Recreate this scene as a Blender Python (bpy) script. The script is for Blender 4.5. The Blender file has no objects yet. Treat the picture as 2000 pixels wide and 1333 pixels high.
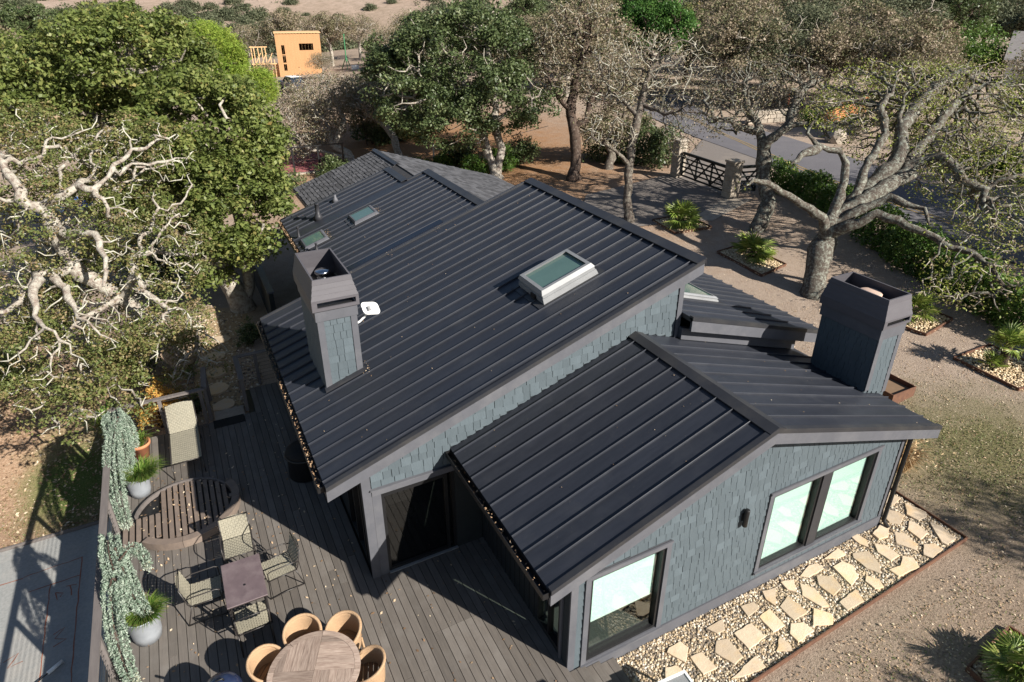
import bpy, bmesh, math, random
import numpy as np
from math import sin, cos, pi, radians, sqrt, atan2
from mathutils import Vector, Matrix

random.seed(7)
RNG = np.random.default_rng(11)
SC = bpy.context.scene
COL = SC.collection

# ------------------------------------------------------------------ camera, sky, sun, exposure
YAW, PITCH, ROLL = 27.475, 26.36, 0.076
cam_d = bpy.data.cameras.new('camera')
cam_d.sensor_width = 36.0
cam_d.lens = 1265.9 * 36 / 2000
cam_d.shift_y = -43.78 / 2000
cam_d.clip_start = 0.1
cam_d.clip_end = 4000
cam = bpy.data.objects.new('camera', cam_d)
COL.objects.link(cam)
_y, _p, _r = radians(YAW), radians(PITCH), radians(ROLL)
_f = Vector((sin(_y)*cos(_p), cos(_y)*cos(_p), -sin(_p)))
_rt = Vector((cos(_y), -sin(_y), 0))
_up = _rt.cross(_f)
_R = _rt*cos(_r) + _up*sin(_r)
_U = _up*cos(_r) - _rt*sin(_r)
cam.matrix_world = Matrix(((_R.x, _U.x, -_f.x, -4.056), (_R.y, _U.y, -_f.y, -5.843), (_R.z, _U.z, -_f.z, 9.923), (0, 0, 0, 1)))
SC.camera = cam

SUN_ELEV, SUN_AZ = radians(31.5), radians(150.5)     # azimuth clockwise from +Y
world = bpy.data.worlds.new('World')
SC.world = world
world.use_nodes = True
wn = world.node_tree
wn.nodes.clear()
sky = wn.nodes.new('ShaderNodeTexSky')
sky.sky_type = 'NISHITA'
sky.sun_disc = False
sky.sun_elevation = SUN_ELEV
sky.sun_rotation = SUN_AZ
sky.air_density = 1.0
sky.dust_density = 0.6
bg = wn.nodes.new('ShaderNodeBackground')
bg.inputs['Strength'].default_value = 0.05
wo = wn.nodes.new('ShaderNodeOutputWorld')
wn.links.new(sky.outputs[0], bg.inputs[0])
wn.links.new(bg.outputs[0], wo.inputs[0])

sun_d = bpy.data.lights.new('sun', 'SUN')
sun_d.energy = 5.0
sun_d.angle = radians(0.53)
sun_d.color = (1.0, 0.945, 0.86)
sun = bpy.data.objects.new('sun', sun_d)
COL.objects.link(sun)
_s = Vector((sin(SUN_AZ)*cos(SUN_ELEV), cos(SUN_AZ)*cos(SUN_ELEV), sin(SUN_ELEV)))
sun.rotation_euler = _s.to_track_quat('Z', 'Y').to_euler()
sun.location = _s*60
SC.view_settings.view_transform = 'Standard'
SC.view_settings.look = 'None'
SC.view_settings.exposure = 0.92
SC.view_settings.gamma = 1.0
SC.view_settings.use_curve_mapping = False
SC.cycles.max_bounces = 6
SC.cycles.caustics_reflective = False
SC.cycles.caustics_refractive = False
SC.cycles.transparent_max_bounces = 12

# ------------------------------------------------------------------ materials
def nd(nt, t, **kw):
    n = nt.nodes.new(t)
    for k, v in kw.items(): setattr(n, k, v)
    return n
def base_mat(name):
    m = bpy.data.materials.new(name); m.use_nodes = True
    nt = m.node_tree
    return m, nt, nt.nodes['Principled BSDF']
def ramp(nt, fac, stops):
    r = nd(nt, 'ShaderNodeValToRGB')
    el = r.color_ramp.elements
    while len(el) < len(stops): el.new(0.5)
    for e, (p, c) in zip(el, stops):
        e.position = p; e.color = (*c, 1)
    nt.links.new(fac, r.inputs[0])
    return r.outputs[0]
def coords(nt, stretch=(1, 1, 1), rnd=True, world_space=False):
    if world_space:
        src = nd(nt, 'ShaderNodeNewGeometry').outputs['Position']
    else:
        src = nd(nt, 'ShaderNodeTexCoord').outputs['Object']
    mp = nd(nt, 'ShaderNodeMapping'); mp.inputs['Scale'].default_value = stretch
    nt.links.new(src, mp.inputs[0])
    if rnd and not world_space:
        oi = nd(nt, 'ShaderNodeObjectInfo')
        mul = nd(nt, 'ShaderNodeMath', operation='MULTIPLY'); mul.inputs[1].default_value = 37.0
        nt.links.new(oi.outputs['Random'], mul.inputs[0])
        cb = nd(nt, 'ShaderNodeCombineXYZ')
        for i in range(3): nt.links.new(mul.outputs[0], cb.inputs[i])
        nt.links.new(cb.outputs[0], mp.inputs[1])
    return mp.outputs[0]
def noise(nt, vec, scale, detail=4, rough=0.6):
    n = nd(nt, 'ShaderNodeTexNoise')
    n.inputs['Scale'].default_value = scale; n.inputs['Detail'].default_value = detail; n.inputs['Roughness'].default_value = rough
    nt.links.new(vec, n.inputs['Vector'])
    return n.outputs['Fac']
def mixc(nt, a, b, fac, mode='MIX'):
    m = nd(nt, 'ShaderNodeMix', data_type='RGBA', blend_type=mode)
    for sock, v in ((m.inputs[0], fac), (m.inputs[6], a), (m.inputs[7], b)):
        if isinstance(v, (int, float)): sock.default_value = v
        elif isinstance(v, tuple): sock.default_value = (*v, 1)
        else: nt.links.new(v, sock)
    return m.outputs[2]
def bump(nt, b, h, strength, dist=0.02):
    n = nd(nt, 'ShaderNodeBump'); n.inputs['Strength'].default_value = strength; n.inputs['Distance'].default_value = dist
    nt.links.new(h, n.inputs['Height']); nt.links.new(n.outputs[0], b.inputs['Normal'])
def surf(name, c1, c2=None, scale=6, stretch=(1, 1, 1), rough=0.6, spec=0.3, metal=0.0, bmp=0.0, bscale=60, rnd=0.0, dirt=None, dscale=1.2, tint=False):
    """painted / wood / stone surface: two-tone noise, per-object value jitter, blotchy dirt, fine relief"""
    m, nt, b = base_mat(name)
    c2 = c2 or tuple(x*0.8 for x in c1)
    v = coords(nt, stretch)
    col = ramp(nt, noise(nt, v, scale, 6, 0.65), [(0.3, c2), (0.7, c1)])
    if dirt:
        d = nd(nt, 'ShaderNodeMapRange'); d.inputs[1].default_value = 0.48; d.inputs[2].default_value = 0.75
        v2 = coords(nt, (1, 1, 1))
        nt.links.new(noise(nt, v2, dscale, 6, 0.7), d.inputs[0])
        col = mixc(nt, col, dirt, d.outputs[0])
    if tint:
        at = nd(nt, 'ShaderNodeAttribute'); at.attribute_name = 'tint'
        mr = nd(nt, 'ShaderNodeMapRange'); mr.inputs[3].default_value = 0.6; mr.inputs[4].default_value = 1.35
        nt.links.new(at.outputs['Fac'], mr.inputs[0])
        col = mixc(nt, col, mr.outputs[0], 1.0, 'MULTIPLY')
    if rnd:
        oi = nd(nt, 'ShaderNodeObjectInfo')
        mr = nd(nt, 'ShaderNodeMapRange'); mr.inputs[3].default_value = 1-rnd; mr.inputs[4].default_value = 1+rnd
        nt.links.new(oi.outputs['Random'], mr.inputs[0])
        col = mixc(nt, col, mr.outputs[0], 1.0, 'MULTIPLY')
    nt.links.new(col, b.inputs['Base Color'])
    b.inputs['Roughness'].default_value = rough
    b.inputs['Specular IOR Level'].default_value = spec
    b.inputs['Metallic'].default_value = metal
    if bmp: bump(nt, b, noise(nt, v, bscale, 4, 0.7), bmp)
    return m
def leafmat(name, stops, trans=0.3, rough=0.5, spec=0.3):
    m, nt, b = base_mat(name)
    at = nd(nt, 'ShaderNodeAttribute'); at.attribute_name = 'tint'
    col = ramp(nt, at.outputs['Fac'], stops)
    nt.links.new(col, b.inputs['Base Color'])
    b.inputs['Roughness'].default_value = rough
    b.inputs['Specular IOR Level'].default_value = spec
    tr = nd(nt, 'ShaderNodeBsdfTranslucent')
    nt.links.new(col, tr.inputs[0])
    mx = nd(nt, 'ShaderNodeMixShader'); mx.inputs[0].default_value = trans
    nt.links.new(b.outputs[0], mx.inputs[1]); nt.links.new(tr.outputs[0], mx.inputs[2])
    nt.links.new(mx.outputs[0], nt.nodes['Material Output'].inputs[0])
    return m
def glassmat(name, tint, refl=1.0):
    m = bpy.data.materials.new(name); m.use_nodes = True
    nt = m.node_tree; nt.nodes.clear()
    o = nd(nt, 'ShaderNodeOutputMaterial'); t = nd(nt, 'ShaderNodeBsdfTransparent'); g = nd(nt, 'ShaderNodeBsdfGlossy')
    t.inputs[0].default_value = (*tint, 1); g.inputs['Roughness'].default_value = 0.01
    lw = nd(nt, 'ShaderNodeLayerWeight'); lw.inputs[0].default_value = 0.5
    pw = nd(nt, 'ShaderNodeMath', operation='POWER'); pw.inputs[1].default_value = 4.0
    nt.links.new(lw.outputs['Facing'], pw.inputs[0])
    mu = nd(nt, 'ShaderNodeMath', operation='MULTIPLY_ADD'); mu.inputs[1].default_value = 0.9*refl; mu.inputs[2].default_value = 0.05*refl; mu.use_clamp = True
    nt.links.new(pw.outputs[0], mu.inputs[0])
    mx = nd(nt, 'ShaderNodeMixShader')
    nt.links.new(mu.outputs[0], mx.inputs[0]); nt.links.new(t.outputs[0], mx.inputs[1]); nt.links.new(g.outputs[0], mx.inputs[2])
    nt.links.new(mx.outputs[0], o.inputs[0])
    return m
def barkmat(name, dark, pale, amount, scale=5):
    m, nt, b = base_mat(name)
    v = coords(nt)
    lich = nd(nt, 'ShaderNodeMapRange'); lich.inputs[1].default_value = 0.56-amount*0.3; lich.inputs[2].default_value = 0.74-amount*0.3
    nt.links.new(noise(nt, v, scale, 8, 0.75), lich.inputs[0])
    dk = ramp(nt, noise(nt, v, 18, 4, 0.7), [(0.3, tuple(x*0.5 for x in dark)), (0.7, dark)])
    lt = ramp(nt, noise(nt, v, 9, 4, 0.7), [(0.3, tuple(x*0.72 for x in pale)), (0.7, pale)])
    nt.links.new(mixc(nt, dk, lt, lich.outputs[0]), b.inputs['Base Color'])
    b.inputs['Roughness'].default_value = 0.9; b.inputs['Specular IOR Level'].default_value = 0.1
    bump(nt, b, noise(nt, v, 22, 6, 0.75), 0.9, 0.04)
    return m

M = {}
def metal_roof(name, c):
    m, nt, b = base_mat(name)
    v = coords(nt, (0.35, 3.0, 1))
    n1 = noise(nt, v, 3.0, 6, 0.7)
    col = ramp(nt, n1, [(0.25, tuple(x*0.82 for x in c)), (0.75, tuple(x*1.2 for x in c))])
    d = nd(nt, 'ShaderNodeMapRange'); d.inputs[1].default_value = 0.52; d.inputs[2].default_value = 0.85; d.inputs[4].default_value = 0.5
    nt.links.new(noise(nt, coords(nt), 1.1, 6, 0.7), d.inputs[0])
    col = mixc(nt, col, (0.058, 0.060, 0.066), d.outputs[0])
    sp = nd(nt, 'ShaderNodeMapRange'); sp.inputs[1].default_value = 0.74; sp.inputs[2].default_value = 0.78; sp.inputs[4].default_value = 0.5
    nt.links.new(noise(nt, coords(nt), 26, 2, 0.5), sp.inputs[0])
    col = mixc(nt, col, (0.12, 0.11, 0.1), sp.outputs[0])
    oi = nd(nt, 'ShaderNodeObjectInfo')
    mr = nd(nt, 'ShaderNodeMapRange'); mr.inputs[3].default_value = 0.88; mr.inputs[4].default_value = 1.12
    nt.links.new(oi.outputs['Random'], mr.inputs[0])
    col = mixc(nt, col, mr.outputs[0], 1.0, 'MULTIPLY')
    nt.links.new(col, b.inputs['Base Color'])
    rr = nd(nt, 'ShaderNodeMapRange'); rr.inputs[3].default_value = 0.36; rr.inputs[4].default_value = 0.52
    nt.links.new(n1, rr.inputs[0]); nt.links.new(rr.outputs[0], b.inputs['Roughness'])
    b.inputs['Specular IOR Level'].default_value = 0.5
    wv = nd(nt, 'ShaderNodeTexWave'); wv.bands_direction = 'Y'; wv.inputs['Scale'].default_value = 9.0; wv.inputs['Distortion'].default_value = 0.3
    nt.links.new(coords(nt, (0.02, 1, 0), rnd=False), wv.inputs[0])
    bump(nt, b, wv.outputs['Fac'], 0.25, 0.002)
    b1 = b.inputs['Normal'].links[0].from_node
    b2 = nd(nt, 'ShaderNodeBump'); b2.inputs['Strength'].default_value = 0.35; b2.inputs['Distance'].default_value = 0.03
    nt.links.new(noise(nt, coords(nt, (0.8, 1.6, 1)), 1.7, 2, 0.5), b2.inputs['Height']); nt.links.new(b1.outputs[0], b2.inputs['Normal']); nt.links.new(b2.outputs[0], b.inputs['Normal'])
    return m
M['roof'] = metal_roof('dark_standing_seam_metal', (0.0235, 0.0265, 0.0355))
M['roof_trim'] = surf('roof_trim_metal', (0.030, 0.031, 0.036), scale=3, rough=0.42, spec=0.5, dirt=(0.05, 0.048, 0.046))
M['trim'] = surf('grey_trim_paint', (0.105, 0.107, 0.122), (0.085, 0.088, 0.10), scale=2.5, rough=0.55, dirt=(0.135, 0.135, 0.145), bmp=0.08, bscale=30)
M['trim_dark'] = surf('charcoal_trim_paint', (0.035, 0.035, 0.04), rough=0.5)
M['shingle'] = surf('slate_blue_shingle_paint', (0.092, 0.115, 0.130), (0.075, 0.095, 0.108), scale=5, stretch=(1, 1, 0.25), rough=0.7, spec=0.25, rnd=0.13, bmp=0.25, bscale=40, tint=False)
M['wallback'] = surf('wall_sheathing', (0.03, 0.038, 0.042), rough=0.8)
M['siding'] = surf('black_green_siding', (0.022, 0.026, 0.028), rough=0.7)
M['dark_strip'] = surf('dark_glossy_finish', (0.010, 0.013, 0.024), rough=0.3, spec=0.5)
M['cap'] = surf('chimney_cap_boards', (0.10, 0.095, 0.105), (0.085, 0.08, 0.09), scale=3, stretch=(1, 1, 4), rough=0.55, bmp=0.1)
M['black'] = surf('black_paint', (0.012, 0.012, 0.013), rough=0.45, spec=0.4)
M['steel'] = surf('stainless_steel', (0.62, 0.64, 0.66), scale=4, rough=0.16, metal=1.0)
M['galv'] = surf('galvanised_steel', (0.48, 0.51, 0.55), (0.38, 0.41, 0.45), scale=9, rough=0.4, metal=0.45, spec=0.5)
M['clay'] = surf('terracotta', (0.56, 0.24, 0.12), (0.46, 0.18, 0.09), scale=5, rough=0.8)
M['flueclay'] = surf('clay_flue', (0.55, 0.40, 0.32), scale=5, rough=0.85)
M['white'] = surf('white_paint', (0.78, 0.78, 0.76), (0.7, 0.7, 0.69), rough=0.4)
M['alu'] = surf('skylight_aluminium', (0.25, 0.255, 0.26), (0.20, 0.205, 0.21), scale=4, rough=0.4, spec=0.5)
M['glass'] = glassmat('window_glass', (0.90, 0.97, 0.945), 1.1)
M['doorglass'] = glassmat('dark_door_glass', (0.30, 0.34, 0.33), 2.2)
M['skyglass'] = surf('skylight_glass', (0.10, 0.17, 0.15), (0.08, 0.14, 0.125), scale=1.5, rough=0.06, spec=0.9)
M['blind'] = surf('mint_roller_blind', (0.70, 0.80, 0.765), (0.67, 0.775, 0.74), scale=1.5, rough=0.75, bmp=0.1, bscale=18, stretch=(1, 1, 5))
M['inside'] = surf('dim_interior', (0.08, 0.075, 0.07), rough=0.8)
M['deck'] = surf('weathered_deck_board', (0.150, 0.132, 0.115), (0.110, 0.098, 0.088), scale=7, stretch=(6, 0.35, 1), rough=0.72, spec=0.25, rnd=0.16, bmp=0.2, bscale=12, dirt=(0.175, 0.160, 0.145), dscale=0.9)
M['rail'] = surf('grey_brown_rail_stain', (0.165, 0.145, 0.135), (0.12, 0.105, 0.10), scale=6, stretch=(4, 0.4, 1), rough=0.65, bmp=0.15)
M['railmetal'] = surf('rail_cable', (0.05, 0.05, 0.05), rough=0.4)
M['curb'] = surf('curved_rim_boards', (0.20, 0.155, 0.125), (0.145, 0.115, 0.098), scale=6, rough=0.6, rnd=0.1, bmp=0.15)
M['weave'] = surf('grey_beige_webbing', (0.285, 0.262, 0.20), (0.22, 0.205, 0.158), scale=14, rough=0.75, tint=False)
M['tubing'] = surf('dark_bronze_tubing', (0.035, 0.03, 0.028), rough=0.4, spec=0.5)
M['bronze'] = surf('bronze_table_top', (0.155, 0.115, 0.12), (0.105, 0.078, 0.082), scale=2.2, rough=0.38, spec=0.5, dirt=(0.19, 0.15, 0.15), dscale=3)
M['rattan'] = surf('honey_rattan', (0.50, 0.335, 0.20), (0.39, 0.25, 0.145), scale=30, stretch=(1, 1, 3), rough=0.6, bmp=0.7, bscale=70)
M['teak'] = surf('weathered_table_wood', (0.42, 0.33, 0.27), (0.20, 0.14, 0.11), scale=5, stretch=(1, 9, 1), rough=0.65, rnd=0.28, bmp=0.25, bscale=20)
M['teakseat'] = surf('brown_seat_slats', (0.24, 0.145, 0.075), rough=0.6, rnd=0.15)
M['flag'] = surf('buff_flagstone', (0.60, 0.485, 0.355), (0.52, 0.41, 0.29), scale=3.2, rough=0.8, rnd=0.2, bmp=0.5, bscale=7, dirt=(0.62, 0.42, 0.21), dscale=2.0)
M['rust'] = surf('rusted_steel_edge', (0.17, 0.085, 0.05), (0.10, 0.05, 0.035), scale=9, rough=0.85)
M['concrete'] = surf('grey_court_concrete', (0.31, 0.31, 0.30), (0.23, 0.235, 0.23), scale=18, rough=0.85, bmp=0.3, bscale=60, dirt=(0.36, 0.34, 0.31), dscale=0.7)
M['orangepaint'] = surf('orange_marking_paint', (0.30, 0.11, 0.065), scale=20, rough=0.8)
M['asphalt'] = surf('road_asphalt', (0.145, 0.138, 0.148), (0.115, 0.110, 0.120), scale=30, rough=0.85, bmp=0.3, bscale=80, dirt=(0.17, 0.16, 0.165), dscale=0.35)
M['drive'] = surf('driveway_asphalt', (0.20, 0.175, 0.158), (0.165, 0.145, 0.132), scale=25, rough=0.9, bmp=0.3, bscale=80, dirt=(0.25, 0.215, 0.185), dscale=0.5)
M['yellow'] = surf('yellow_road_paint', (0.40, 0.26, 0.07), (0.26, 0.19, 0.08), scale=3, rough=0.7)
M['stone'] = surf('pale_rough_stone', (0.42, 0.365, 0.295), (0.27, 0.23, 0.19), scale=3.5, rough=0.9, rnd=0.15, bmp=0.9, bscale=5)
M['gatewood'] = surf('black_gate_timber', (0.014, 0.018, 0.018), rough=0.55)
M['cedarslat'] = surf('orange_cedar_slat', (0.55, 0.23, 0.09), (0.42, 0.17, 0.07), scale=4, stretch=(0.5, 3, 3), rough=0.7, rnd=0.15)
M['redpole'] = surf('red_brown_pole', (0.24, 0.07, 0.04), rough=0.7)
M['ply'] = surf('raw_plywood_sheathing', (0.50, 0.275, 0.135), (0.43, 0.235, 0.11), scale=1.3, stretch=(4, 4, 0.4), rough=0.8)
M['stud'] = surf('new_framing_lumber', (0.74, 0.47, 0.24), rough=0.8)
M['green'] = surf('green_pole_paint', (0.06, 0.22, 0.10), rough=0.5)
M['shakes'] = surf('charcoal_roof_shingles', (0.092, 0.092, 0.098), (0.068, 0.068, 0.074), scale=6, rough=0.85, tint=True)
M['greyroof'] = surf('neighbour_roof_shingles', (0.27, 0.25, 0.245), (0.20, 0.185, 0.18), scale=3, rough=0.9)
M['court'] = surf('dusty_red_court', (0.34, 0.115, 0.115), rough=0.9)
M['carpaint'] = surf('dark_blue_car_paint', (0.03, 0.045, 0.09), rough=0.25, spec=0.6)
M['carglass'] = surf('car_glass', (0.02, 0.03, 0.05), rough=0.08, spec=0.8)
M['tarp'] = surf('blue_tarp', (0.10, 0.22, 0.62), rough=0.6)
M['rubber'] = surf('black_rubber', (0.02, 0.02, 0.02), rough=0.9)
M['bluelid'] = surf('dark_blue_enamel', (0.02, 0.03, 0.07), rough=0.18, spec=0.7)
M['moss'] = surf('brown_mulch', (0.20, 0.13, 0.08), rough=0.9)

def pebmat(name, stops, rough=0.75):
    m, nt, b = base_mat(name)
    at = nd(nt, 'ShaderNodeAttribute'); at.attribute_name = 'tint'
    nt.links.new(ramp(nt, at.outputs['Fac'], stops), b.inputs['Base Color'])
    b.inputs['Roughness'].default_value = rough
    return m
M['pebble'] = pebmat('river_pebbles', [(0.0, (0.10, 0.09, 0.08)), (0.25, (0.27, 0.205, 0.135)), (0.5, (0.43, 0.32, 0.19)), (0.75, (0.53, 0.44, 0.32)), (1.0, (0.66, 0.60, 0.51))])
M['rockbed'] = pebmat('cream_rock_mulch', [(0.0, (0.30, 0.21, 0.12)), (0.5, (0.56, 0.42, 0.25)), (1.0, (0.74, 0.62, 0.44))])
M['litter'] = pebmat('dry_leaf_litter', [(0.0, (0.13, 0.075, 0.04)), (0.4, (0.29, 0.18, 0.10)), (0.75, (0.46, 0.34, 0.22)), (1.0, (0.62, 0.52, 0.38))])
M['grassblade'] = leafmat('short_grass', [(0.0, (0.10, 0.15, 0.035)), (0.6, (0.15, 0.17, 0.06)), (1.0, (0.34, 0.27, 0.13))], 0.2)

M['lf_live'] = leafmat('live_oak_leaves', [(0.0, (0.068, 0.10, 0.025)), (0.5, (0.155, 0.195, 0.05)), (0.8, (0.245, 0.27, 0.085)), (0.93, (0.29, 0.255, 0.085)), (1.0, (0.37, 0.24, 0.09))], 0.38, 0.5, 0.35)
M['lf_dark'] = leafmat('dark_oak_leaves', [(0.0, (0.045, 0.072, 0.028)), (0.6, (0.10, 0.135, 0.05)), (1.0, (0.19, 0.21, 0.10))], 0.25, 0.45, 0.4)
M['lf_autumn'] = leafmat('turning_oak_leaves', [(0.0, (0.085, 0.125, 0.035)), (0.5, (0.17, 0.19, 0.06)), (0.75, (0.25, 0.20, 0.09)), (1.0, (0.36, 0.25, 0.165))], 0.3, 0.5, 0.3)
M['lf_brown'] = leafmat('dry_brown_oak_leaves', [(0.0, (0.095, 0.105, 0.05)), (0.3, (0.16, 0.165, 0.08)), (0.5, (0.235, 0.19, 0.12)), (0.75, (0.34, 0.27, 0.195)), (0.88, (0.41, 0.335, 0.25)), (1.0, (0.13, 0.175, 0.06))], 0.25, 0.6, 0.25)
M['lf_spring'] = leafmat('sparse_green_oak_leaves', [(0.0, (0.17, 0.23, 0.04)), (0.6, (0.30, 0.34, 0.07)), (0.75, (0.28, 0.215, 0.13)), (1.0, (0.40, 0.31, 0.23))], 0.3, 0.5, 0.3)
M['lf_pine'] = leafmat('bright_pine_needles', [(0.0, (0.13, 0.22, 0.03)), (0.6, (0.24, 0.33, 0.05)), (1.0, (0.36, 0.40, 0.08))], 0.35, 0.6, 0.2)
M['lf_hedge'] = leafmat('hedge_leaves', [(0.0, (0.05, 0.11, 0.02)), (0.6, (0.105, 0.19, 0.035)), (1.0, (0.20, 0.27, 0.06))], 0.3, 0.45, 0.4)
M['lf_round'] = leafmat('bay_leaves', [(0.0, (0.035, 0.09, 0.02)), (0.6, (0.07, 0.16, 0.03)), (1.0, (0.12, 0.21, 0.05))], 0.3, 0.5, 0.3)
M['lf_scrub'] = leafmat('grey_green_scrub', [(0.0, (0.075, 0.09, 0.05)), (0.6, (0.13, 0.145, 0.085)), (1.0, (0.22, 0.20, 0.125))], 0.2, 0.7, 0.2)
M['lf_blue'] = leafmat('blue_cedar_needles', [(0.0, (0.13, 0.20, 0.13)), (0.4, (0.26, 0.33, 0.26)), (0.92, (0.42, 0.47, 0.39)), (1.0, (0.42, 0.37, 0.24))], 0.2, 0.6, 0.2)
M['lf_tuft'] = leafmat('green_tuft', [(0.0, (0.07, 0.15, 0.02)), (0.6, (0.15, 0.25, 0.045)), (1.0, (0.30, 0.32, 0.09))], 0.35, 0.5, 0.3)
M['lf_gold'] = leafmat('golden_foliage', [(0.0, (0.48, 0.28, 0.06)), (0.6, (0.66, 0.42, 0.11)), (1.0, (0.62, 0.30, 0.12))], 0.35, 0.5, 0.3)
M['lf_straw'] = leafmat('straw_grass', [(0.0, (0.55, 0.38, 0.20)), (1.0, (0.72, 0.55, 0.34))], 0.3, 0.7, 0.2)
M['lf_palm'] = leafmat('palm_fronds', [(0.0, (0.12, 0.20, 0.03)), (0.5, (0.25, 0.34, 0.065)), (0.85, (0.40, 0.44, 0.13)), (1.0, (0.50, 0.42, 0.18))], 0.25, 0.4, 0.5)
M['bk_pale'] = barkmat('pale_lichen_bark', (0.27, 0.205, 0.17), (0.50, 0.465, 0.395), 0.58, 7)
M['bk_lichen'] = barkmat('green_lichen_bark', (0.125, 0.103, 0.085), (0.36, 0.38, 0.32), 0.30, 8)
M['bk_grey'] = barkmat('grey_oak_bark', (0.13, 0.105, 0.088), (0.30, 0.28, 0.23), 0.3, 5)
M['bk_brown'] = barkmat('brown_oak_bark', (0.10, 0.07, 0.055), (0.22, 0.18, 0.15), 0.2, 6)
M['tw_grey'] = surf('grey_twigs', (0.42, 0.375, 0.32), (0.29, 0.25, 0.21), scale=5, rough=0.9)
M['tw_lichen'] = surf('pale_lichen_twigs', (0.50, 0.48, 0.40), (0.36, 0.34, 0.28), scale=5, rough=0.9)
M['tw_brown'] = surf('brown_twigs', (0.22, 0.165, 0.125), (0.15, 0.11, 0.085), scale=5, rough=0.9)

def ground_material():
    m, nt, b = base_mat('dry_soil_and_litter')
    pos = nd(nt, 'ShaderNodeNewGeometry').outputs['Position']
    def ell(cx, cy, rx, ry, edge=0.5):
        s = nd(nt, 'ShaderNodeVectorMath', operation='SUBTRACT'); s.inputs[1].default_value = (cx, cy, 0); nt.links.new(pos, s.inputs[0])
        q = nd(nt, 'ShaderNodeVectorMath', operation='MULTIPLY'); q.inputs[1].default_value = (1/rx, 1/ry, 0); nt.links.new(s.outputs[0], q.inputs[0])
        l = nd(nt, 'ShaderNodeVectorMath', operation='LENGTH'); nt.links.new(q.outputs[0], l.inputs[0])
        n = noise(nt, pos, 1.3, 5, 0.7)
        a = nd(nt, 'ShaderNodeMath', operation='MULTIPLY_ADD'); nt.links.new(n, a.inputs[0]); a.inputs[1].default_value = 1.2; nt.links.new(l.outputs['Value'], a.inputs[2])
        r = nd(nt, 'ShaderNodeMapRange'); r.inputs[1].default_value = 1.6+edge; r.inputs[2].default_value = 1.6-edge
        nt.links.new(a.outputs[0], r.inputs[0])
        return r.outputs[0]
    n_big = noise(nt, pos, 0.35, 6, 0.65); n_mid = noise(nt, pos, 2.2, 6, 0.7); n_fine = noise(nt, pos, 22, 5, 0.75)
    soil = ramp(nt, n_mid, [(0.25, (0.26, 0.20, 0.155)), (0.5, (0.375, 0.30, 0.23)), (0.75, (0.47, 0.385, 0.31))])
    soil = mixc(nt, soil, ramp(nt, n_fine, [(0.3, (0.15, 0.105, 0.078)), (0.62, (0.40, 0.31, 0.25)), (0.8, (0.60, 0.50, 0.41))]), 0.5)
    turf = ramp(nt, n_fine, [(0.25, (0.085, 0.085, 0.035)), (0.5, (0.165, 0.15, 0.075)), (0.75, (0.26, 0.205, 0.13))])
    col = mixc(nt, soil, turf, ell(12.2, -0.2, 2.8, 3.0))
    brown = ramp(nt, n_fine, [(0.2, (0.12, 0.088, 0.06)), (0.5, (0.265, 0.20, 0.148)), (0.8, (0.43, 0.34, 0.26))])
    col = mixc(nt, col, brown, ell(7.5, -5.0, 5.5, 4.6))
    mulch = ramp(nt, n_fine, [(0.2, (0.14, 0.07, 0.035)), (0.5, (0.30, 0.165, 0.085)), (0.8, (0.46, 0.29, 0.17))])
    col = mixc(nt, col, mulch, ell(13, 38, 12, 17))
    chips = ramp(nt, n_fine, [(0.2, (0.16, 0.095, 0.06)), (0.5, (0.33, 0.22, 0.145)), (0.8, (0.52, 0.38, 0.27))])
    col = mixc(nt, col, chips, ell(-11, 13, 5.5, 6))
    col = mixc(nt, col, ramp(nt, n_fine, [(0.25, (0.05, 0.075, 0.02)), (0.5, (0.10, 0.135, 0.04)), (0.75, (0.19, 0.19, 0.08))]), ell(-8.2, 11.9, 1.1, 1.5))
    sep = nd(nt, 'ShaderNodeSeparateXYZ'); nt.links.new(pos, sep.inputs[0])
    far = nd(nt, 'ShaderNodeMapRange'); far.inputs[1].default_value = 70; far.inputs[2].default_value = 150; nt.links.new(sep.outputs[1], far.inputs[0])
    nh = noise(nt, pos, 0.03, 8, 0.7)
    hill = ramp(nt, nh, [(0.3, (0.22, 0.165, 0.115)), (0.5, (0.31, 0.235, 0.18)), (0.7, (0.38, 0.30, 0.245))])
    hill = mixc(nt, hill, ramp(nt, noise(nt, pos, 0.5, 6, 0.75), [(0.35, (0.16, 0.13, 0.09)), (0.6, (0.42, 0.32, 0.26))]), 0.4)
    col = mixc(nt, col, hill, far.outputs[0])
    nt.links.new(col, b.inputs['Base Color'])
    b.inputs['Roughness'].default_value = 0.95; b.inputs['Specular IOR Level'].default_value = 0.1
    bump(nt, b, n_fine, 0.7, 0.05)
    return m
M['ground'] = ground_material()

# ------------------------------------------------------------------ mesh helpers
def npmesh(name, V, F, tint=None, smooth=False):
    """mesh from arrays; F is (n,3) or (n,4), or a list of such arrays"""
    me = bpy.data.meshes.new(name)
    Fs = F if isinstance(F, list) else [F]
    V = np.asarray(V, np.float32)
    me.vertices.add(len(V)); me.vertices.foreach_set('co', V.ravel())
    loops = np.concatenate([np.asarray(f, np.int32).ravel() for f in Fs])
    tot = np.concatenate([np.full(len(f), f.shape[1], np.int32) for f in Fs])
    st = np.concatenate([[0], np.cumsum(tot)[:-1]]).astype(np.int32)
    me.loops.add(len(loops)); me.loops.foreach_set('vertex_index', loops)
    me.polygons.add(len(tot)); me.polygons.foreach_set('loop_start', st); me.polygons.foreach_set('loop_total', tot)
    if smooth: me.polygons.foreach_set('use_smooth', np.ones(len(tot), bool))
    me.update(calc_edges=True)
    if tint is not None:
        a = me.attributes.new('tint', 'FLOAT', 'POINT'); a.data.foreach_set('value', np.asarray(tint, np.float32))
    return me
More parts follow.
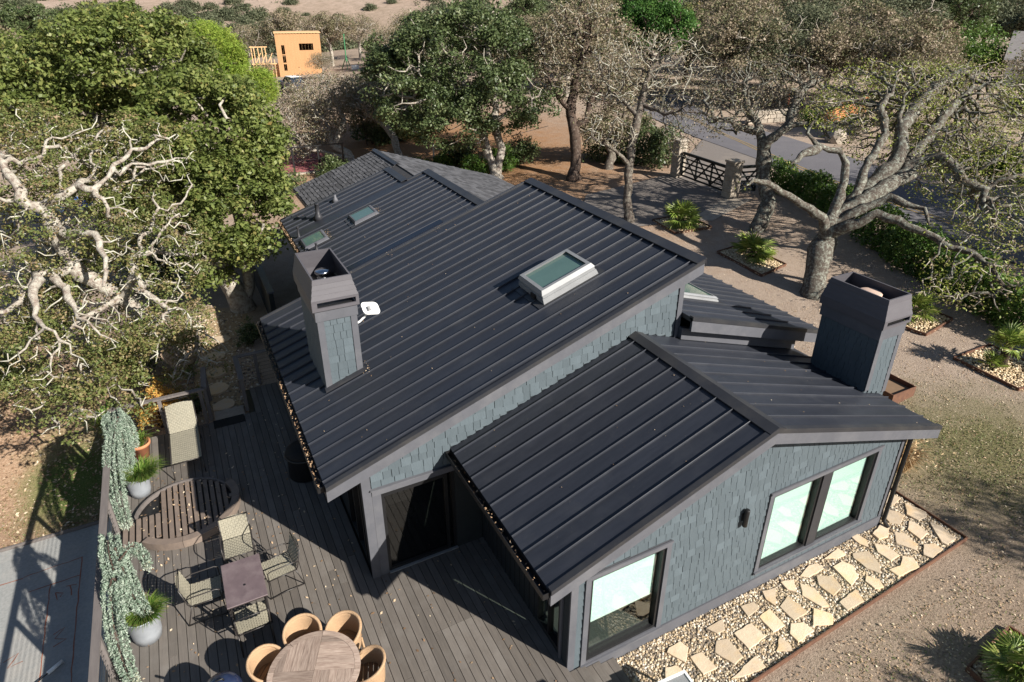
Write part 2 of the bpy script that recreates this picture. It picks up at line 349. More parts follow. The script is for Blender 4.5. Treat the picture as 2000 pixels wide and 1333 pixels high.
def link(name, me, mat, parent=None, loc=None):
    o = bpy.data.objects.new(name, me)
    if mat is not None and me is not None and len(me.materials) == 0: me.materials.append(M[mat] if isinstance(mat, str) else mat)
    COL.objects.link(o)
    if parent is not None: o.parent = parent
    if loc is not None: o.location = loc
    return o
class MB:
    def __init__(s): s.V = []; s.F = []
    def add(s, pts, faces):
        k = len(s.V); s.V += [tuple(p) for p in pts]; s.F += [tuple(i+k for i in f) for f in faces]
        return s
    def hexa(s, a, b):          # two quads, bottom and top, same winding
        return s.add(list(a)+list(b), [(3, 2, 1, 0), (4, 5, 6, 7), (0, 1, 5, 4), (1, 2, 6, 5), (2, 3, 7, 6), (3, 0, 4, 7)])
    def box(s, x0, x1, y0, y1, z0, z1):
        return s.hexa([(x0, y0, z0), (x1, y0, z0), (x1, y1, z0), (x0, y1, z0)], [(x0, y0, z1), (x1, y0, z1), (x1, y1, z1), (x0, y1, z1)])
    def obox(s, c, size, rot):   # oriented box, rot = Matrix 3x3 or z angle
        R = Matrix.Rotation(rot, 3, 'Z') if isinstance(rot, (int, float)) else rot
        c = Vector(c); h = [d/2 for d in size]
        p = [c + R @ Vector((sx*h[0], sy*h[1], sz*h[2])) for sz in (-1, 1) for sx, sy in ((-1, -1), (1, -1), (1, 1), (-1, 1))]
        return s.hexa(p[:4], p[4:])
    def beam(s, a, b, w, t, up=(0, 0, 1)):    # rectangular bar from a to b, width w across, thickness t along up
        a, b = Vector(a), Vector(b); d = (b-a).normalized(); up = Vector(up)
        side = d.cross(up)
        if side.length < 1e-4: side = d.cross(Vector((1, 0, 0)))
        side.normalize(); u = side.cross(d).normalized()
        q = lambda p: [p - side*w/2 - u*t/2, p + side*w/2 - u*t/2, p + side*w/2 + u*t/2, p - side*w/2 + u*t/2]
        return s.hexa(q(a), q(b))
    def prism(s, poly, vec):
        n = len(poly); vec = Vector(vec); P = [Vector(p) for p in poly]
        return s.add(P+[p+vec for p in P], [tuple(reversed(range(n))), tuple(range(n, 2*n))]+[(i, (i+1) % n, n+(i+1) % n, n+i) for i in range(n)])
    def tube(s, pts, r, n=8, caps=True, closed=False):
        P = [Vector(p) for p in pts]; k = len(P)
        rs = r if isinstance(r, (list, tuple)) else [r]*k
        rings = []; ref = None
        for i, p in enumerate(P):
            if closed: t = P[(i+1) % k]-P[i-1]
            else: t = P[min(i+1, k-1)]-P[max(i-1, 0)]
            t.normalize()
            if ref is None:
                ref = t.cross(Vector((0, 0, 1)))
                if ref.length < 1e-3: ref = Vector((1, 0, 0))
            u = (ref - t*ref.dot(t)).normalized(); ref = u; v = t.cross(u)
            rings.append([p+u*cos(2*pi*j/n)*rs[i]+v*sin(2*pi*j/n)*rs[i] for j in range(n)])
        V = [q for g in rings for q in g]; F = []
        for i in range(k if closed else k-1):
            a, b = i*n, ((i+1) % k)*n
            F += [(a+j, a+(j+1) % n, b+(j+1) % n, b+j) for j in range(n)]
        if caps and not closed: F += [tuple(reversed(range(n))), tuple(range((k-1)*n, k*n))]
        return s.add(V, F)
    def lathe(s, prof, n=24, c=(0, 0, 0)):
        V = []; F = []; k = len(prof)
        for r, z in prof: V += [(c[0]+r*cos(2*pi*j/n), c[1]+r*sin(2*pi*j/n), c[2]+z) for j in range(n)]
        for i in range(k-1): F += [(i*n+j, i*n+(j+1) % n, (i+1)*n+(j+1) % n, (i+1)*n+j) for j in range(n)]
        F += [tuple(reversed(range(n))), tuple(range((k-1)*n, k*n))]
        return s.add(V, F)
    def mesh(s, name, smooth=False):
        me = bpy.data.meshes.new(name); me.from_pydata([tuple(v) for v in s.V], [], s.F)
        if smooth: me.polygons.foreach_set('use_smooth', np.ones(len(me.polygons), bool))
        me.update(); return me
    def build(s, name, mat, parent=None, smooth=False, bevel=0.0, loc=None):
        me = s.mesh(name, smooth)
        if bevel:
            bm = bmesh.new(); bm.from_mesh(me)
            bmesh.ops.bevel(bm, geom=bm.edges[:], offset=bevel, segments=1, affect='EDGES', clamp_overlap=True)
            bm.to_mesh(me); bm.free()
        return link(name, me, mat, parent, loc)
def props(o, label=None, cat=None, group=None, kind=None):
    if label: o['label'] = label
    if cat: o['category'] = cat
    if group: o['group'] = group
    if kind: o['kind'] = kind
    return o
def thing(name, label, cat, loc=(0, 0, 0), rz=0.0, group=None):
    o = bpy.data.objects.new(name, None); COL.objects.link(o)
    o.location = loc; o.rotation_euler = (0, 0, rz); o.empty_display_size = 0.2
    return props(o, label, cat, group)
def dup(root, loc, rz=0.0, label=None, group=None, scale=None):
    c = root.copy(); COL.objects.link(c); c.location = loc; c.rotation_euler = (0, 0, rz)
    if scale: c.scale = scale if isinstance(scale, tuple) else (scale,)*3
    if label: c['label'] = label
    if group: c['group'] = group
    for ch in KIDS.get(root.name, []):
        d = ch.copy(); COL.objects.link(d); d.parent = c
        for g in KIDS.get(ch.name, []):
            e = g.copy(); COL.objects.link(e); e.parent = d
    return c
KIDS = {}
def remember(root):
    """note a finished thing's parts so copies need no search"""
    KIDS[root.name] = [o for o in bpy.data.objects if o.parent == root]
    for ch in KIDS[root.name]: KIDS[ch.name] = [o for o in bpy.data.objects if o.parent == ch]
    return root
def structure(name, me, mat):
    o = link(name, me, mat); o['kind'] = 'structure'; return o

# ------------------------------------------------------------------ terrain
def sst(a, b, x):
    t = np.clip((x-a)/(b-a), 0, 1); return t*t*(3-2*t)
def gz(x, y):
    x = np.asarray(x, float); y = np.asarray(y, float)
    z = -0.4 + 1.3*np.clip((x-9)/22, 0, 1)
    z = z - 1.8*sst(-6.85, -7.25, x)*(1-sst(10.4, 17, y))
    s = x*0.3 + y*0.954
    z = z + np.where(s > 150, 0.13*(s-150)*sst(150, 210, s), 0)
    return z
G = lambda x, y: float(gz(x, y))
def grow(a, b, step, k):
    out = [a]
    while out[-1] < b: out.append(out[-1]+step); step *= k
    return out
xs = np.array(sorted(set([round(-v-14, 2) for v in grow(0, 900, 1, 1.18)] + [round(v, 2) for v in np.arange(-14, 36, 0.5)] + [-6.85, -6.95, -7.05, -7.15, -7.25] + [round(36+v, 2) for v in grow(0, 1000, 1, 1.18)])))
ys = np.array(sorted(set([round(-v-8, 2) for v in grow(0, 60, 1, 1.4)] + [round(v, 2) for v in np.arange(-8, 44, 0.5)] + [round(44+v, 2) for v in grow(0, 1400, 1, 1.1)])))
X, Y = np.meshgrid(xs, ys)
Zg = gz(X, Y)
far = sst(60, 200, X*0.3+Y*0.954)
Zg = Zg + far*(4*np.sin(X*0.021+1.0)*np.cos(Y*0.017)+2*np.sin(X*0.05+Y*0.043)) + (1-far)*0.012*RNG.standard_normal(X.shape)
dip = (X > 0.6) & (X < 9.6) & (Y > -1.6) & (Y < 0.6); Zg[dip] = -0.44
nx, ny = len(xs), len(ys)
idx = np.arange(nx*ny).reshape(ny, nx)
Fq = np.stack([idx[:-1, :-1].ravel(), idx[:-1, 1:].ravel(), idx[1:, 1:].ravel(), idx[1:, :-1].ravel()], 1)
structure('ground', npmesh('ground', np.stack([X.ravel(), Y.ravel(), Zg.ravel()], 1), Fq, smooth=True), 'ground')
def GH(x, y):          # height of the undulating sheet, for far things
    f = float(sst(60, 200, x*0.3+y*0.954))
    return G(x, y) + f*(4*sin(x*0.021+1.0)*cos(y*0.017)+2*sin(x*0.05+y*0.043))

def ribbon(name, left, right, off, mat, n=60, kind='structure', parent=None):
    """a sheet between two polylines draped on the terrain"""
    def res(pl):
        P = np.array(pl, float); d = np.r_[0, np.cumsum(np.hypot(*np.diff(P, axis=0).T))]
        t = np.linspace(0, d[-1], n); return np.stack([np.interp(t, d, P[:, 0]), np.interp(t, d, P[:, 1])], 1)
    A, B = res(left), res(right); m_ = 9
    W = np.linspace(0, 1, m_)
    P = A[:, None]*(1-W[None, :, None]) + B[:, None]*W[None, :, None]
    Z = gz(P[..., 0], P[..., 1]) + off
    V = np.concatenate([P, Z[..., None]], 2).reshape(-1, 3)
    id_ = np.arange(n*m_).reshape(n, m_)
    F = np.stack([id_[:-1, :-1].ravel(), id_[:-1, 1:].ravel(), id_[1:, 1:].ravel(), id_[1:, :-1].ravel()], 1)
    o = link(name, npmesh(name, V, F, smooth=True), mat, parent)
    if kind: o['kind'] = kind
    return o
RL = [(36, 52), (32.5, 40), (29.9, 30.8), (28.5, 22.5), (26.1, 14.3), (24.5, 6), (23.4, -2), (22.5, -14)]
RR = [(46, 50), (40, 42), (36.5, 35.4), (35.45, 27.1), (34.0, 21.5), (31.0, 12), (28.8, 4), (27.6, -4), (27.0, -16)]
ribbon('road', RL, RR, 0.05, 'asphalt', 80)
CL = [(40.5, 51), (35.2, 38), (31.9, 30), (29.9, 24.1), (28.1, 18), (27.0, 12), (26.0, 5), (25.2, -4)]
for k, sft in enumerate((0.0, 0.28)):
    ribbon('road_line', [(x+sft, y) for x, y in CL], [(x+sft+0.08, y) for x, y in CL], 0.058, 'yellow', 80)
ribbon('driveway', [(13.6, 20.6), (16.0, 23.8), (22.3, 24.2), (30.2, 30.0)], [(14.2, 18.4), (17.8, 17.2), (21.5, 18.6), (28.7, 22.0)], 0.03, 'drive', 50)
ribbon('driveway_apron', [(17.8, 17.3), (21.6, 18.9)], [(18.6, 16.6), (22.6, 17.9)], 0.034, 'stone', 12)
ribbon('pavement', [(-24, 10.15), (-7.0, 10.15)], [(-24, -16), (-7.0, -16)], 0.03, 'concrete', 40)
structure('court', MB().box(-3.5, 6.0, 37.8, 43.5, -0.42, -0.33).mesh('court'), 'court')
STONES = [[(9.1, 0.56), (9.17, 0.25), (8.84, 0.19), (8.73, 0.32)], [(9.1, 0.09), (9.24, -0.3), (9.15, -0.38), (8.86, -0.39), (8.81, -0.15)],
 [(8.51, 0.2), (8.7, -0.03), (8.69, -0.15), (8.4, -0.27), (8.24, -0.13), (8.31, 0.08)], [(9.03, -0.54), (9.12, -0.76), (9.04, -1.08), (8.72, -1.11), (8.69, -1.01)],
 [(8.68, -0.3), (8.72, -0.44), (8.67, -0.71), (8.36, -0.75), (8.39, -0.45)], [(8.02, -0.08), (8.05, -0.24), (7.82, -0.39), (7.58, -0.35), (7.6, -0.19)],
 [(8.06, -0.37), (8.23, -0.51), (8.17, -0.8), (8.0, -0.91), (7.82, -0.59)], [(8.28, -0.88), (8.51, -0.97), (8.51, -1.14), (8.09, -1.19), (8.02, -1.05)],
 [(7.38, -0.39), (7.55, -0.53), (7.54, -0.83), (7.26, -0.84), (7.23, -0.58)], [(7.3, -0.0), (7.32, -0.24), (7.18, -0.39), (7.1, -0.24), (7.12, -0.05)],
 [(6.74, -0.36), (7.07, -0.47), (6.98, -0.78), (6.77, -0.95), (6.65, -0.74), (6.65, -0.45)],
 [(7.58, -0.88), (7.73, -1.01), (7.61, -1.21), (7.04, -1.17), (7.03, -0.98), (7.31, -1.02)], [(6.59, -0.12), (6.59, -0.31), (6.36, -0.3), (6.13, -0.18)],
 [(6.36, -0.4), (6.46, -0.56), (6.31, -0.81), (6.01, -0.88), (6.08, -0.41)], [(6.47, -0.87), (6.61, -1.04), (6.53, -1.2), (6.34, -1.15), (6.34, -0.95)],
 [(5.6, -0.42), (5.87, -0.56), (5.77, -0.83), (5.48, -0.89), (5.45, -0.59)], [(5.68, -0.16), (5.87, -0.2), (5.85, -0.35), (5.44, -0.36), (5.33, -0.26)],
 [(5.99, -0.99), (5.89, -1.24), (5.44, -1.24), (5.46, -1.05)], [(5.16, -0.39), (5.3, -0.61), (5.21, -1.01), (5.07, -0.96), (4.96, -0.62)],
 [(4.91, -0.92), (5.1, -1.17), (4.92, -1.32), (4.6, -1.17)], [(4.84, -0.2), (5.12, -0.27), (4.92, -0.49), (4.82, -0.38)],
 [(4.7, -0.49), (4.74, -0.92), (4.38, -0.93), (4.38, -0.6)], [(4.35, -0.19), (4.65, -0.25), (4.31, -0.54), (4.27, -0.36)],
 [(4.17, -0.54), (4.15, -0.75), (4.13, -0.93), (3.84, -0.93), (3.86, -0.59)], [(4.26, -0.96), (4.48, -1.05), (4.51, -1.25), (4.08, -1.28), (4.08, -1.1)],
 [(3.72, -0.26), (4.01, -0.29), (4.01, -0.43), (3.68, -0.48)], [(3.28, -0.62), (3.61, -0.62), (3.64, -0.93), (3.19, -0.98), (3.19, -0.63)],
 [(3.88, -1.05), (3.9, -1.28), (3.84, -1.35), (3.6, -1.23)], [(2.82, -0.32), (3.22, -0.31), (3.09, -0.5), (2.92, -0.49)],
 [(2.8, -0.6), (3.0, -0.66), (2.98, -1.04), (2.75, -1.08), (2.62, -0.76)], [(2.17, -0.63), (2.41, -0.65), (2.43, -0.99), (2.15, -0.97)],
 [(3.17, -1.14), (3.18, -1.36), (2.71, -1.31), (2.55, -1.25)], [(1.95, -0.32), (2.21, -0.31), (2.25, -0.47), (2.02, -0.66), (1.87, -0.37)],
 [(1.65, -0.59), (1.84, -0.64), (1.87, -0.84), (1.77, -0.95), (1.53, -0.74)]]
TREES = {'backoak': {'ell': [((21.8, 28.99, 2.89), 1.97, 1.15, 2), ((20.09, 29.05, 2.54), 1.3, 0.97, 1.5)],
             'limbs': [[(20.16, 27.56, -0.07), (20.73, 28.1, 1.06), (21.32, 28.47, 1.9), (21.94, 28.91, 2.89)],
                       [(20.63, 27.96, 1.09), (20.39, 28.57, 1.96), (20.16, 29.18, 2.83)]]},
 'bigoak': {'ell': [((21.99, 11.33, 6.36), 3.08, 1.44, 2.6), ((24.82, 10.24, 5.92), 2.72, 1.88, 3), ((23.93, 7.76, 4.02), 1.78, 2.17, 2.2),
                    ((18.12, 4.72, 1.5), 1.68, 0.93, 1.1), ((22.39, 8.65, 4.2), 1.78, 1.38, 2), ((18.97, 3.92, 1.55), 1.0, 1.0, 1),
                    ((19.97, 10.41, 5.08), 1.18, 1.18, 1.6), ((21.84, 6.14, 2.55), 1.49, 1.11, 1.6), ((19.12, 11.34, 5.96), 1.38, 0.99, 1.6)],
            'limbs': [[(16.13, 8.53, -0.04), (16.51, 8.93, 0.73), (16.9, 9.25, 1.37), (17.46, 9.44, 1.94), (18.27, 9.6, 2.68), (19.45, 9.6, 3.49), (20.49, 9.56, 4.1),
                       (21.05, 9.78, 4.71), (21.34, 10.17, 5.39), (21.48, 10.45, 5.73), (21.94, 10.77, 6.43)],
                      [(16.86, 9.13, 1.93), (16.64, 9.28, 2.71), (15.62, 9.79, 3.38), (14.96, 9.92, 3.71), (14.33, 10.06, 4.09), (13.65, 10.1, 4.25),
                       (13.14, 9.91, 4.14)],
                      [(17.12, 9.2, 2.07), (17.47, 9.44, 3.02), (17.91, 9.68, 4.06), (17.95, 9.78, 4.47), (17.76, 10.0, 4.88), (17.14, 10.28, 5.02), (16.81, 10.51, 5.3),
                       (16.6, 10.63, 5.52), (16.84, 10.63, 5.95)],
                      [(18.08, 9.46, 2.75), (18.8, 9.61, 3.41), (19.22, 9.86, 3.97), (19.98, 10.06, 4.75), (20.52, 10.2, 5.22), (20.73, 10.52, 5.7), (20.74, 10.83, 6.0),
                       (21.11, 10.95, 6.27), (21.66, 11.11, 6.79)],
                      [(17.56, 9.21, 2.49), (18.77, 9.21, 3.12), (19.96, 9.13, 3.58), (20.86, 9.11, 3.87), (21.14, 9.46, 4.25), (21.9, 9.58, 4.66), (22.61, 9.75, 5.12),
                       (23.63, 9.91, 5.85), (24.99, 9.98, 6.73)],
                      [(20.72, 9.13, 4.39), (21.62, 8.49, 4.58), (21.81, 7.92, 4.22), (21.64, 7.51, 3.83), (22.1, 6.89, 3.65), (21.66, 6.6, 3.21)],
                      [(17.32, 8.97, 2.3), (18.23, 8.6, 3.11), (18.69, 8.22, 3.49), (18.85, 7.68, 3.31), (19.12, 7.16, 3.26), (18.85, 6.71, 2.83)],
                      [(16.92, 9.02, 2.01), (17.34, 8.61, 2.5), (17.95, 8.1, 3.0), (18.21, 7.42, 2.89), (18.64, 6.56, 2.59), (18.92, 5.77, 2.27), (19.23, 5.05, 2.13),
                       (19.14, 4.59, 2.05), (18.97, 3.92, 1.55)],
                      [(21.51, 10.38, 5.35), (22.82, 10.69, 5.99), (24.25, 10.96, 6.67), (25.86, 11.03, 7.18)],
                      [(17.0, 10.17, 5.05), (16.1, 10.19, 4.91), (15.36, 10.05, 4.65)]]},
 'brownoak': {'ell': [((20.23, 31.2, 7.65), 3.04, 2.4, 3.5), ((20.85, 29.08, 5.55), 2.53, 1.9, 3), ((18.03, 30.86, 6.12), 1.9, 1.9, 2.5),
                      ((22.32, 32.71, 8.9), 2.65, 1.33, 3)],
              'limbs': [[(17.08, 26.79, -0.02), (17.65, 27.52, 1.47), (17.91, 28.33, 2.83), (18.08, 28.97, 3.78), (18.79, 29.64, 5.3), (19.62, 30.17, 6.7),
                         (20.31, 30.79, 8.1)],
                        [(17.74, 28.07, 2.88), (18.5, 27.87, 3.3), (18.89, 28.17, 4.28), (19.95, 28.35, 5.66)],
                        [(17.88, 28.66, 3.83), (17.3, 29.23, 4.54), (16.95, 29.91, 5.66)]]},
 'darkoak': {'ell': [((13.19, 34.3, 6.63), 4.8, 2.88, 4), ((10.06, 34.37, 4.97), 2.84, 2.84, 3.3), ((13.96, 30.85, 4.55), 2.77, 2.16, 2.6),
                     ((11.25, 31.64, 3.44), 2.77, 1.85, 2.2), ((14.66, 35.11, 8.34), 2.59, 1.46, 3), ((9.31, 36.76, 6.3), 1.62, 1.62, 2.5),
                     ((15.56, 29.28, 4.35), 1.52, 1.37, 2)],
             'limbs': [[(13.49, 30.0, -0.33), (13.45, 30.27, 0.25), (13.3, 31.0, 1.54), (13.25, 31.59, 2.69), (13.2, 32.18, 3.84), (12.72, 33.31, 5.54)],
                       [(13.61, 29.87, -0.22), (14.13, 30.54, 1.55), (14.02, 31.35, 2.98), (14.47, 32.02, 4.69), (14.48, 32.59, 5.82), (14.57, 33.45, 7.53)],
                       [(13.2, 31.48, 2.71), (11.74, 32.73, 4.16), (10.44, 33.58, 5.04)], [(13.96, 31.24, 3.0), (15.05, 30.27, 3.96), (15.89, 29.25, 4.62)]]},
 'gateoak': {'ell': [((21.91, 17.58, 6.22), 2.94, 1.35, 2.3), ((19.1, 17.14, 5.06), 1.66, 1.07, 1.6), ((23.74, 16.32, 5.67), 1.71, 0.98, 1.8),
                     ((20.15, 18.44, 6.1), 1.47, 0.98, 1.8)],
             'limbs': [[(19.3, 14.52, 0.11), (19.83, 14.69, 0.83), (20.22, 14.84, 1.4), (20.25, 15.44, 2.42), (20.55, 15.99, 3.61), (20.59, 16.42, 4.34),
                        (20.59, 16.65, 4.67), (20.42, 16.97, 5.01), (20.38, 17.22, 5.35), (20.45, 17.56, 5.95)],
                       [(20.44, 15.9, 3.64), (20.46, 15.77, 3.97), (21.26, 15.43, 4.65), (21.84, 14.91, 4.79), (22.21, 14.36, 4.69), (22.21, 13.81, 4.26)],
                       [(20.46, 16.3, 4.37), (20.09, 16.32, 4.39), (19.3, 16.66, 4.57), (19.07, 16.78, 4.89), (18.42, 16.95, 4.91), (17.89, 17.18, 5.14)],
                       [(21.5, 15.63, 4.6), (22.17, 16.05, 5.22), (22.82, 16.47, 5.82), (23.89, 16.61, 6.33)]]},
 'greenoak': {'ell': [((-4.78, 22.32, 7.88), 2.73, 1.73, 3), ((-7.04, 23.45, 6.67), 3.16, 1.86, 3), ((-2.93, 18.94, 5.79), 2.43, 1.91, 2.6),
                      ((-2.39, 16.89, 3.76), 1.53, 1.87, 1.8), ((-4.32, 18.32, 4.51), 2.55, 1.7, 2), ((-8.63, 25.25, 7.28), 1.71, 1.33, 2.5),
                      ((-1.84, 18.02, 5.17), 1.22, 2.26, 2), ((-3.32, 17.05, 2.05), 1.04, 1.04, 1.3), ((-4.7, 22.87, 8.94), 1.0, 0.73, 1.5)],
              'limbs': [[(-2.88, 17.88, -0.56), (-2.94, 17.81, -0.06), (-3.16, 17.99, 0.73), (-3.28, 18.2, 1.66), (-3.48, 18.7, 3.06), (-3.91, 19.49, 4.74)],
                        [(-2.83, 17.97, -0.36), (-2.54, 17.89, 0.44), (-2.49, 18.01, 1.39), (-2.41, 18.29, 2.64), (-2.35, 18.93, 4.51), (-2.45, 19.62, 6.33)],
                        [(-3.47, 18.92, 3.0), (-4.75, 20.4, 4.46), (-6.03, 21.88, 5.92)], [(-3.91, 19.49, 4.74), (-4.59, 21.2, 6.61), (-4.94, 22.41, 7.88)],
                        [(-3.28, 18.3, 1.62), (-3.98, 18.57, 2.23), (-5.06, 19.2, 3.15)], [(-2.33, 19.14, 4.46), (-1.4, 18.54, 5.38), (-1.22, 17.7, 5.17)]]},
 'leaningoak': {'ell': [((9.4, 41.98, 3.34), 2.39, 1.65, 3), ((10.81, 42.11, 3.77), 1.49, 1.3, 2.5)],
                'limbs': [[(10.22, 38.96, -0.17), (10.19, 39.76, 0.95), (9.83, 40.54, 1.74), (8.98, 41.5, 2.38), (8.59, 42.4, 3.34)],
                          [(9.76, 40.29, 1.79), (9.83, 41.09, 2.72), (10.58, 41.46, 3.51)]]},
 'lichen': {'ell': [((-5.88, 16.41, 5.72), 2.82, 1.19, 2), ((-7.27, 14.8, 4.25), 1.81, 1.53, 1.8), ((-5.17, 14.14, 3.67), 1.73, 1.58, 1.5),
                    ((-6.13, 12.82, 2.22), 2.34, 1.1, 1.6), ((-7.62, 12.0, 1.61), 1.94, 1.17, 1.4), ((-5.14, 11.95, 1.13), 1.53, 1.04, 1.2),
                    ((-8.3, 13.61, 2.96), 0.93, 1.59, 1.4), ((-7.15, 10.36, 0.92), 1.6, 0.55, 0.9), ((-7.64, 17.85, 6.21), 1.35, 0.9, 1.8)],
            'hint': (-5.04, 13.68, -0.4),
            'limbs': [[(-5.04, 13.68, -0.4), (-5.14, 13.65, -0.15), (-5.21, 13.91, 0.67), (-5.32, 14.18, 1.46), (-5.61, 14.65, 2.44), (-6.0, 14.94, 3.02),
                       (-6.42, 15.23, 3.56), (-6.55, 15.38, 4.11), (-6.56, 15.33, 4.43), (-6.77, 15.53, 5.02), (-7.14, 15.62, 5.25), (-7.58, 15.67, 5.33),
                       (-8.31, 15.95, 5.58)],
                      [(-5.61, 14.57, 2.46), (-5.93, 14.17, 2.5), (-6.28, 13.75, 2.48), (-6.71, 13.35, 2.41)],
                      [(-6.43, 14.78, 3.43), (-6.79, 14.64, 3.52), (-7.15, 14.49, 3.59), (-7.57, 14.06, 3.09), (-8.06, 13.89, 3.0), (-8.31, 13.54, 2.83)],
                      [(-5.61, 14.57, 2.46), (-5.06, 14.36, 3.11), (-4.88, 14.09, 3.28), (-4.76, 13.53, 2.91), (-4.41, 12.87, 2.55)],
                      [(-5.05, 14.28, 3.14), (-4.98, 14.64, 3.62), (-4.45, 14.55, 3.72)], [(-6.85, 14.65, 3.48), (-6.42, 13.49, 2.93), (-6.33, 12.79, 2.88)],
                      [(-7.15, 14.49, 3.59), (-7.19, 13.96, 3.42), (-7.22, 13.26, 2.97), (-6.86, 12.49, 2.75)],
                      [(-6.76, 15.47, 5.03), (-6.27, 15.35, 5.26), (-5.7, 15.2, 5.52), (-5.4, 15.0, 5.46), (-5.19, 14.64, 5.01)],
                      [(-6.55, 15.29, 4.44), (-5.94, 14.66, 4.45), (-5.53, 14.07, 4.34), (-5.44, 13.55, 4.05), (-5.61, 13.03, 3.52)],
                      [(-7.13, 15.54, 5.26), (-7.27, 16.04, 5.8), (-7.51, 16.49, 6.15)], [(-7.56, 15.57, 5.35), (-8.05, 15.22, 4.95), (-8.39, 14.93, 4.8)],
                      [(-5.21, 13.87, 0.68), (-6.19, 13.36, 0.86), (-6.87, 12.72, 1.12), (-7.45, 11.78, 0.93)],
                      [(-5.14, 13.63, -0.14), (-4.6, 13.12, 0.57), (-4.24, 12.81, 1.47)]]},
 'paleoak': {'ell': [((5.55, 41.94, 3.07), 2.67, 2.31, 3.5), ((3.67, 40.7, 1.35), 1.56, 1.56, 2), ((7.2, 42.62, 3.57), 1.82, 1.64, 2.5)],
             'limbs': [[(6.92, 39.18, -0.59), (6.79, 39.7, 0.21), (5.95, 40.4, 0.68), (5.89, 41.06, 1.8), (5.47, 41.8, 2.75), (5.06, 42.55, 3.71)],
                       [(6.16, 39.64, -0.49), (5.45, 40.01, 0.28), (4.21, 40.45, 0.66), (3.59, 40.92, 1.67)],
                       [(5.95, 40.4, 0.68), (7.05, 41.02, 2.06), (7.04, 42.13, 3.3), (6.7, 43.24, 4.22)]]},
 'pine': {'ell': [((-1.56, 32.61, 6.76), 1.77, 2.09, 2.3), ((-1.5, 33.29, 8.05), 1.04, 0.91, 1.5), ((-0.93, 31.93, 7.27), 1.03, 1.28, 1.5)],
          'limbs': [[(-2.63, 30.55, 2.09), (-2.22, 31.51, 4.19), (-1.83, 32.49, 6.29), (-1.53, 33.24, 7.93), (-1.42, 33.57, 8.63)]]},
 'pinesmall': {'ell': [((0.71, 32.06, 5.66), 0.75, 0.91, 1.2)], 'limbs': [[(-0.2, 30.41, 1.86), (0.4, 31.58, 4.5), (0.86, 32.28, 6.19)]]},
 'slimoak': {'ell': [((18.16, 21.89, 7.07), 3.34, 1.54, 2.3), ((14.42, 19.79, 4.32), 1.57, 1.08, 1.3), ((19.16, 20.47, 5.46), 2.05, 1.54, 2),
                     ((16.33, 22.26, 6.03), 1.8, 1.28, 1.8), ((17.67, 18.44, 3.8), 0.86, 0.98, 1)],
             'limbs': [[(15.33, 18.82, -0.17), (15.52, 19.45, 1.07), (15.88, 19.96, 2.25), (16.17, 20.28, 3.04), (16.86, 20.84, 4.63), (17.17, 21.04, 5.19),
                        (17.54, 21.36, 6.06), (18.08, 21.56, 6.85)],
                       [(15.93, 20.09, 2.67), (14.88, 20.03, 3.38), (13.84, 19.82, 3.85)],
                       [(17.14, 21.0, 5.2), (17.45, 20.23, 5.01), (17.5, 19.61, 4.85), (17.96, 19.02, 5.11)],
                       [(16.79, 20.75, 4.65), (16.48, 21.5, 5.25), (16.02, 22.23, 5.68)]]}}

# ------------------------------------------------------------------ the house
house = thing('house', 'charcoal house with black standing seam metal roofs and slate blue shingle walls', 'house', (0, 0, 0))
ML, MR = 0.3448, -0.319
zmain = lambda x: 2.737+ML*(x+2.952)            # main slope, rises to the right
zwl = lambda x: 2.469+0.347*(x+0.61)            # front wing, left slope
zwr = lambda x: 3.878+MR*(x-3.454)              # front wing, right slope
zR = lambda x: 4.25-0.311*(x-4.16)              # low slope right of the main ridge
z2 = lambda x: zmain(x)-0.5                     # rear slope
zS = lambda x: 4.38-0.311*(x-3.25)              # rear right slope

def pan_mesh(dx, dz, w, rib=True):
    L = sqrt(dx*dx+dz*dz); n = Vector((-dz, 0, dx))/L
    n = n if n.z > 0 else -n
    t = n*0.006; b = MB()
    P = [Vector((0, 0, 0)), Vector((dx, 0, dz)), Vector((dx, w, dz)), Vector((0, w, 0))]
    b.hexa([p-t for p in P], [p+t*0.2 for p in P])
    if rib:
        # standing seam: upright fold with rolled top edges
        prof = [(-0.010, -0.001), (-0.010, 0.028), (-0.0075, 0.0365), (-0.002, 0.041), (0.002, 0.041), (0.0075, 0.0365), (0.010, 0.028), (0.010, -0.001)]
        A = [Vector((0, w+p, 0))+n*q_ for p, q_ in prof]; b.prism(A, (dx, 0, dz))
    return b.mesh('roof_panel')
def roof(name, label, x0, z0, x1, z1, edges, thick=0.10, inset=0.0, mat='roof', lastrib=False):
    y0, y1 = edges[0], edges[-1]
    body = MB().prism([(x0, y0+0.01, z0-0.012), (x1, y0+0.01, z1-0.012), (x1, y0+0.01, z1-thick), (x0, y0+0.01, z0-thick)], (0, y1-y0-0.02, 0)).build(name, 'roof_trim', house)
    body['label'] = label
    cache = {}
    dx, dz = x1-x0, z1-z0
    f = 1-inset/abs(dx)
    for a, b in zip(edges[:-1], edges[1:]):
        k = (round(b-a, 3), b != y1 or lastrib)
        if k not in cache: cache[k] = pan_mesh(dx*f, dz*f, b-a, k[1])
        link('roof_panel', cache[k], mat, body, (x0, a, z0))
    return body
def rake(parent, pts, y, depth=0.27, th=0.05, trim=True):
    """barge boards and their metal edge along a gable end"""
    for (xa, za), (xb, zb) in zip(pts[:-1], pts[1:]):
        MB().prism([(xa, y, za-0.03), (xb, y, zb-0.03), (xb, y, zb-depth), (xa, y, za-depth)], (0, th, 0)).build('fascia_board', 'trim', parent)
        if trim: MB().prism([(xa, y-0.014, za+0.035), (xb, y-0.014, zb+0.035), (xb, y-0.014, zb-0.05), (xa, y-0.014, za-0.05)], (0, th+0.05, 0)).build('edge_trim', 'roof_trim', parent)
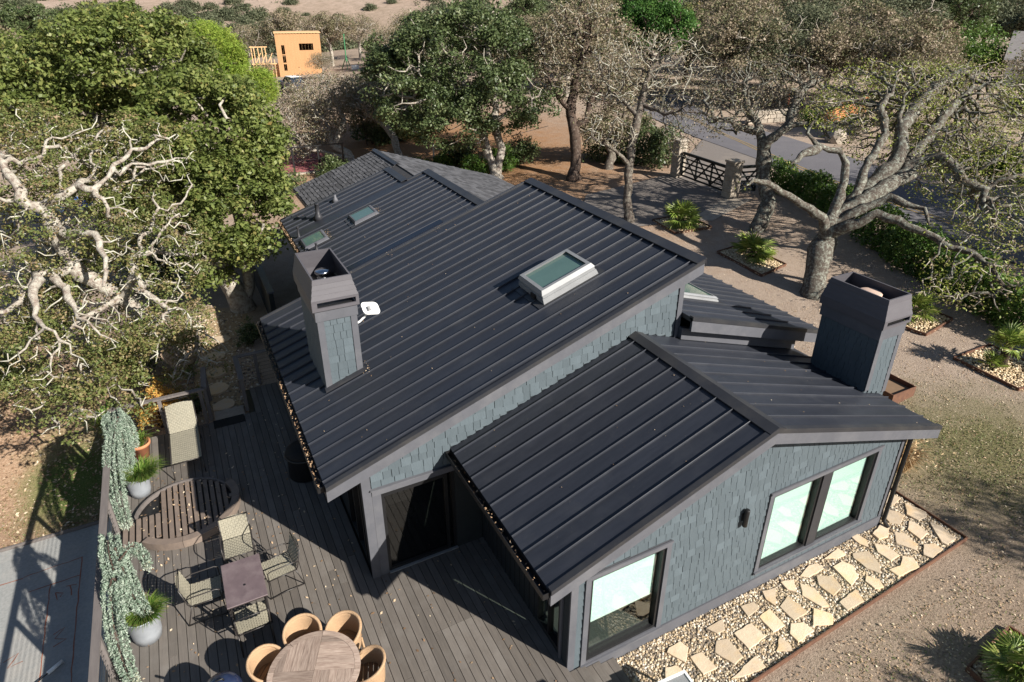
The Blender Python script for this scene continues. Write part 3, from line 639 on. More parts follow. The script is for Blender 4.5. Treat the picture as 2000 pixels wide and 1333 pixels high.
def gutter(parent, x, z, y0, y1, side=-1):
    b = MB(); a, c = sorted((x, x+side*0.11))
    b.box(a, c, y0, y1, z-0.13, z-0.12)
    b.box(a, a+0.008, y0, y1, z-0.119, z-0.02); b.box(c-0.008, c, y0, y1, z-0.119, z-0.02)
    b.box(a+0.009, c-0.009, y0, y0+0.008, z-0.119, z-0.02); b.box(a+0.009, c-0.009, y1-0.008, y1, z-0.119, z-0.02)
    return b.build('gutter', 'black', parent)
def ridge_cap(parent, x, z, m, y0, y1, w=0.20, drop=0.12):
    b = MB()
    b.prism([(x-w, y0, z-w*m+0.055), (x+0.03, y0, z+0.06), (x+0.03, y0, z-drop), (x+0.015, y0, z-drop), (x+0.015, y0, z+0.045), (x-w, y0, z-w*m+0.04)], (0, y1-y0, 0))
    return b.build('ridge_cap', 'roof_trim', parent)
def cap2(parent, x, z, ma, mb, y0, y1, w=0.17):
    b = MB().prism([(x-w, y0, z-w*ma+0.05), (x, y0, z+0.062), (x+w, y0, z+w*mb+0.05), (x+w, y0, z+w*mb+0.035), (x, y0, z+0.045), (x-w, y0, z-w*ma+0.035)], (0, y1-y0, 0))
    return b.build('ridge_cap', 'roof_trim', parent)

e_main = [2.85, 3.03]+[3.403+0.3735*k for k in range(17)]+[9.82]
main_roof = roof('roof', 'large black main roof slope with skylight and chimney', -2.952, zmain(-2.952), 4.67, zmain(4.67), e_main, inset=0.10, lastrib=True)
rake(main_roof, [(-2.952, zmain(-2.952)), (4.67, zmain(4.67))], 2.84)
rake(main_roof, [(-2.952, zmain(-2.952)), (4.67, zmain(4.67))], 9.80, depth=0.20, th=0.04)
ridge_cap(main_roof, 4.67, zmain(4.67), ML, 2.83, 9.84)
MB().box(4.52, 4.60, 3.43, 9.78, 3.9, zmain(4.52)-0.12).build('clerestory_board', 'trim', main_roof)
MB().box(-2.952, -2.93, 2.90, 9.80, zmain(-2.952)-0.24, zmain(-2.952)-0.02).build('eave_board', 'trim_dark', main_roof)
gutter(main_roof, -2.955, 2.737, 2.95, 9.80)

e_w = [-0.40, 0.0, 0.385, 0.765, 1.145, 1.525, 1.905, 2.285, 2.66, 3.035, 3.25]
wing_l = roof('roof', 'nearest black roof slope over the front wing, dark left side', -0.61, zwl(-0.61), 3.454, zwl(3.454), e_w, inset=0.09)
rake(wing_l, [(-0.61, zwl(-0.61)), (3.454, zwl(3.454))], -0.41)
gutter(wing_l, -0.613, 2.469, -0.38, 3.22)
MB().box(-0.61, -0.585, -0.34, 3.24, 2.23, 2.45).build('eave_board', 'trim_dark', wing_l)
e_wr = [-0.40+0.3842*k for k in range(10)]
e_wr[-1] = 3.25
wing_r = roof('roof', 'grey sunlit right slope of the front wing roof', 8.36, zwr(8.36), 3.454, zwr(3.454), e_wr, inset=0.09)
rake(wing_r, [(3.454, zwr(3.454)), (8.36, zwr(8.36))], -0.41)
cap2(wing_r, 3.454, 3.876, 0.347, MR, -0.425, 3.25)
MB().box(8.335, 8.36, -0.34, 3.2, zwr(8.36)-0.25, zwr(8.36)-0.02).build('eave_board', 'trim_dark', wing_r)

e_R = [2.90+0.3842*k for k in range(19)]
r_low = roof('roof', 'grey low roof slope under the main ridge beside the right chimney', 8.95, zR(8.95), 4.61, zR(4.61), e_R)
rake(r_low, [(4.61, zR(4.61)), (8.95, zR(8.95))], 2.89, depth=0.30)
e_2 = [9.80+0.3735*k for k in range(16)]; e_2[-1] = 15.44
rear = roof('roof', 'rear black roof slope with two small skylights', -1.15, z2(-1.15), 3.71, z2(3.71), e_2, inset=0.10)
ridge_cap(rear, 3.71, z2(3.71), ML, 9.80, 15.46)
rake(rear, [(2.92, z2(2.92)), (3.71, z2(3.71))], 15.42, depth=0.2, th=0.04)
e_3 = [15.44+0.3735*k for k in range(6)]+[17.45]
rear2 = roof('roof', 'lowest narrow strip of black metal roof next to the old shingles', -1.15, z2(-1.15), 2.92, z2(2.92), e_3, inset=0.10)
ridge_cap(rear2, 2.92, z2(2.92), ML, 15.46, 17.50)
rake(rear2, [(-1.15, z2(-1.15)), (2.92, z2(2.92))], 17.42, depth=0.16, th=0.04)
gutter(rear, -1.153, z2(-1.15), 9.86, 17.4)
# old shingled roof at the far end: courses of real tabs
def shake_roof(name, label, x0, z0, x1, z1, y0, y1, tab=0.24, course=0.17):
    dx, dz = x1-x0, z1-z0; L = sqrt(dx*dx+dz*dz); a = Vector((dx, 0, dz))/L; n = Vector((-dz, 0, dx))/L
    if n.z < 0: n = -n
    base = Vector((x0, 0, z0))
    body = MB().prism([(x0, y0, z0-0.02), (x1, y0, z1-0.02), (x1, y0, z1-0.14), (x0, y0, z0-0.14)], (0, y1-y0, 0)).build(name, 'shakes', house)
    body['label'] = label
    b = MB(); tint = []
    r = random.Random(3); k = 0
    s = 0.0
    while s < L-0.02:
        y = y0 - r.random()*tab
        while y < y1:
            w = tab*r.uniform(0.75, 1.2); ya, yb = max(y, y0), min(y+w-0.02, y1)
            if yb-ya > 0.03:
                lift = r.uniform(0.018, 0.034); j = r.uniform(-0.02, 0.02)
                p0 = base+a*max(0, s+j); p1 = base+a*min(L, s+course+0.05)
                q = [Vector((p0.x, ya, p0.z)), Vector((p1.x, ya, p1.z)), Vector((p1.x, yb, p1.z)), Vector((p0.x, yb, p0.z))]
                top = [q[0]+n*lift, q[1]+n*0.004, q[2]+n*0.004, q[3]+n*lift]
                b.hexa([p-n*0.018 for p in q], top); tint += [r.random()]*8
            y += w
        s += course
    me = b.mesh('shingle_course'); at = me.attributes.new('tint', 'FLOAT', 'POINT'); at.data.foreach_set('value', np.array(tint, np.float32))
    o = link('roof_shingles', me, 'shakes', body); o['kind'] = 'stuff'
    return body
old = shake_roof('roof', 'old grey shingled roof slope at the far end of the house', -0.11, z2(-0.11)-0.02, 3.25, z2(3.25)-0.02, 17.5, 20.30, 0.19, 0.145)
shake_roof('roof', 'far grey shingled slope facing the driveway', 8.6, zS(8.6), 3.25, zS(3.25), 9.84, 20.30, 0.30, 0.2)
MB().hexa([(2.925, 15.47, 4.1), (3.27, 15.47, 4.2), (3.27, 17.5, 4.2), (2.925, 17.5, 4.1)], [(2.925, 15.47, 4.225), (3.27, 15.47, 4.355), (3.27, 17.5, 4.355), (2.925, 17.5, 4.225)]).build('filler_board', 'shakes', old)
MB().hexa([(3.1, 9.9, 4.1), (3.73, 9.9, 4.05), (3.73, 15.4, 4.05), (3.1, 15.4, 4.1)], [(3.1, 9.9, 4.2), (3.73, 9.9, 4.18), (3.73, 15.4, 4.18), (3.1, 15.4, 4.2)]).build('filler_board', 'shakes', old)
MB().hexa([(-0.9, 10.95, z2(-0.9)+0.006), (2.45, 10.95, z2(2.45)+0.006), (2.45, 11.22, z2(2.45)+0.006), (-0.9, 11.22, z2(-0.9)+0.006)], [(-0.9, 10.95, z2(-0.9)+0.052), (2.45, 10.95, z2(2.45)+0.052), (2.45, 11.22, z2(2.45)+0.052), (-0.9, 11.22, z2(-0.9)+0.052)]).build('roof_strip', 'dark_strip', rear)  # dark glossy strip laid on the rear slope behind the main roof
cap2(old, 3.25, 4.375, ML, -0.311, 17.4, 20.32, 0.12)
MB().box(-0.14, -0.11, 17.5, 20.3, z2(-0.11)-0.2, z2(-0.11)-0.03).build('eave_board', 'trim', old)

# ---- walls
SHINGLES = []      # (x, y, z, w, h): shingles on walls that face the camera side
def shingle_field(parent, x0, x1, zlo, zhi, y, holes=(), course=0.163, wr=(0.10, 0.21), seed=1, sag=0.016):
    """courses of single shingles over x0..x1 between zlo(x) and zhi(x), leaving out the holes"""
    r = random.Random(seed)
    zmin = min(zlo(x0), zlo(x1), zlo((x0+x1)/2)); zmax = max(zhi(x0), zhi(x1), zhi(3.454) if x0 < 3.454 < x1 else -9)
    z = zmin-0.02
    while z < zmax:
        free = [(x0, x1)]
        for hx0, hx1, hz0, hz1 in holes:
            if hz0 < z+course*0.6 and hz1 > z+course*0.4:
                nf = []
                for a, b in free:
                    if hx1 <= a or hx0 >= b: nf.append((a, b))
                    else:
                        if hx0-a > 0.03: nf.append((a, hx0))
                        if b-hx1 > 0.03: nf.append((hx1, b))
                free = nf
        for a, b in free:
            x = a - r.random()*0.1*(a == x0)
            x = max(x, a)
            while x < b-0.02:
                w = r.uniform(*wr); w = min(w, b-x)
                if b-x-w < 0.05: w = b-x
                zz = z + r.uniform(-sag, sag)
                c = x+w/2; lo = zlo(c); hi = min(zhi(x), zhi(x+w))
                zt = zz+course+0.03
                if zz < lo: zz = lo
                if zt > hi: zt = hi
                if zt-zz > 0.04: SHINGLES.append((parent, x, y, zz, w-0.0085, zt-zz))
                x += w
        z += course
TRC = 'trim'
def casing(parent, x0, x1, z0, z1, y, w=0.10, d=0.045, sill=True, mat='trim'):
    b = MB()
    b.box(x0-w, x0, y-d, y+0.02, z0-w, z1+w); b.box(x1, x1+w, y-d, y+0.02, z0-w, z1+w)
    b.box(x0+0.001, x1-0.001, y-d, y+0.02, z1, z1+w)
    b.box(x0+0.001, x1-0.001, y-d, y+0.02, z0-w, z0)
    b.build('casing', mat, parent)
    if sill: MB().box(x0-w*1.1, x1+w*1.1, y-d-0.035, y-d+0.012, z0-0.045, z0-0.012).build('sill', mat, parent)
    MB().box(x0-w*1.05, x1+w*1.05, y-d-0.02, y-d+0.012, z1+w-0.03, z1+w+0.012).build('drip_cap', mat, parent)
def window(x0, x1, z0, z1, y, label, blind_to=None, glass='glass', cas=0.10):
    f = MB(); t = 0.055
    f.box(x0, x0+t, y-0.015, y+0.09, z0, z1); f.box(x1-t, x1, y-0.015, y+0.09, z0, z1)
    f.box(x0+t, x1-t, y-0.015, y+0.09, z1-t, z1); f.box(x0+t, x1-t, y-0.015, y+0.09, z0, z0+t)
    w = f.build('window', 'black', house); w['label'] = label
    MB().box(x0+t, x1-t, y+0.05, y+0.056, z0+t, z1-t).build('pane', glass, w)
    if blind_to is not None:
        b = MB().box(x0+t+0.012, x1-t-0.03, y+0.10, y+0.106, blind_to, z1-t-0.01)
        b.build('blind', 'blind', w)
        MB().box(x0+t+0.012, x1-t-0.03, y+0.097, y+0.112, blind_to-0.03, blind_to-0.001).build('blind_rail', 'white', w)
    if cas: casing(w, x0, x1, z0, z1, y, cas)
    return w
W1, W2, W3_ = (0.36, 1.845, -0.085, 1.835), (4.275, 5.575, 0.095, 1.905), (5.825, 7.14, 0.095, 1.905)
top = lambda x: (zwl(x) if x < 3.454 else zwr(x))-0.115
fw = MB()
def wcol(b, x0, x1, z0, z1=None, y=0.0, th=0.16):
    if z1 is not None: b.box(x0, x1, y, y+th, z0, z1)
    else: b.hexa([(x0, y, z0), (x1, y, z0), (x1, y+th, z0), (x0, y+th, z0)], [(x0, y, top(x0)), (x1, y, top(x1)), (x1, y+th, top(x1)), (x0, y+th, top(x0))])
ZB = -0.42
wcol(fw, 0.0, W1[0], ZB); wcol(fw, W1[0], W1[1], ZB, W1[2]); wcol(fw, W1[0], W1[1], W1[3]); wcol(fw, W1[1], 3.454, ZB); wcol(fw, 3.454, W2[0], ZB)
wcol(fw, W2[0], W2[1], ZB, W2[2]); wcol(fw, W2[0], W2[1], W2[3]); wcol(fw, W2[1], W3_[0], ZB); wcol(fw, W3_[0], W3_[1], ZB, W3_[2]); wcol(fw, W3_[0], W3_[1], W3_[3]); wcol(fw, W3_[1], 8.0, ZB)
front_wall = fw.build('wall', 'wallback', house); front_wall['label'] = 'front gable wall of slate blue shingles with three windows'
window(*W1, 0.0, 'single window with its mint blind two thirds down', 0.70)
wb = window(*W2, 0.0, 'left pane of the paired windows with mint blind fully down', 0.17, cas=0)
wc = window(*W3_, 0.0, 'right pane of the paired windows with mint blind fully down', 0.17, cas=0)
casing(wb, W2[0], W3_[1], W2[2], W2[3], 0.0, 0.10)
MB().box(W2[1]+0.004, W3_[0]-0.004, -0.04, 0.02, W2[2]+0.001, W2[3]-0.001).build('mullion', 'trim_dark', wb)
hole = [(W1[0]-0.09, W1[1]+0.09, W1[2]-0.09, W1[3]+0.09), (W2[0]-0.09, W3_[1]+0.09, W2[2]-0.09, W2[3]+0.09)]
shingle_field(front_wall, 0.14, 7.88, lambda x: ZB+0.30, lambda x: (zwl(x) if x < 3.454 else zwr(x))-0.20, -0.002, hole, seed=5)
MB().box(-0.02, 8.02, -0.045, 0.0, ZB, ZB+0.29).build('base_board', 'trim', front_wall)
MB().box(0.0, 0.13, -0.035, 0.0, ZB+0.30, 2.15).build('corner_board', 'trim', front_wall)
MB().box(7.89, 8.03, -0.035, 0.0, ZB+0.30, 2.2).build('corner_board', 'trim', front_wall)
# wall lamp: a black cylinder sconce
lamp = MB().lathe([(0.042, 0), (0.047, 0.01), (0.047, 0.36), (0.042, 0.37)], 16, (3.565, -0.085, 1.57)).build('wall_lamp', 'black', front_wall, smooth=True)
MB().box(3.53, 3.60, -0.045, -0.015, 1.66, 1.82).build('lamp_bracket', 'black', front_wall)
dp = MB().tube([(8.05, -0.10, 2.0), (8.05, -0.09, 1.9), (8.05, -0.09, -0.25), (8.05, -0.22, -0.36)], 0.045, 8).build('downspout', 'black', front_wall, smooth=True)

lw = MB()       # left side wall of the wing (dark vertical boards) with a narrow corner window
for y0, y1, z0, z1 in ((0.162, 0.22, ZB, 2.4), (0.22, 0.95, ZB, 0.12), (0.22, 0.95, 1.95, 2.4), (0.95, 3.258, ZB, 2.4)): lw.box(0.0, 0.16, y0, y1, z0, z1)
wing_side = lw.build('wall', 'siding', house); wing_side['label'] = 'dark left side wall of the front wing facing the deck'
for k in range(12): MB().box(-0.018, -0.001, 1.08+k*0.185, 1.105+k*0.185, 0.02, 2.25).build('batten', 'siding', wing_side)
sw = MB()
for y0, y1, z0, z1 in ((0.222, 0.27, 0.12, 1.95), (0.56, 0.60, 0.12, 1.95), (0.90, 0.948, 0.12, 1.95)): sw.box(-0.02, 0.08, y0, y1, z0, z1)
for y0, y1 in ((0.271, 0.559), (0.601, 0.899)): sw.box(-0.02, 0.08, y0, y1, 0.12, 0.17).box(-0.02, 0.08, y0, y1, 1.90, 1.95)
w_side = sw.build('window', 'black', house); w_side['label'] = 'narrow dark window at the corner under the front eave'
MB().box(0.03, 0.036, 0.27, 0.90, 0.13, 1.94).build('pane', 'glass', w_side)
MB().box(-0.03, 0.0, 0.162, 0.22, 0.0, 2.3).build('casing', 'trim', w_side)
MB().box(0.16, 7.84, 0.18, 3.2, -0.12, -0.04).build('floor', 'inside', house)
MB().box(0.17, 7.84, 3.06, 3.2, -0.03, 2.2).build('inner_wall', 'inside', house)
ww = MB().hexa([(7.84, 0.162, ZB), (8.0, 0.162, ZB), (8.0, 3.258, ZB), (7.84, 3.258, ZB)], [(7.84, 0.162, 2.35), (8.0, 0.162, 2.3), (8.0, 3.258, 2.3), (7.84, 3.258, 2.35)])
ww.build('wall', 'shingle', house)['label'] = 'right side wall of the front wing by the chimney'

# main gable wall with the sliding door
YB = 3.26
DX0, DX1, DZ = -1.98, -0.56, 1.92
mt = lambda x: zmain(x)-0.13
mg = MB()
def mcol(x0, x1, z0, z1=None):
    if z1 is not None: mg.box(x0, x1, YB, YB+0.16, z0, z1)
    else: mg.hexa([(x0, YB, z0), (x1, YB, z0), (x1, YB+0.16, z0), (x0, YB+0.16, z0)], [(x0, YB, mt(x0)), (x1, YB, mt(x1)), (x1, YB+0.16, mt(x1)), (x0, YB+0.16, mt(x0))])
mcol(-2.27, DX0, ZB); mcol(DX0, DX1, ZB, 0.02); mcol(DX0, DX1, DZ); mcol(DX1, 4.58, ZB)
main_wall = mg.build('wall', 'wallback', house); main_wall['label'] = 'slate blue shingle gable wall between the two big roof slopes'
def zlo_main(x):
    if x < -0.62: return 2.10
    return (zwl(x) if x < 3.454 else zwr(x))+0.01
shingle_field(main_wall, -2.13, 4.47, zlo_main, lambda x: zmain(x)-0.20, YB-0.002, [], seed=9, wr=(0.13, 0.27))
mb_ = MB(); mb_.box(-2.31, -2.15, YB-0.04, YB, 0.0, zmain(-2.3)-0.2); mb_.build('corner_board', 'trim', main_wall)
MB().box(4.48, 4.60, YB-0.04, YB, zwr(4.55)+0.02, zmain(4.45)-0.15).build('corner_board', 'trim', main_wall)
MB().box(-2.145, DX0-0.001, YB-0.03, YB, 0.0, 1.96).build('casing_board', 'trim', main_wall)
MB().box(-2.145, -0.45, YB-0.055, YB, 1.965, 2.095).build('header_board', 'trim', main_wall)
MB().box(-2.17, -0.43, YB-0.085, YB, 2.096, 2.115).build('drip_cap', 'trim', main_wall)
MB().box(DX1+0.001, -0.02, YB-0.02, YB, 0.0, 1.96).build('side_panel', 'siding', main_wall)
sd = MB()
for x0, x1 in ((DX0, DX0+0.06), (DX1-0.20, DX1-0.14), (DX1-0.06, DX1)): sd.box(x0, x1, YB-0.012, YB+0.10, 0.03, DZ)
sd.box(DX0+0.06, DX1-0.2, YB-0.012, YB+0.10, DZ-0.07, DZ).box(DX0+0.06, DX1-0.2, YB-0.012, YB+0.10, 0.03, 0.09)
door = sd.build('sliding_door', 'black', house); door['label'] = 'black framed sliding glass door opening onto the deck'
MB().box(DX0+0.06, DX1-0.2, YB+0.04, YB+0.046, 0.09, DZ-0.07).build('pane', 'doorglass', door)
MB().box(DX1-0.14, DX1-0.06, YB+0.04, YB+0.046, 0.03, DZ).build('pane', 'doorglass', door)
MB().box(DX0, DX1, YB-0.07, YB-0.013, 0.012, 0.03).build('threshold', 'alu', door)
MB().box(-2.1, 4.3, YB+0.18, 9.6, -0.10, -0.02).build('floor', 'inside', house)
ls = MB()
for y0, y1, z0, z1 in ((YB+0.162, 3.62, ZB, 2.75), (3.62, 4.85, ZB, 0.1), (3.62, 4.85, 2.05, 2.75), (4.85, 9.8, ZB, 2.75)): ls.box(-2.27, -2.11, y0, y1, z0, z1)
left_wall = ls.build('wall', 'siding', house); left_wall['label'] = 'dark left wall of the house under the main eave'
lwf = MB()
for y0, y1 in ((3.622, 3.68), (4.2, 4.26), (4.79, 4.848)): lwf.box(-2.29, -2.18, y0, y1, 0.1, 2.05)
lwin = lwf.build('window', 'black', house); lwin['label'] = 'tall dark window beside the deck under the main eave'
MB().box(-2.23, -2.224, 3.63, 4.84, 0.11, 2.04).build('pane', 'doorglass', lwin)
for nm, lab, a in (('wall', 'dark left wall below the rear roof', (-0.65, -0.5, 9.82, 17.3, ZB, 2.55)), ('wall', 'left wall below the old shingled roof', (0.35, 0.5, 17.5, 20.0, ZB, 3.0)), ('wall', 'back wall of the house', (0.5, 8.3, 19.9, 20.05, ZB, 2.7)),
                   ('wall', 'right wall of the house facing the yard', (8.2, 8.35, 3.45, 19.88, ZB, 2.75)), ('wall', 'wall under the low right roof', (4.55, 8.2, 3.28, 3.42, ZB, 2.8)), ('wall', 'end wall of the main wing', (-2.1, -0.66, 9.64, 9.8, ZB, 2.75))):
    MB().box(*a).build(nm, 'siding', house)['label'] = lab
# gable strip below the low right roof: grey board
MB().hexa([(4.56, 3.1, zwr(4.56)+0.02), (8.2, 3.1, zwr(8.2)+0.02), (8.2, 3.24, zwr(8.2)+0.02), (4.56, 3.24, zwr(4.56)+0.02)], [(4.56, 3.1, zR(4.56)-0.32), (8.2, 3.1, zR(8.2)-0.32), (8.2, 3.24, zR(8.2)-0.32), (4.56, 3.24, zR(4.56)-0.32)]).build('flashing_board', 'trim', r_low)

# ---- chimneys
def chimney(label, x0, x1, y0, y1, zbase, zs, zb, zslot, zt, flue, shmin):
    ch = MB().box(x0, x1, y0, y1, zbase, zs).build('chimney', 'shingle', house); ch['label'] = label
    w = 0.11
    for a, b in ((x0-0.012, x0+w), (x1-w, x1+0.012)): MB().box(a, b, y0-0.025, y0, shmin(a), zs).build('corner_board', 'trim', ch)
    o = 0.035
    def collar(o, za, zb_, mat, nm, front_gap=None):
        b = MB()
        b.box(x0-o, x0, y0, y1, za, zb_); b.box(x1, x1+o, y0, y1, za, zb_); b.box(x0-o, x1+o, y1, y1+o, za, zb_)
        b.box(x0-o, x1+o, y0-o, y0, za, zb_)
        return b.build(nm, mat, ch)
    collar(0.035, zs-0.005, zb, 'trim', 'band')
    # slotted lip
    o = 0.075; b = MB(); g0, g1 = zb+(zslot-zb)*0.30, zb+(zslot-zb)*0.78
    b.box(x0-o, x1+o, y0-o, y0-o+0.03, zb+0.001, g0); b.box(x0-o, x1+o, y0-o, y0-o+0.03, g1, zslot)
    b.box(x0-o, x0-o+0.1, y0-o, y0-o+0.03, g0, g1); b.box(x1+o-0.06, x1+o, y0-o, y0-o+0.03, g0, g1)
    b.box(x0-o, x0-o+0.03, y0-o+0.031, y1+o, zb+0.001, zslot); b.box(x1+o-0.03, x1+o, y0-o+0.031, y1+o, zb+0.001, zslot); b.box(x0-o+0.031, x1+o-0.031, y1+o-0.03, y1+o, zb+0.001, zslot)
    b.build('slotted_band', 'cap', ch)
    MB().box(x0+0.02, x1-0.02, y0+0.02, y1-0.02, zs, zb+0.06).build('chimney_top', 'black', ch)
    # tapering open cap: boards with a lapped step each
    n = 4; h = (zt-zslot)/n
    for i in range(n):
        def rect(t, k=0.0): 
            q = 0.075*(1-t)-0.012*t - k
            return [(x0-q, y0-q), (x1+q, y0-q), (x1+q, y1+q), (x0-q, y1+q)]
        a, c = rect(i/n, 0.0), rect((i+0.9)/n, 0.012 if i < n-1 else 0)
        ia, ic = rect(i/n, 0.03), rect((i+0.9)/n, 0.03)
        z0, z1 = zslot+i*h+0.001, zslot+(i+1)*h
        b = MB()
        for j in range(4):
            k = (j+1) % 4
            b.hexa([(*a[j], z0), (*a[k], z0), (*ia[k], z0), (*ia[j], z0)], [(*c[j], z1), (*c[k], z1), (*ic[k], z1), (*ic[j], z1)])
        b.build('cap_board', 'cap', ch)
    if flue: MB().lathe(flue[3], 24, flue[:3]).build('flue', flue[4], ch, smooth=True)
    shingle_field(ch, x0+0.112, x1-0.112, lambda x: shmin(x), lambda x: zs-0.01, y0-0.002, [], seed=int(x0*7+90), wr=(0.11, 0.2), sag=0.004, course=0.165)
    return ch
c1 = chimney('tall left chimney with a steel flue inside its open cap', -2.285, -1.553, 5.46, 7.08, 2.6, 4.48, 4.70, 4.92, 5.30,
        (-1.90, 6.42, 4.72, [(0.07, 0), (0.07, 0.17), (0.11, 0.18), (0.12, 0.23), (0.10, 0.25), (0.10, 0.29), (0.15, 0.31), (0.155, 0.36), (0.13, 0.385), (0.0, 0.39)], 'steel'), lambda x: zmain(x)+0.05)
MB().hexa([(-2.33, 5.36, zmain(-2.33)+0.012), (-1.50, 5.36, zmain(-1.5)+0.012), (-1.50, 5.459, zmain(-1.5)+0.012), (-2.33, 5.459, zmain(-2.33)+0.012)], [(-2.33, 5.36, zmain(-2.33)+0.05), (-1.50, 5.36, zmain(-1.5)+0.05), (-1.50, 5.459, zmain(-1.5)+0.08), (-2.33, 5.459, zmain(-2.33)+0.08)]).build('flashing', 'roof_trim', c1)
c2 = chimney('right chimney at the eave with a round clay flue inside its open cap', 7.82, 8.53, 0.97, 2.33, ZB, 3.74, 4.00, 4.19, 4.61,
        (8.24, 1.66, 4.02, [(0.19, 0), (0.19, 0.32), (0.24, 0.34), (0.24, 0.42), (0.20, 0.44), (0.0, 0.445)], 'flueclay'), lambda x: zwr(x)+0.04)
# ---- skylights and pipes
def skylight(label, zf, x0, x1, y0, y1, hgt, mat='skyglass', curb='alu'):
    m = zf(1.0)-zf(0.0); k = sqrt(1+m*m)
    R = Matrix(((1/k, 0, -m/k), (0, 1, 0), (m/k, 0, 1/k)))
    c = Vector(((x0+x1)/2, (y0+y1)/2, zf((x0+x1)/2))); lx, ly = (x1-x0)*k, y1-y0
    at = lambda u, v, n: c + R @ Vector((u, v, n))
    b = MB()
    def shell(o0, n0, o1, n1, th=0.03):
        for s in (((-1, -1), (1, -1)), ((1, -1), (1, 1)), ((1, 1), (-1, 1)), ((-1, 1), (-1, -1))):
            (ax, ay), (bx, by) = s
            P = lambda o, n: [at(ax*(lx/2+o), ay*(ly/2+o), n), at(bx*(lx/2+o), by*(ly/2+o), n), at(bx*(lx/2+o-th), by*(ly/2+o-th), n), at(ax*(lx/2+o-th), ay*(ly/2+o-th), n)]
            b.hexa(P(o0, n0), P(o1, n1))
    shell(0.07, 0.0, 0.05, hgt*0.45); shell(0.035, hgt*0.45, 0.03, hgt*0.7); shell(0.045, hgt*0.7, 0.0, hgt, 0.075 if hgt > 0.15 else 0.04)
    s = b.build('skylight', curb, house); s['label'] = label
    g = MB().obox(at(0, 0, hgt*0.80), (lx-(0.12 if hgt > 0.15 else 0.06), ly-(0.12 if hgt > 0.15 else 0.06), 0.012), R).build('pane', mat, s)
    fl = MB().obox(at(0, 0, 0.012), (lx+0.42, ly+0.28, 0.012), R).build('flashing', 'roof_trim', s)
    return s
s1 = skylight('large raised skylight with teal glass on the main roof slope', zmain, 1.98, 3.12, 4.31, 5.24, 0.29)
MB().box(1.86, 1.96, 4.55, 4.72, zmain(1.9)+0.03, zmain(1.9)+0.12).build('skylight_motor', 'black', s1)
skylight('small blue skylight in the middle of the rear roof', z2, 0.66, 1.36, 13.9, 14.66, 0.10, curb='trim')
skylight('small skylight with greenish glass by the rear gutter', z2, -0.96, -0.30, 13.85, 14.63, 0.10, curb='trim')
skylight('white rimmed skylight half hidden under the main ridge', zR, 5.2, 6.62, 4.3, 5.3, 0.12)
def pipe(label, x, y, h, r, zf, cone=False):
    z = zf(x)
    prof = [(r*2.6, -0.02), (r*1.25, r*2.2), (r, r*2.4), (r, h), (r*1.15, h+0.01), (r*1.15, h+0.03), (0.0, h+0.03)] if not cone else [(r*3, -0.02), (r*1.3, h*0.55), (r, h*0.6), (r, h), (0, h)]
    p = MB().lathe(prof, 14, (x, y, z)).build('vent_pipe', 'trim_dark' if not cone else 'trim', house, smooth=True); p['label'] = label
pipe('tall dark vent pipe near the old shingles', -0.12, 15.9, 0.5, 0.075, z2)
pipe('short vent pipe with a light cone flashing by the old shingles', 0.69, 16.74, 0.24, 0.045, z2, True)
pipe('thin vent pipe near the leaf filled rear gutter', -0.96, 15.1, 0.35, 0.035, z2)
pipe('low vent pipe beside the greenish skylight', -0.75, 13.4, 0.22, 0.035, z2)

# ---- shingles: the 300 nearest singly, the rest joined
camp = Vector((-4.056, -5.843, 9.923))
SHINGLES.sort(key=lambda s: ((Vector((s[1], s[2], s[3]))-camp).length)/sqrt(s[4]*s[5]))
def shingle_pts(w, h, t=0.021):
    return [(0, -t, 0), (w, -t, 0), (w, 0, 0), (0, 0, 0)], [(0, -0.004, h), (w, -0.004, h), (w, 0, h), (0, 0, h)]
cache = {}
_rs = random.Random(4)
for par, x, y, z, w, h in SHINGLES[:300]:
    k = (round(w, 2), round(h, 2))
    if k not in cache:
        cache[k] = MB().hexa(*shingle_pts(*k)).mesh('shingle')
    o = link('shingle', cache[k], 'shingle', par, (x, y, z))
    o.rotation_euler = (0, _rs.uniform(-0.02, 0.02), 0)
rest = MB(); tin = []
for par, x, y, z, w, h in SHINGLES[300:]:
    a, b = shingle_pts(w, h); rest.hexa([(p[0]+x, p[1]+y, p[2]+z) for p in a], [(p[0]+x, p[1]+y, p[2]+z) for p in b])
for (x, y0, y1, z0, z1) in ((-2.286, 5.47, 7.07, 2.9, 4.47), (7.819, 0.98, 2.32, 2.3, 3.73)):
    z = z0
    while z < z1-0.03:
        y = y0
        while y < y1-0.03:
            w = min(_rs.uniform(0.1, 0.2), y1-y); zz = z+_rs.uniform(-0.01, 0.01); hh = min(0.19, z1-zz)
            rest.hexa([(x-0.016, y+w-0.006, zz), (x-0.016, y, zz), (x, y, zz), (x, y+w-0.006, zz)], [(x-0.004, y+w-0.006, zz+hh), (x-0.004, y, zz+hh), (x, y, zz+hh), (x, y+w-0.006, zz+hh)])
            y += w
        z += 0.163
o = rest.build('shingle_field', 'shingle', house); o['kind'] = 'stuff'
print('shingles', len(SHINGLES))

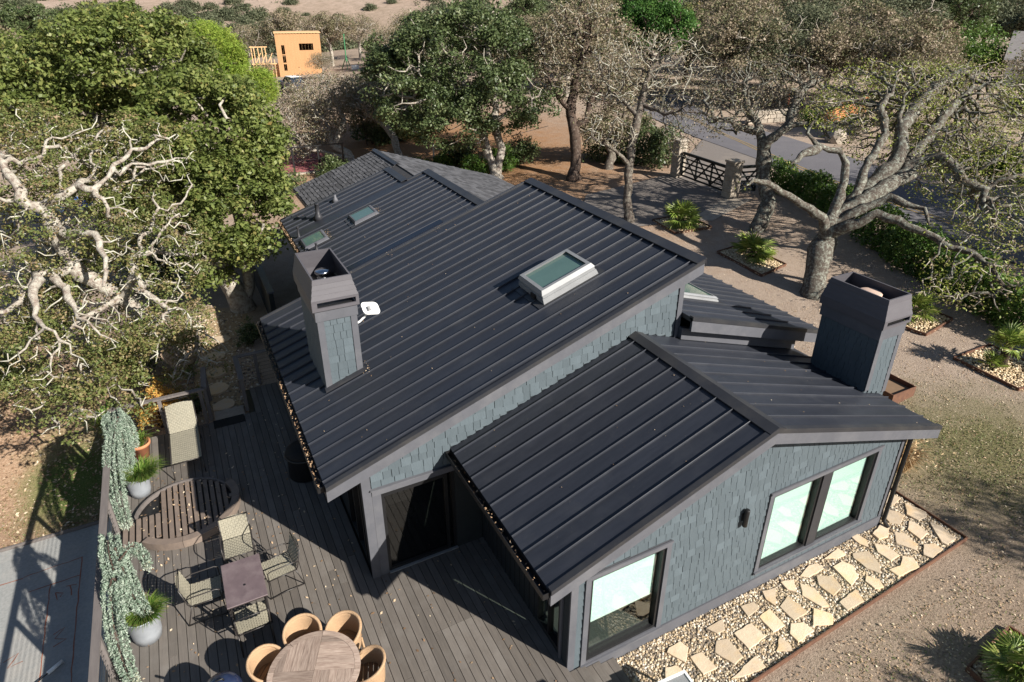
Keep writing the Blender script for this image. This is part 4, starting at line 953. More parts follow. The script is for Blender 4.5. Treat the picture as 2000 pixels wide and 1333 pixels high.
# satellite dish on its arm, fixed to the chimney side
dish = thing('satellite_dish', 'white rounded dish on a short arm beside the left chimney', 'dish', (-1.53, 5.75, 4.22))
b = MB(); Rd = Matrix.Rotation(radians(28), 3, 'X') @ Matrix.Rotation(radians(14), 3, 'Y')
def rrect(w, h, r, n=6):
    return [((sx*(w/2-r)+r*cos(a)), (sy*(h/2-r)+r*sin(a))) for sx, sy, a0 in ((1, 1, 0), (-1, 1, pi/2), (-1, -1, pi), (1, -1, 1.5*pi)) for a in [a0+pi/2*i/n for i in range(n+1)]]
ring = rrect(0.36, 0.31, 0.09); cD = Vector((0.34, 0.02, 0.16))
rows = [(1.0, 0.0), (0.99, 0.02), (0.86, 0.012), (0.45, -0.004)]
V = [cD+Rd @ Vector((p[0]*k, p[1]*k, z)) for k, z in rows for p in ring]; n_ = len(ring)
F = [(i*n_+j, i*n_+(j+1) % n_, (i+1)*n_+(j+1) % n_, (i+1)*n_+j) for i in range(3) for j in range(n_)]+[tuple(range(3*n_, 4*n_)), tuple(reversed(range(n_)))]
MB().add(V, F).build('reflector', 'white', dish, smooth=False)
MB().tube([(0.0, 0, -0.10), (0.1, 0.0, -0.06), (0.22, 0.01, 0.03), cD+Vector((-0.05, 0, -0.03))], 0.022, 8).build('arm', 'white', dish)
MB().box(-0.02, 0.02, -0.05, 0.05, -0.19, -0.03).build('bracket', 'galv', dish)
MB().obox(cD+Rd @ Vector((-0.05, -0.03, 0.05)), (0.05, 0.10, 0.03), Rd).build('feed', 'alu', dish)

# ------------------------------------------------------------------ deck
rr = random.Random(21)
deck = MB().box(-6.70, 0.0, -2.6, 3.24, -0.30, -0.045).box(-6.70, -2.29, 3.241, 10.12, -0.30, -0.045).box(-3.62, -2.29, 10.121, 11.40, -0.30, -0.045).build('deck', 'black')
deck['kind'] = 'structure'
cache = {}
def board(x0, x1, y0, y1):
    k = (round(x1-x0, 3), round(y1-y0, 3))
    if k not in cache: cache[k] = MB().box(0, k[0], 0, k[1], -0.035, 0).mesh('board')
    link('board', cache[k], 'deck', deck, (x0, y0, rr.uniform(-0.0015, 0.0015)))
x = -6.70
while x < -0.01:
    w = 0.136; x1 = min(x+w, 0.0)
    yend = 3.245 if x1 > -2.285 else (11.39 if x > -3.62 else 10.12)
    cuts = [-2.6]
    c = -2.6+rr.choice([1.6, 2.4, 3.6, 4.2])
    while c < yend-0.8:
        cuts.append(c); c += rr.choice([3.6, 4.2, 4.8])
    cuts.append(yend)
    for a, b in zip(cuts[:-1], cuts[1:]): board(x, x1, a, b-0.006)
    x += w+0.0105
MB().box(-6.72, -6.701, -2.6, 10.14, -0.34, -0.004).build('edge_board', 'deck', deck)
# skirt below the deck on the low side
MB().box(-6.69, -6.66, -2.6, 10.1, -2.2, -0.301).build('skirt', 'siding', deck)

# steps at the corner of the wing
steps = thing('deck_steps', 'short wooden steps going down from the deck to the gravel path', 'steps', (0, 0, 0))
for k, (x0, x1, z) in enumerate(((0.012, 0.33, -0.10), (0.33, 0.64, -0.20), (0.64, 0.95, -0.30))):
    n = 2
    for i in range(n):
        w = (x1-x0)/n
        MB().box(x0+i*w+0.004, x0+(i+1)*w-0.004, -2.2, -0.055, z-0.035, z).build('tread', 'deck', steps)
    MB().box(x0+0.002, x0+0.02, -2.2, -0.06, z-0.13, z-0.036).build('riser', 'rail', steps)

# ------------------------------------------------------------------ railings
def railing(name, label, a, b, posts, top=1.0, n=8, caps=0.13):
    t = thing(name, label, 'railing', (a[0], a[1], 0))
    A = Vector((0, 0, 0)); B = Vector((b[0]-a[0], b[1]-a[1], 0)); L = B.length; d = B/L
    MB().beam(A-d*0.06+Vector((0, 0, top)), B+d*0.06+Vector((0, 0, top)), caps, 0.045).build('cap_rail', 'rail', t, bevel=0.004)
    for s in posts:
        p = d*s
        MB().obox(p+Vector((0, 0, (top-0.03)/2)), (0.085, 0.085, top-0.03), atan2(d.y, d.x)).build('post', 'rail', t, bevel=0.003)
    for k in range(n):
        z = 0.10+(top-0.2)*k/(n-1)
        MB().beam(A+Vector((0, 0, z)), B+Vector((0, 0, z)), 0.006, 0.006).build('rail_bar', 'railmetal', t)
    return t
railing('deck_railing', 'long grey deck railing along the left edge above the low court', (-6.64, -2.4), (-6.64, 10.14), [0.6, 2.2, 3.9, 5.66, 7.4, 9.2, 10.9, 12.5])
railing('deck_railing', 'short deck railing behind the woven chaise at the far end', (-6.55, 10.16), (-4.62, 10.16), [0.05, 0.95, 1.88])
railing('deck_railing', 'stub of railing running back beside the far step', (-4.56, 10.22), (-4.50, 11.25), [0.02, 1.0])
railing('deck_railing', 'shaded railing round the gravel corner beside the house', (-3.66, 10.25), (-3.66, 11.50), [0.02, 1.2])
railing('deck_railing', 'shaded railing across the end of the narrow deck strip', (-3.56, 11.52), (-2.72, 11.52), [0.4])
railing('deck_railing', 'front deck railing just outside the steps', (-6.5, -2.3), (0.75, -2.3), [0.1, 2.4, 4.8, 7.2], top=1.55)

mat_ = props(MB().box(-4.53, -3.78, 9.76, 10.12, 0.004, 0.02).build('door_mat', 'rubber', bevel=0.004), 'black mat on the far deck by the step', 'mat')
st = props(MB().box(-4.48, -3.74, 10.20, 10.80, -0.42, -0.12).build('stone_step', 'stone', bevel=0.01), 'shaded stone step below the far end of the deck', 'step')

# ------------------------------------------------------------------ round slatted platform with raised rim
pcx, pcy, pr = -5.36, 6.83, 0.93
plat = thing('slatted_platform', 'round slatted wooden cover with a curved raised rim in the deck', 'platform', (pcx, pcy, 0))
u = -pr
k = 0
while u < pr-0.03:
    w = 0.085; c = u+w/2; hh = sqrt(max(0.0, pr*pr-c*c))-0.01
    y0, y1 = -hh, hh
    if u < -0.55: y0, y1 = -0.62, min(hh, 0.1)
    if y1-y0 > 0.1: MB().box(u, u+w, y0, y1, 0.05, 0.105).build('slat', 'curb', plat, bevel=0.003)
    u += w+0.036
for u in (-1.17, -1.05): MB().box(u, u+0.085, -0.62, 0.02, 0.05, 0.105).build('slat', 'curb', plat, bevel=0.003)
MB().lathe([(0.96, 0.002), (0.96, 0.02), (0.0, 0.021)], 40).build('base', 'black', plat)
def arc_block(r0, r1, z0, z1, a0, a1, n=10):
    b = MB()
    for i in range(n):
        t0, t1 = radians(a0+(a1-a0)*i/n), radians(a0+(a1-a0)*(i+1)/n)
        q = lambda z: [(r0*cos(t0), r0*sin(t0), z), (r1*cos(t0), r1*sin(t0), z), (r1*cos(t1), r1*sin(t1), z), (r0*cos(t1), r0*sin(t1), z)]
        b.hexa(q(z0), q(z1))
    return b
for a0, a1 in ((-138, -95), (-94.6, -50), (-49.6, -8), (-7.6, 26)): arc_block(0.945, 1.10, 0.002, 0.17, a0, a1).build('rim', 'curb', plat)
arc_block(0.945, 0.985, 0.002, 0.12, 27, 168, 18).build('edge_strip', 'rail', plat)

# ------------------------------------------------------------------ woven furniture
def weave(b, P, nu, nv, wu, wv, t=0.004, dz=0.004):
    """interlaced straps over a surface P(u, v), u and v in 0..1"""
    def nrm(u, v):
        e = 0.01; return (P(min(1, u+e), v)-P(max(0, u-e), v)).cross(P(u, min(1, v+e))-P(u, max(0, v-e))).normalized()
    for i in range(nu):
        uc = (i+0.5)/nu; V = []
        for j in range(nv+1):
            v = j/nv; n = nrm(uc, v); s = dz if (i+j) % 2 else -dz
            for du in (-wu/2, wu/2): V.append(P(uc+du, v)+n*s)
        b.add(V, [(2*j, 2*j+1, 2*j+3, 2*j+2) for j in range(nv)])
    for j in range(nv):
        vc = (j+0.5)/nv; V = []
        for i in range(nu+1):
            u_ = i/nu; n = nrm(u_, vc); s = -dz if (i+j) % 2 else dz
            for dv in (-wv/2, wv/2): V.append(P(u_, vc+dv)+n*s)
        b.add(V, [(2*i, 2*i+2, 2*i+3, 2*i+1) for i in range(nu)])
    return b
def chair_proto():
    """faces +Y: seat front at y=+0.26, back at y=-0.26"""
    t = thing('woven_chair', '', 'chair')
    S = lambda u, v: Vector((-0.25+0.5*u, -0.24+0.5*v, 0.44+0.012*(2*v-1)**2))
    weave(MB(), S, 13, 13, 0.058, 0.058).build('seat', 'weave', t)
    B = lambda u, v: Vector((-0.25+0.5*u, -0.25-0.11*v-0.05*v*(1-(2*u-1)**2), 0.46+0.41*v))
    weave(MB(), B, 13, 9, 0.058, 0.088).build('backrest', 'weave', t)
    for s in (-1, 1):
        x = s*0.262
        MB().tube([(x, 0.26, 0.44), (x, -0.25, 0.44)], 0.011, 6).build('seat_rail', 'tubing', t, smooth=True)
        MB().tube([(x, -0.25, 0.44), (x, -0.29, 0.5), (x, -0.37, 0.88)], 0.011, 6).build('back_post', 'tubing', t, smooth=True)
        MB().tube([(x, 0.27, 0.005), (x*1.06, 0.24, 0.64), (x*1.06, 0.18, 0.665), (x*1.06, -0.20, 0.655), (x, -0.31, 0.62)], 0.011, 6).build('arm', 'tubing', t, smooth=True)
        MB().tube([(x, 0.27, 0.012), (x, -0.02, 0.03), (x, -0.36, 0.012)], 0.011, 6).build('skid', 'tubing', t, smooth=True)
        MB().tube([(x, -0.24, 0.44), (x, -0.36, 0.012)], 0.011, 6).build('leg', 'tubing', t, smooth=True)
    for y, z in ((0.26, 0.44), (-0.36, 0.88), (-0.26, 0.43)): MB().tube([(-0.262, y, z), (0.262, y, z)], 0.010, 6).build('crossbar', 'tubing', t, smooth=True)
    return remember(t)
c0 = chair_proto()
c0.location = (-4.47, 4.80, 0.0); c0.rotation_euler = (0, 0, pi-0.02); c0['label'] = 'woven chair nearest the round slatted platform, behind the metal table'; c0['group'] = 'woven chairs round the metal table'
dup(c0, (-5.11, 3.95, 0), -pi/2-0.03, 'woven chair on the railing side of the metal table')
dup(c0, (-3.87, 3.92, 0), pi/2+0.12, 'woven chair on the house side of the metal table')
dup(c0, (-4.46, 2.98, 0), 0.03, 'woven chair nearest the round wooden table, its back to it')
mt_ = thing('metal_table', 'rectangular dark bronze metal table between four woven chairs', 'table', (-4.47, 3.60, 0))
MB().box(-0.33, 0.33, -0.52, 0.52, 0.70, 0.725).build('tabletop', 'bronze', mt_, bevel=0.006)
for sx in (-1, 1):
    for sy in (-1, 1): MB().box(sx*0.29-0.02, sx*0.29+0.02, sy*0.47-0.02, sy*0.47+0.02, 0, 0.699).build('leg', 'tubing', mt_)
MB().lathe([(0.022, 0), (0.022, 0.003), (0, 0.003)], 12, (0.0, -0.12, 0.7252)).build('parasol_hole', 'black', mt_)
for sy in (-1, 1): MB().box(-0.27, 0.27, sy*0.47-0.012, sy*0.47+0.012, 0.65, 0.69).build('apron', 'tubing', mt_)

ch = thing('chaise_longue', 'woven chaise longue with raised back by the far railing', 'lounger', (-5.19, 8.16, 0))
Sf = lambda u, v: Vector((-0.31+0.62*u, 1.295*v, 0.37))
weave(MB(), Sf, 15, 30, 0.055, 0.027).build('seat', 'weave', ch)
Bf = lambda u, v: Vector((-0.31+0.62*u, 1.298+0.522*v, 0.372+0.468*v+0.05*v*(1-(2*u-1)**2)))
weave(MB(), Bf, 15, 17, 0.055, 0.048).build('backrest', 'weave', ch)
for s in (-1, 1):
    x = s*0.325
    MB().tube([(x, -0.01, 0.37), (x, 1.29, 0.37)], 0.014, 6).build('side_rail', 'tubing', ch, smooth=True)
    MB().tube([(x, 1.29, 0.37), (x, 1.83, 0.85)], 0.013, 6).build('back_rail', 'tubing', ch, smooth=True)
    MB().tube([(x, 0.0, 0.37), (x, -0.12, 0.005)], 0.013, 6).build('leg', 'tubing', ch, smooth=True)
    MB().tube([(x, 1.15, 0.37), (x, 1.35, 0.005)], 0.013, 6).build('leg', 'tubing', ch, smooth=True)
for y, z in ((-0.01, 0.37), (1.83, 0.85), (1.29, 0.36)): MB().tube([(-0.325, y, z), (0.325, y, z)], 0.012, 6).build('crossbar', 'tubing', ch, smooth=True)

# ------------------------------------------------------------------ round wooden table and rattan tub chairs
TC = Vector((-3.74, 1.27, 0))
tb = thing('round_table', 'round weathered wooden table with quartered plank top', 'table', TC, radians(-24))
def clip_circle(poly, r, n=40):
    for i in range(n):
        a = 2*pi*(i+0.5)/n; nx_, ny_ = cos(a), sin(a); d = r*cos(pi/n); out = []
        for p, q in zip(poly, poly[1:]+poly[:1]):
            sp, sq = p[0]*nx_+p[1]*ny_-d, q[0]*nx_+q[1]*ny_-d
            if sp <= 0: out.append(p)
            if sp*sq < 0:
                t = sp/(sp-sq); out.append((p[0]+(q[0]-p[0])*t, p[1]+(q[1]-p[1])*t))
        poly = out
        if len(poly) < 3: return []
    return poly
for qx, qy, along in ((0, 0, 'x'), (-1, 0, 'y'), (-1, -1, 'x'), (0, -1, 'y')):
    for i in range(5):
        w = 0.6/5
        a, b = i*w+0.002, (i+1)*w-0.002
        if along == 'x': rect = [(0.003, a), (0.6, a), (0.6, b), (0.003, b)]
        else: rect = [(a, 0.003), (b, 0.003), (b, 0.6), (a, 0.6)]
        sx, sy = (1 if qx == 0 else -1), (1 if qy == 0 else -1)
        rect = [(p[0]*sx, p[1]*sy) for p in rect]
        if sx*sy < 0: rect.reverse()
        pl = clip_circle(rect, 0.60)
        if len(pl) >= 3:
            me = MB()
            cx_ = sum(p[0] for p in pl)/len(pl); cy_ = sum(p[1] for p in pl)/len(pl); ang = 0 if along == 'x' else pi/2
            R_ = Matrix.Rotation(-ang, 2)
            loc = [R_ @ Vector((p[0]-cx_, p[1]-cy_)) for p in pl]
            me.prism([(p.x, p.y, -0.02) for p in loc], (0, 0, 0.02+rr.uniform(0, 0.002)))
            o = me.build('plank', 'teak', tb, loc=(cx_, cy_, 0.75)); o.rotation_euler = (0, 0, ang)
for i in range(8): arc_block(0.603, 0.69, 0.725, 0.752, i*45+0.3, i*45+44.7, 6).build('rim', 'teak', tb)
MB().lathe([(0.66, 0.70), (0.66, 0.722), (0.0, 0.723)], 32).build('under_frame', 'teakseat', tb)
MB().lathe([(0.30, 0.0), (0.30, 0.04), (0.10, 0.07), (0.08, 0.6), (0.22, 0.69), (0.0, 0.69)], 20).build('pedestal', 'teakseat', tb)
def rattan_proto():
    """tub chair that faces +Y"""
    t = thing('rattan_chair', '', 'chair')
    def shell_pt(a, z, r):   # a: angle along the wrap, -1..1
        th = pi*1.5+a*radians(118)
        rx, ry = 0.285*r, 0.275*r
        return Vector((cos(th)*rx, sin(th)*ry+0.02, z))
    n = 22; b = MB(); V = []; rows = 7
    for side in (1.0, 0.93):
        for i in range(n+1):
            a = -1+2*i/n
            ztop = 0.80-0.16*(abs(a)**2.2)
            for j in range(rows):
                z = 0.36+(ztop-0.36)*j/(rows-1)
                rr_ = side*(0.92+0.12*j/(rows-1))
                V.append(shell_pt(a, z, rr_))
    off = (n+1)*rows; F = []
    for i in range(n):
        for j in range(rows-1):
            q = (i*rows+j, (i+1)*rows+j, (i+1)*rows+j+1, i*rows+j+1)
            F.append(q); F.append(tuple(reversed([k+off for k in q])))
        F.append((i*rows+rows-1, (i+1)*rows+rows-1, (i+1)*rows+rows-1+off, i*rows+rows-1+off))
    for i in (0, n): F.append(tuple(i*rows+j for j in range(rows))+tuple(i*rows+j+off for j in reversed(range(rows))))
    MB().add(V, F).build('backrest', 'rattan', t, smooth=True)
    MB().tube([shell_pt(-1+2*i/n, 0.80-0.16*(abs(-1+2*i/n)**2.2), 1.005) for i in range(n+1)], 0.026, 8).build('top_roll', 'rattan', t, smooth=True)
    for k in range(6):
        y = -0.20+k*0.078; hw = sqrt(max(0.01, 0.26**2-(y*0.9)**2))
        MB().box(-hw, hw, y, y+0.066, 0.40, 0.418).build('seat_slat', 'teakseat', t)
    for a in (-0.98, -0.4, 0.4, 0.98):
        p = shell_pt(a, 0.40, 0.92)
        q = Vector((p.x*1.12, p.y*1.15, 0.0))
        MB().beam(q, p, 0.045, 0.035, up=(0.1, 1, 0)).build('leg', 'rattan', t, bevel=0.004)
    return remember(t)
r0 = rattan_proto()
for i, (ang, lab) in enumerate(((92, 'rattan tub chair at the round table on the metal table side'), (43, 'rattan tub chair at the round table nearest the house corner of the deck'), (142, 'rattan tub chair at the round table on the railing side'), (-18, 'rattan tub chair at the round table nearest the steps'), (200, 'rattan tub chair at the round table by the kettle grill'))):
    p = (TC.x+0.80*cos(radians(ang)), TC.y+0.80*sin(radians(ang)), 0); rz = radians(ang)+pi/2
    if i == 0:
        r0.location = p; r0.rotation_euler = (0, 0, rz); r0['label'] = lab; r0['group'] = 'rattan chairs round the wooden table'
    else: dup(r0, p, rz, lab)

# ------------------------------------------------------------------ grills
kg = thing('kettle_grill', 'dark blue kettle grill with a black handle at the picture bottom', 'grill', (-5.02, 1.60, 0))
MB().lathe([(0.02, 0.42), (0.18, 0.47), (0.27, 0.58), (0.285, 0.68), (0.27, 0.68), (0.0, 0.60)], 28).build('bowl', 'bluelid', kg, smooth=True)
MB().lathe([(0.29, 0.685), (0.285, 0.72), (0.24, 0.82), (0.14, 0.89), (0.03, 0.915), (0.0, 0.916)], 28).build('lid', 'bluelid', kg, smooth=True)
MB().tube([(-0.24, 0.18, 0.68), (-0.36, 0.27, 0.70), (-0.44, 0.33, 0.71)], 0.02, 8).build('handle', 'black', kg, smooth=True)
MB().tube([(-0.06, 0, 0.91), (-0.05, 0, 0.95), (0.05, 0, 0.95), (0.06, 0, 0.91)], 0.012, 8).build('lid_handle', 'black', kg, smooth=True)
for a in (90, 210, 330): MB().tube([(0.16*cos(radians(a)), 0.16*sin(radians(a)), 0.48), (0.27*cos(radians(a)), 0.27*sin(radians(a)), 0.0)], 0.014, 6).build('leg', 'tubing', kg, smooth=True)
fp = thing('covered_grill', 'round black covered grill in the shade under the main eave', 'grill', (-2.80, 6.95, 0))
MB().lathe([(0.36, 0.0), (0.38, 0.04), (0.36, 0.5), (0.40, 0.56), (0.40, 0.60), (0.38, 0.61)], 28).build('body', 'black', fp, smooth=True)
MB().lathe([(0.385, 0.615), (0.36, 0.70), (0.22, 0.80), (0.0, 0.83)], 28).build('cover', 'rubber', fp, smooth=True)
wt = thing('white_framed_table', 'low white framed table with a grey top at the bottom edge by the steps', 'table', (1.16, -1.42, -0.38), radians(-4))
MB().box(-0.36, 0.36, -0.36, 0.36, 0.55, 0.57).build('tabletop', 'alu', wt)
for x0, x1, y0, y1 in ((-0.4, 0.4, 0.361, 0.40), (-0.4, 0.4, -0.40, -0.361), (-0.4, -0.361, -0.36, 0.36), (0.361, 0.4, -0.36, 0.36)): MB().box(x0, x1, y0, y1, 0.53, 0.59).build('frame_bar', 'white', wt)
for sx in (-1, 1):
    for sy in (-1, 1): MB().box(sx*0.38-0.018, sx*0.38+0.018, sy*0.38-0.018, sy*0.38+0.018, 0, 0.529).build('leg', 'white', wt)

# ------------------------------------------------------------------ pots
def tub(label, x, y, r, h):
    t = thing('galvanised_tub', label, 'planter', (x, y, 0.0))
    MB().lathe([(r*0.80, 0.0), (r*0.83, h*0.15), (r*0.86, h*0.17), (r*0.87, h*0.3), (r*0.955, h*0.78), (r*0.97, h*0.80), (r, h-0.02), (r+0.015, h), (r-0.01, h), (r*0.9, h-0.06)], 32).build('tub_body', 'galv', t, smooth=True)
    MB().lathe([(r*0.93, h-0.07), (r*0.6, h-0.05), (0, h-0.04)], 24).build('soil', 'moss', t)
    return t
tub('large galvanised tub holding the nearer weeping blue cedar', -6.12, 3.82, 0.27, 0.56)
tub('galvanised tub under the farther weeping blue cedar', -6.20, 7.92, 0.24, 0.52)
pot = thing('terracotta_pot', 'terracotta pot between the blue cedar and the chaise', 'pot', (-6.16, 9.36, 0))
MB().lathe([(0.14, 0), (0.21, 0.34), (0.235, 0.345), (0.24, 0.42), (0.21, 0.42), (0.19, 0.36)], 28).build('pot_body', 'clay', pot, smooth=True)
MB().lathe([(0.2, 0.37), (0, 0.38)], 20).build('soil', 'moss', pot)
ip = thing('potted_palm', 'leafy potted plant on a white stand seen dimly through the glass door', 'plant', (-1.15, 4.35, -0.02))
MB().lathe([(0.12, 0.25), (0.16, 0.5), (0.13, 0.5), (0.0, 0.46)], 16).build('pot_body', 'white', ip, smooth=True)
for a in (45, 135, 225, 315): MB().beam((0.13*cos(radians(a)), 0.13*sin(radians(a)), 0), (0.11*cos(radians(a)), 0.11*sin(radians(a)), 0.3), 0.03, 0.03, up=(0.1, 1, 0)).build('leg', 'white', ip)

# ------------------------------------------------------------------ gravel path with flagstones
ZP = -0.385
path = structure('gravel_path', MB().prism([(0.955, -0.05, -0.47), (0.955, -2.3, -0.47), (2.6, -2.3, -0.47), (2.6, -1.46, -0.47), (9.26, -1.18, -0.47), (9.26, 0.55, -0.47), (8.06, 0.55, -0.47), (8.06, -0.05, -0.47)][::-1], (0, 0, 0.075)).mesh('gravel_path'), 'pebble')
at_ = path.data.attributes.new('tint', 'FLOAT', 'POINT'); at_.data.foreach_set('value', np.full(len(path.data.vertices), 0.12, np.float32))
def edging(name, pts, parent, z0, z1, w=0.016):
    for a, b in zip(pts[:-1], pts[1:]):
        MB().beam((a[0], a[1], (z0+z1)/2), (b[0], b[1], (z0+z1)/2), w, z1-z0).build(name, 'rust', parent)
edging('edging', [(9.275, 0.56), (9.275, -1.19), (2.6, -1.47)], path, -0.46, -0.335, 0.022)
rf = random.Random(8)
for s in STONES:
    cx_ = sum(p[0] for p in s)/len(s); cy_ = sum(p[1] for p in s)/len(s)
    s = [(cx_+(p[0]-cx_)*1.05, cy_+(p[1]-cy_)*1.05) for p in s]
    # rough broken outline
    out = []
    for p, q_ in zip(s, s[1:]+s[:1]):
        n = max(1, int(math.hypot(q_[0]-p[0], q_[1]-p[1])/0.10))
        for i in range(n):
            t = i/n; j = 0.012 if i else 0.0
            out.append((p[0]+(q_[0]-p[0])*t-cx_+rf.uniform(-j, j), p[1]+(q_[1]-p[1])*t-cy_+rf.uniform(-j, j)))
    if sum(out[i][0]*out[(i+1) % len(out)][1]-out[(i+1) % len(out)][0]*out[i][1] for i in range(len(out))) < 0: out.reverse()
    b = MB(); m_ = len(out); h = rf.uniform(0.022, 0.035)
    V = [(x, y, -0.02) for x, y in out]+[(x, y, h-0.008) for x, y in out]+[(x*0.965, y*0.965, h) for x, y in out]
    F = [(i, (i+1) % m_, m_+(i+1) % m_, m_+i) for i in range(m_)]+[(m_+i, m_+(i+1) % m_, 2*m_+(i+1) % m_, 2*m_+i) for i in range(m_)]+[tuple(range(2*m_, 3*m_))]
    o = b.add(V, F).build('flagstone', 'flag', path, loc=(cx_, cy_, ZP)); o.rotation_euler = (rf.uniform(-0.012, 0.012), rf.uniform(-0.012, 0.012), 0)

ICO_V, ICO_F = None, None
def ico():
    global ICO_V, ICO_F
    if ICO_V is None:
        bm = bmesh.new(); bmesh.ops.create_icosphere(bm, subdivisions=1, radius=1.0)
        ICO_V = np.array([v.co[:] for v in bm.verts]); ICO_F = np.array([[v.index for v in f.verts] for f in bm.faces]); bm.free()
    return ICO_V, ICO_F
def pebbles(name, P, size, mat, parent=None, flat=0.6, tint=None):
    V0, F0 = ico(); n = len(P)
    s = RNG.uniform(size[0], size[1], (n, 1, 1)) * np.stack([RNG.uniform(0.8, 1.3, n), RNG.uniform(0.65, 1.0, n), RNG.uniform(flat*0.8, flat*1.2, n)], 1)[:, None, :]
    v = V0[None]*s
    a = RNG.uniform(0, 2*pi, n); c, s_ = np.cos(a)[:, None], np.sin(a)[:, None]
    v = np.stack([v[..., 0]*c-v[..., 1]*s_, v[..., 0]*s_+v[..., 1]*c, v[..., 2]], 2) + P[:, None]
    F = (F0[None]+(np.arange(n)*len(V0))[:, None, None]).reshape(-1, 3)
    t = np.repeat(RNG.random(n) if tint is None else tint, len(V0))
    o = link(name, npmesh(name, v.reshape(-1, 3), F, t, smooth=True), mat, parent); o['kind'] = 'stuff'
    return o
def inpoly(P, poly):
    x, y = P[:, 0], P[:, 1]; r = np.zeros(len(P), bool)
    for (x0, y0), (x1, y1) in zip(poly, poly[1:]+poly[:1]):
        c = ((y0 > y) != (y1 > y)); r ^= c & (x < (x1-x0)*(y-y0)/((y1-y0) if y1 != y0 else 1e-9)+x0)
    return r
P = np.stack([RNG.uniform(0.96, 9.25, 15500), RNG.uniform(-1.46, -0.05, 15500)], 1)
P2 = np.stack([RNG.uniform(8.06, 9.25, 1300), RNG.uniform(-0.05, 0.54, 1300)], 1)
P3 = np.stack([RNG.uniform(0.96, 3.2, 1500), RNG.uniform(-2.3, -1.4, 1500)], 1)
P = np.concatenate([P, P2, P3])
keep = (P[:, 1] > -1.19-0.28*(9.275-P[:, 0])/6.68+0.02) | (P[:, 0] < 2.6)
for s in STONES: keep &= ~inpoly(P, [tuple(p) for p in s])
P = P[keep]
pebbles('pebbles', np.c_[P, np.full(len(P), ZP-0.012)+RNG.uniform(-0.006, 0.012, len(P))], (0.016, 0.034), 'pebble', path)

# ------------------------------------------------------------------ palm beds
BEDS = [('rock mulch bed round the palm by the driveway', [(16.3, 18.3), (16.0, 16.3), (17.9, 15.9), (18.1, 18.0)]),
        ('rock mulch bed of the palm between house and leaning oak', [(15.99, 13.49), (15.71, 10.71), (17.29, 10.92), (17.5, 13.53)]),
        ('rock mulch bed just behind the right chimney', [(16.25, 6.2), (16.5, 4.5), (18.2, 4.7), (18.3, 6.3)]),
        ('long rock mulch bed at the right edge of the picture', [(15.85, 3.2), (15.72, 1.3), (17.3, 1.0), (17.5, 3.1)]),
        ('rock mulch bed in the bottom right corner', [(6.2, -2.98), (7.7, -2.85), (7.9, -4.4), (6.0, -4.7)])]
for lab, poly in BEDS:
    z = max(G(*p) for p in poly)
    V = [(p[0], p[1], G(*p)+0.02) for p in poly]
    bed = MB().add(V+[(p[0], p[1], G(*p)-0.1) for p in poly], [(0, 1, 2, 3)]+[(i, 4+i, 4+(i+1) % 4, (i+1) % 4) for i in range(4)]).build('rock_bed', 'moss')
    props(bed, lab, 'garden bed')
    for p, q_ in zip(poly, poly[1:]+poly[:1]): MB().beam((*p, G(*p)+0.03), (*q_, G(*q_)+0.03), 0.03, 0.16).build('edging', 'rust', bed)
    lo = np.min(poly, 0); hi = np.max(poly, 0); n = int(420*np.prod(hi-lo))
    Pp = RNG.uniform(lo, hi, (n, 2)); Pp = Pp[inpoly(Pp, poly)]
    pebbles('rock_mulch', np.c_[Pp, gz(Pp[:, 0], Pp[:, 1])+0.03+RNG.uniform(0, 0.02, len(Pp))], (0.025, 0.055), 'rockbed', bed)
rb = thing('rust_planter', 'low rusty steel planter box beside the right chimney', 'planter', (12.65, 3.05, G(12.65, 3.05)))
for x0, x1, y0, y1 in ((-0.5, 0.5, -0.42, -0.4), (-0.5, 0.5, 0.4, 0.42), (-0.5, -0.48, -0.4, 0.4), (0.48, 0.5, -0.4, 0.4)): MB().box(x0, x1, y0, y1, -0.05, 0.34).build('side', 'rust', rb)
MB().box(-0.48, 0.48, -0.4, 0.4, 0.0, 0.2).build('soil', 'moss', rb)

# ------------------------------------------------------------------ the low court: edge board, chalk marks, stick
pv = bpy.data.objects['pavement']
MB().box(-24, -7.05, 10.16, 10.21, -2.3, -2.10).build('edging', 'rail', pv)
def mark(pts, w=0.024):
    b = MB(); zc = -2.166
    Ps = []
    for p, q_ in zip(pts[:-1], pts[1:]):
        n = max(2, int(math.hypot(q_[0]-p[0], q_[1]-p[1])/0.15))
        Ps += [(p[0]+(q_[0]-p[0])*i/n, p[1]+(q_[1]-p[1])*i/n) for i in range(n)]
    Ps.append(pts[-1])
    Ps = [(x+rf.uniform(-0.012, 0.012), y+rf.uniform(-0.012, 0.012)) for x, y in Ps]
    V = []
    for i, p in enumerate(Ps):
        a, c = Ps[max(0, i-1)], Ps[min(len(Ps)-1, i+1)]; d = Vector((c[0]-a[0], c[1]-a[1], 0)).normalized(); s = Vector((-d.y, d.x, 0))*w*rf.uniform(0.3, 0.55)
        V += [(p[0]-s.x, p[1]-s.y, zc), (p[0]+s.x, p[1]+s.y, zc)]
    b.add(V, [(2*i, 2*i+2, 2*i+3, 2*i+1) for i in range(len(Ps)-1)]).build('painted_mark', 'orangepaint', pv)
mark([(-7.96, 9.08), (-7.96, 7.3), (-7.95, 5.3)]); mark([(-8.55, 8.45), (-8.53, 7.34), (-8.49, 5.4)]); mark([(-9.14, 8.99), (-7.94, 9.07)]); mark([(-8.96, 8.44), (-7.96, 8.47)]); mark([(-9.58, 8.96), (-9.14, 8.96)], 0.03)
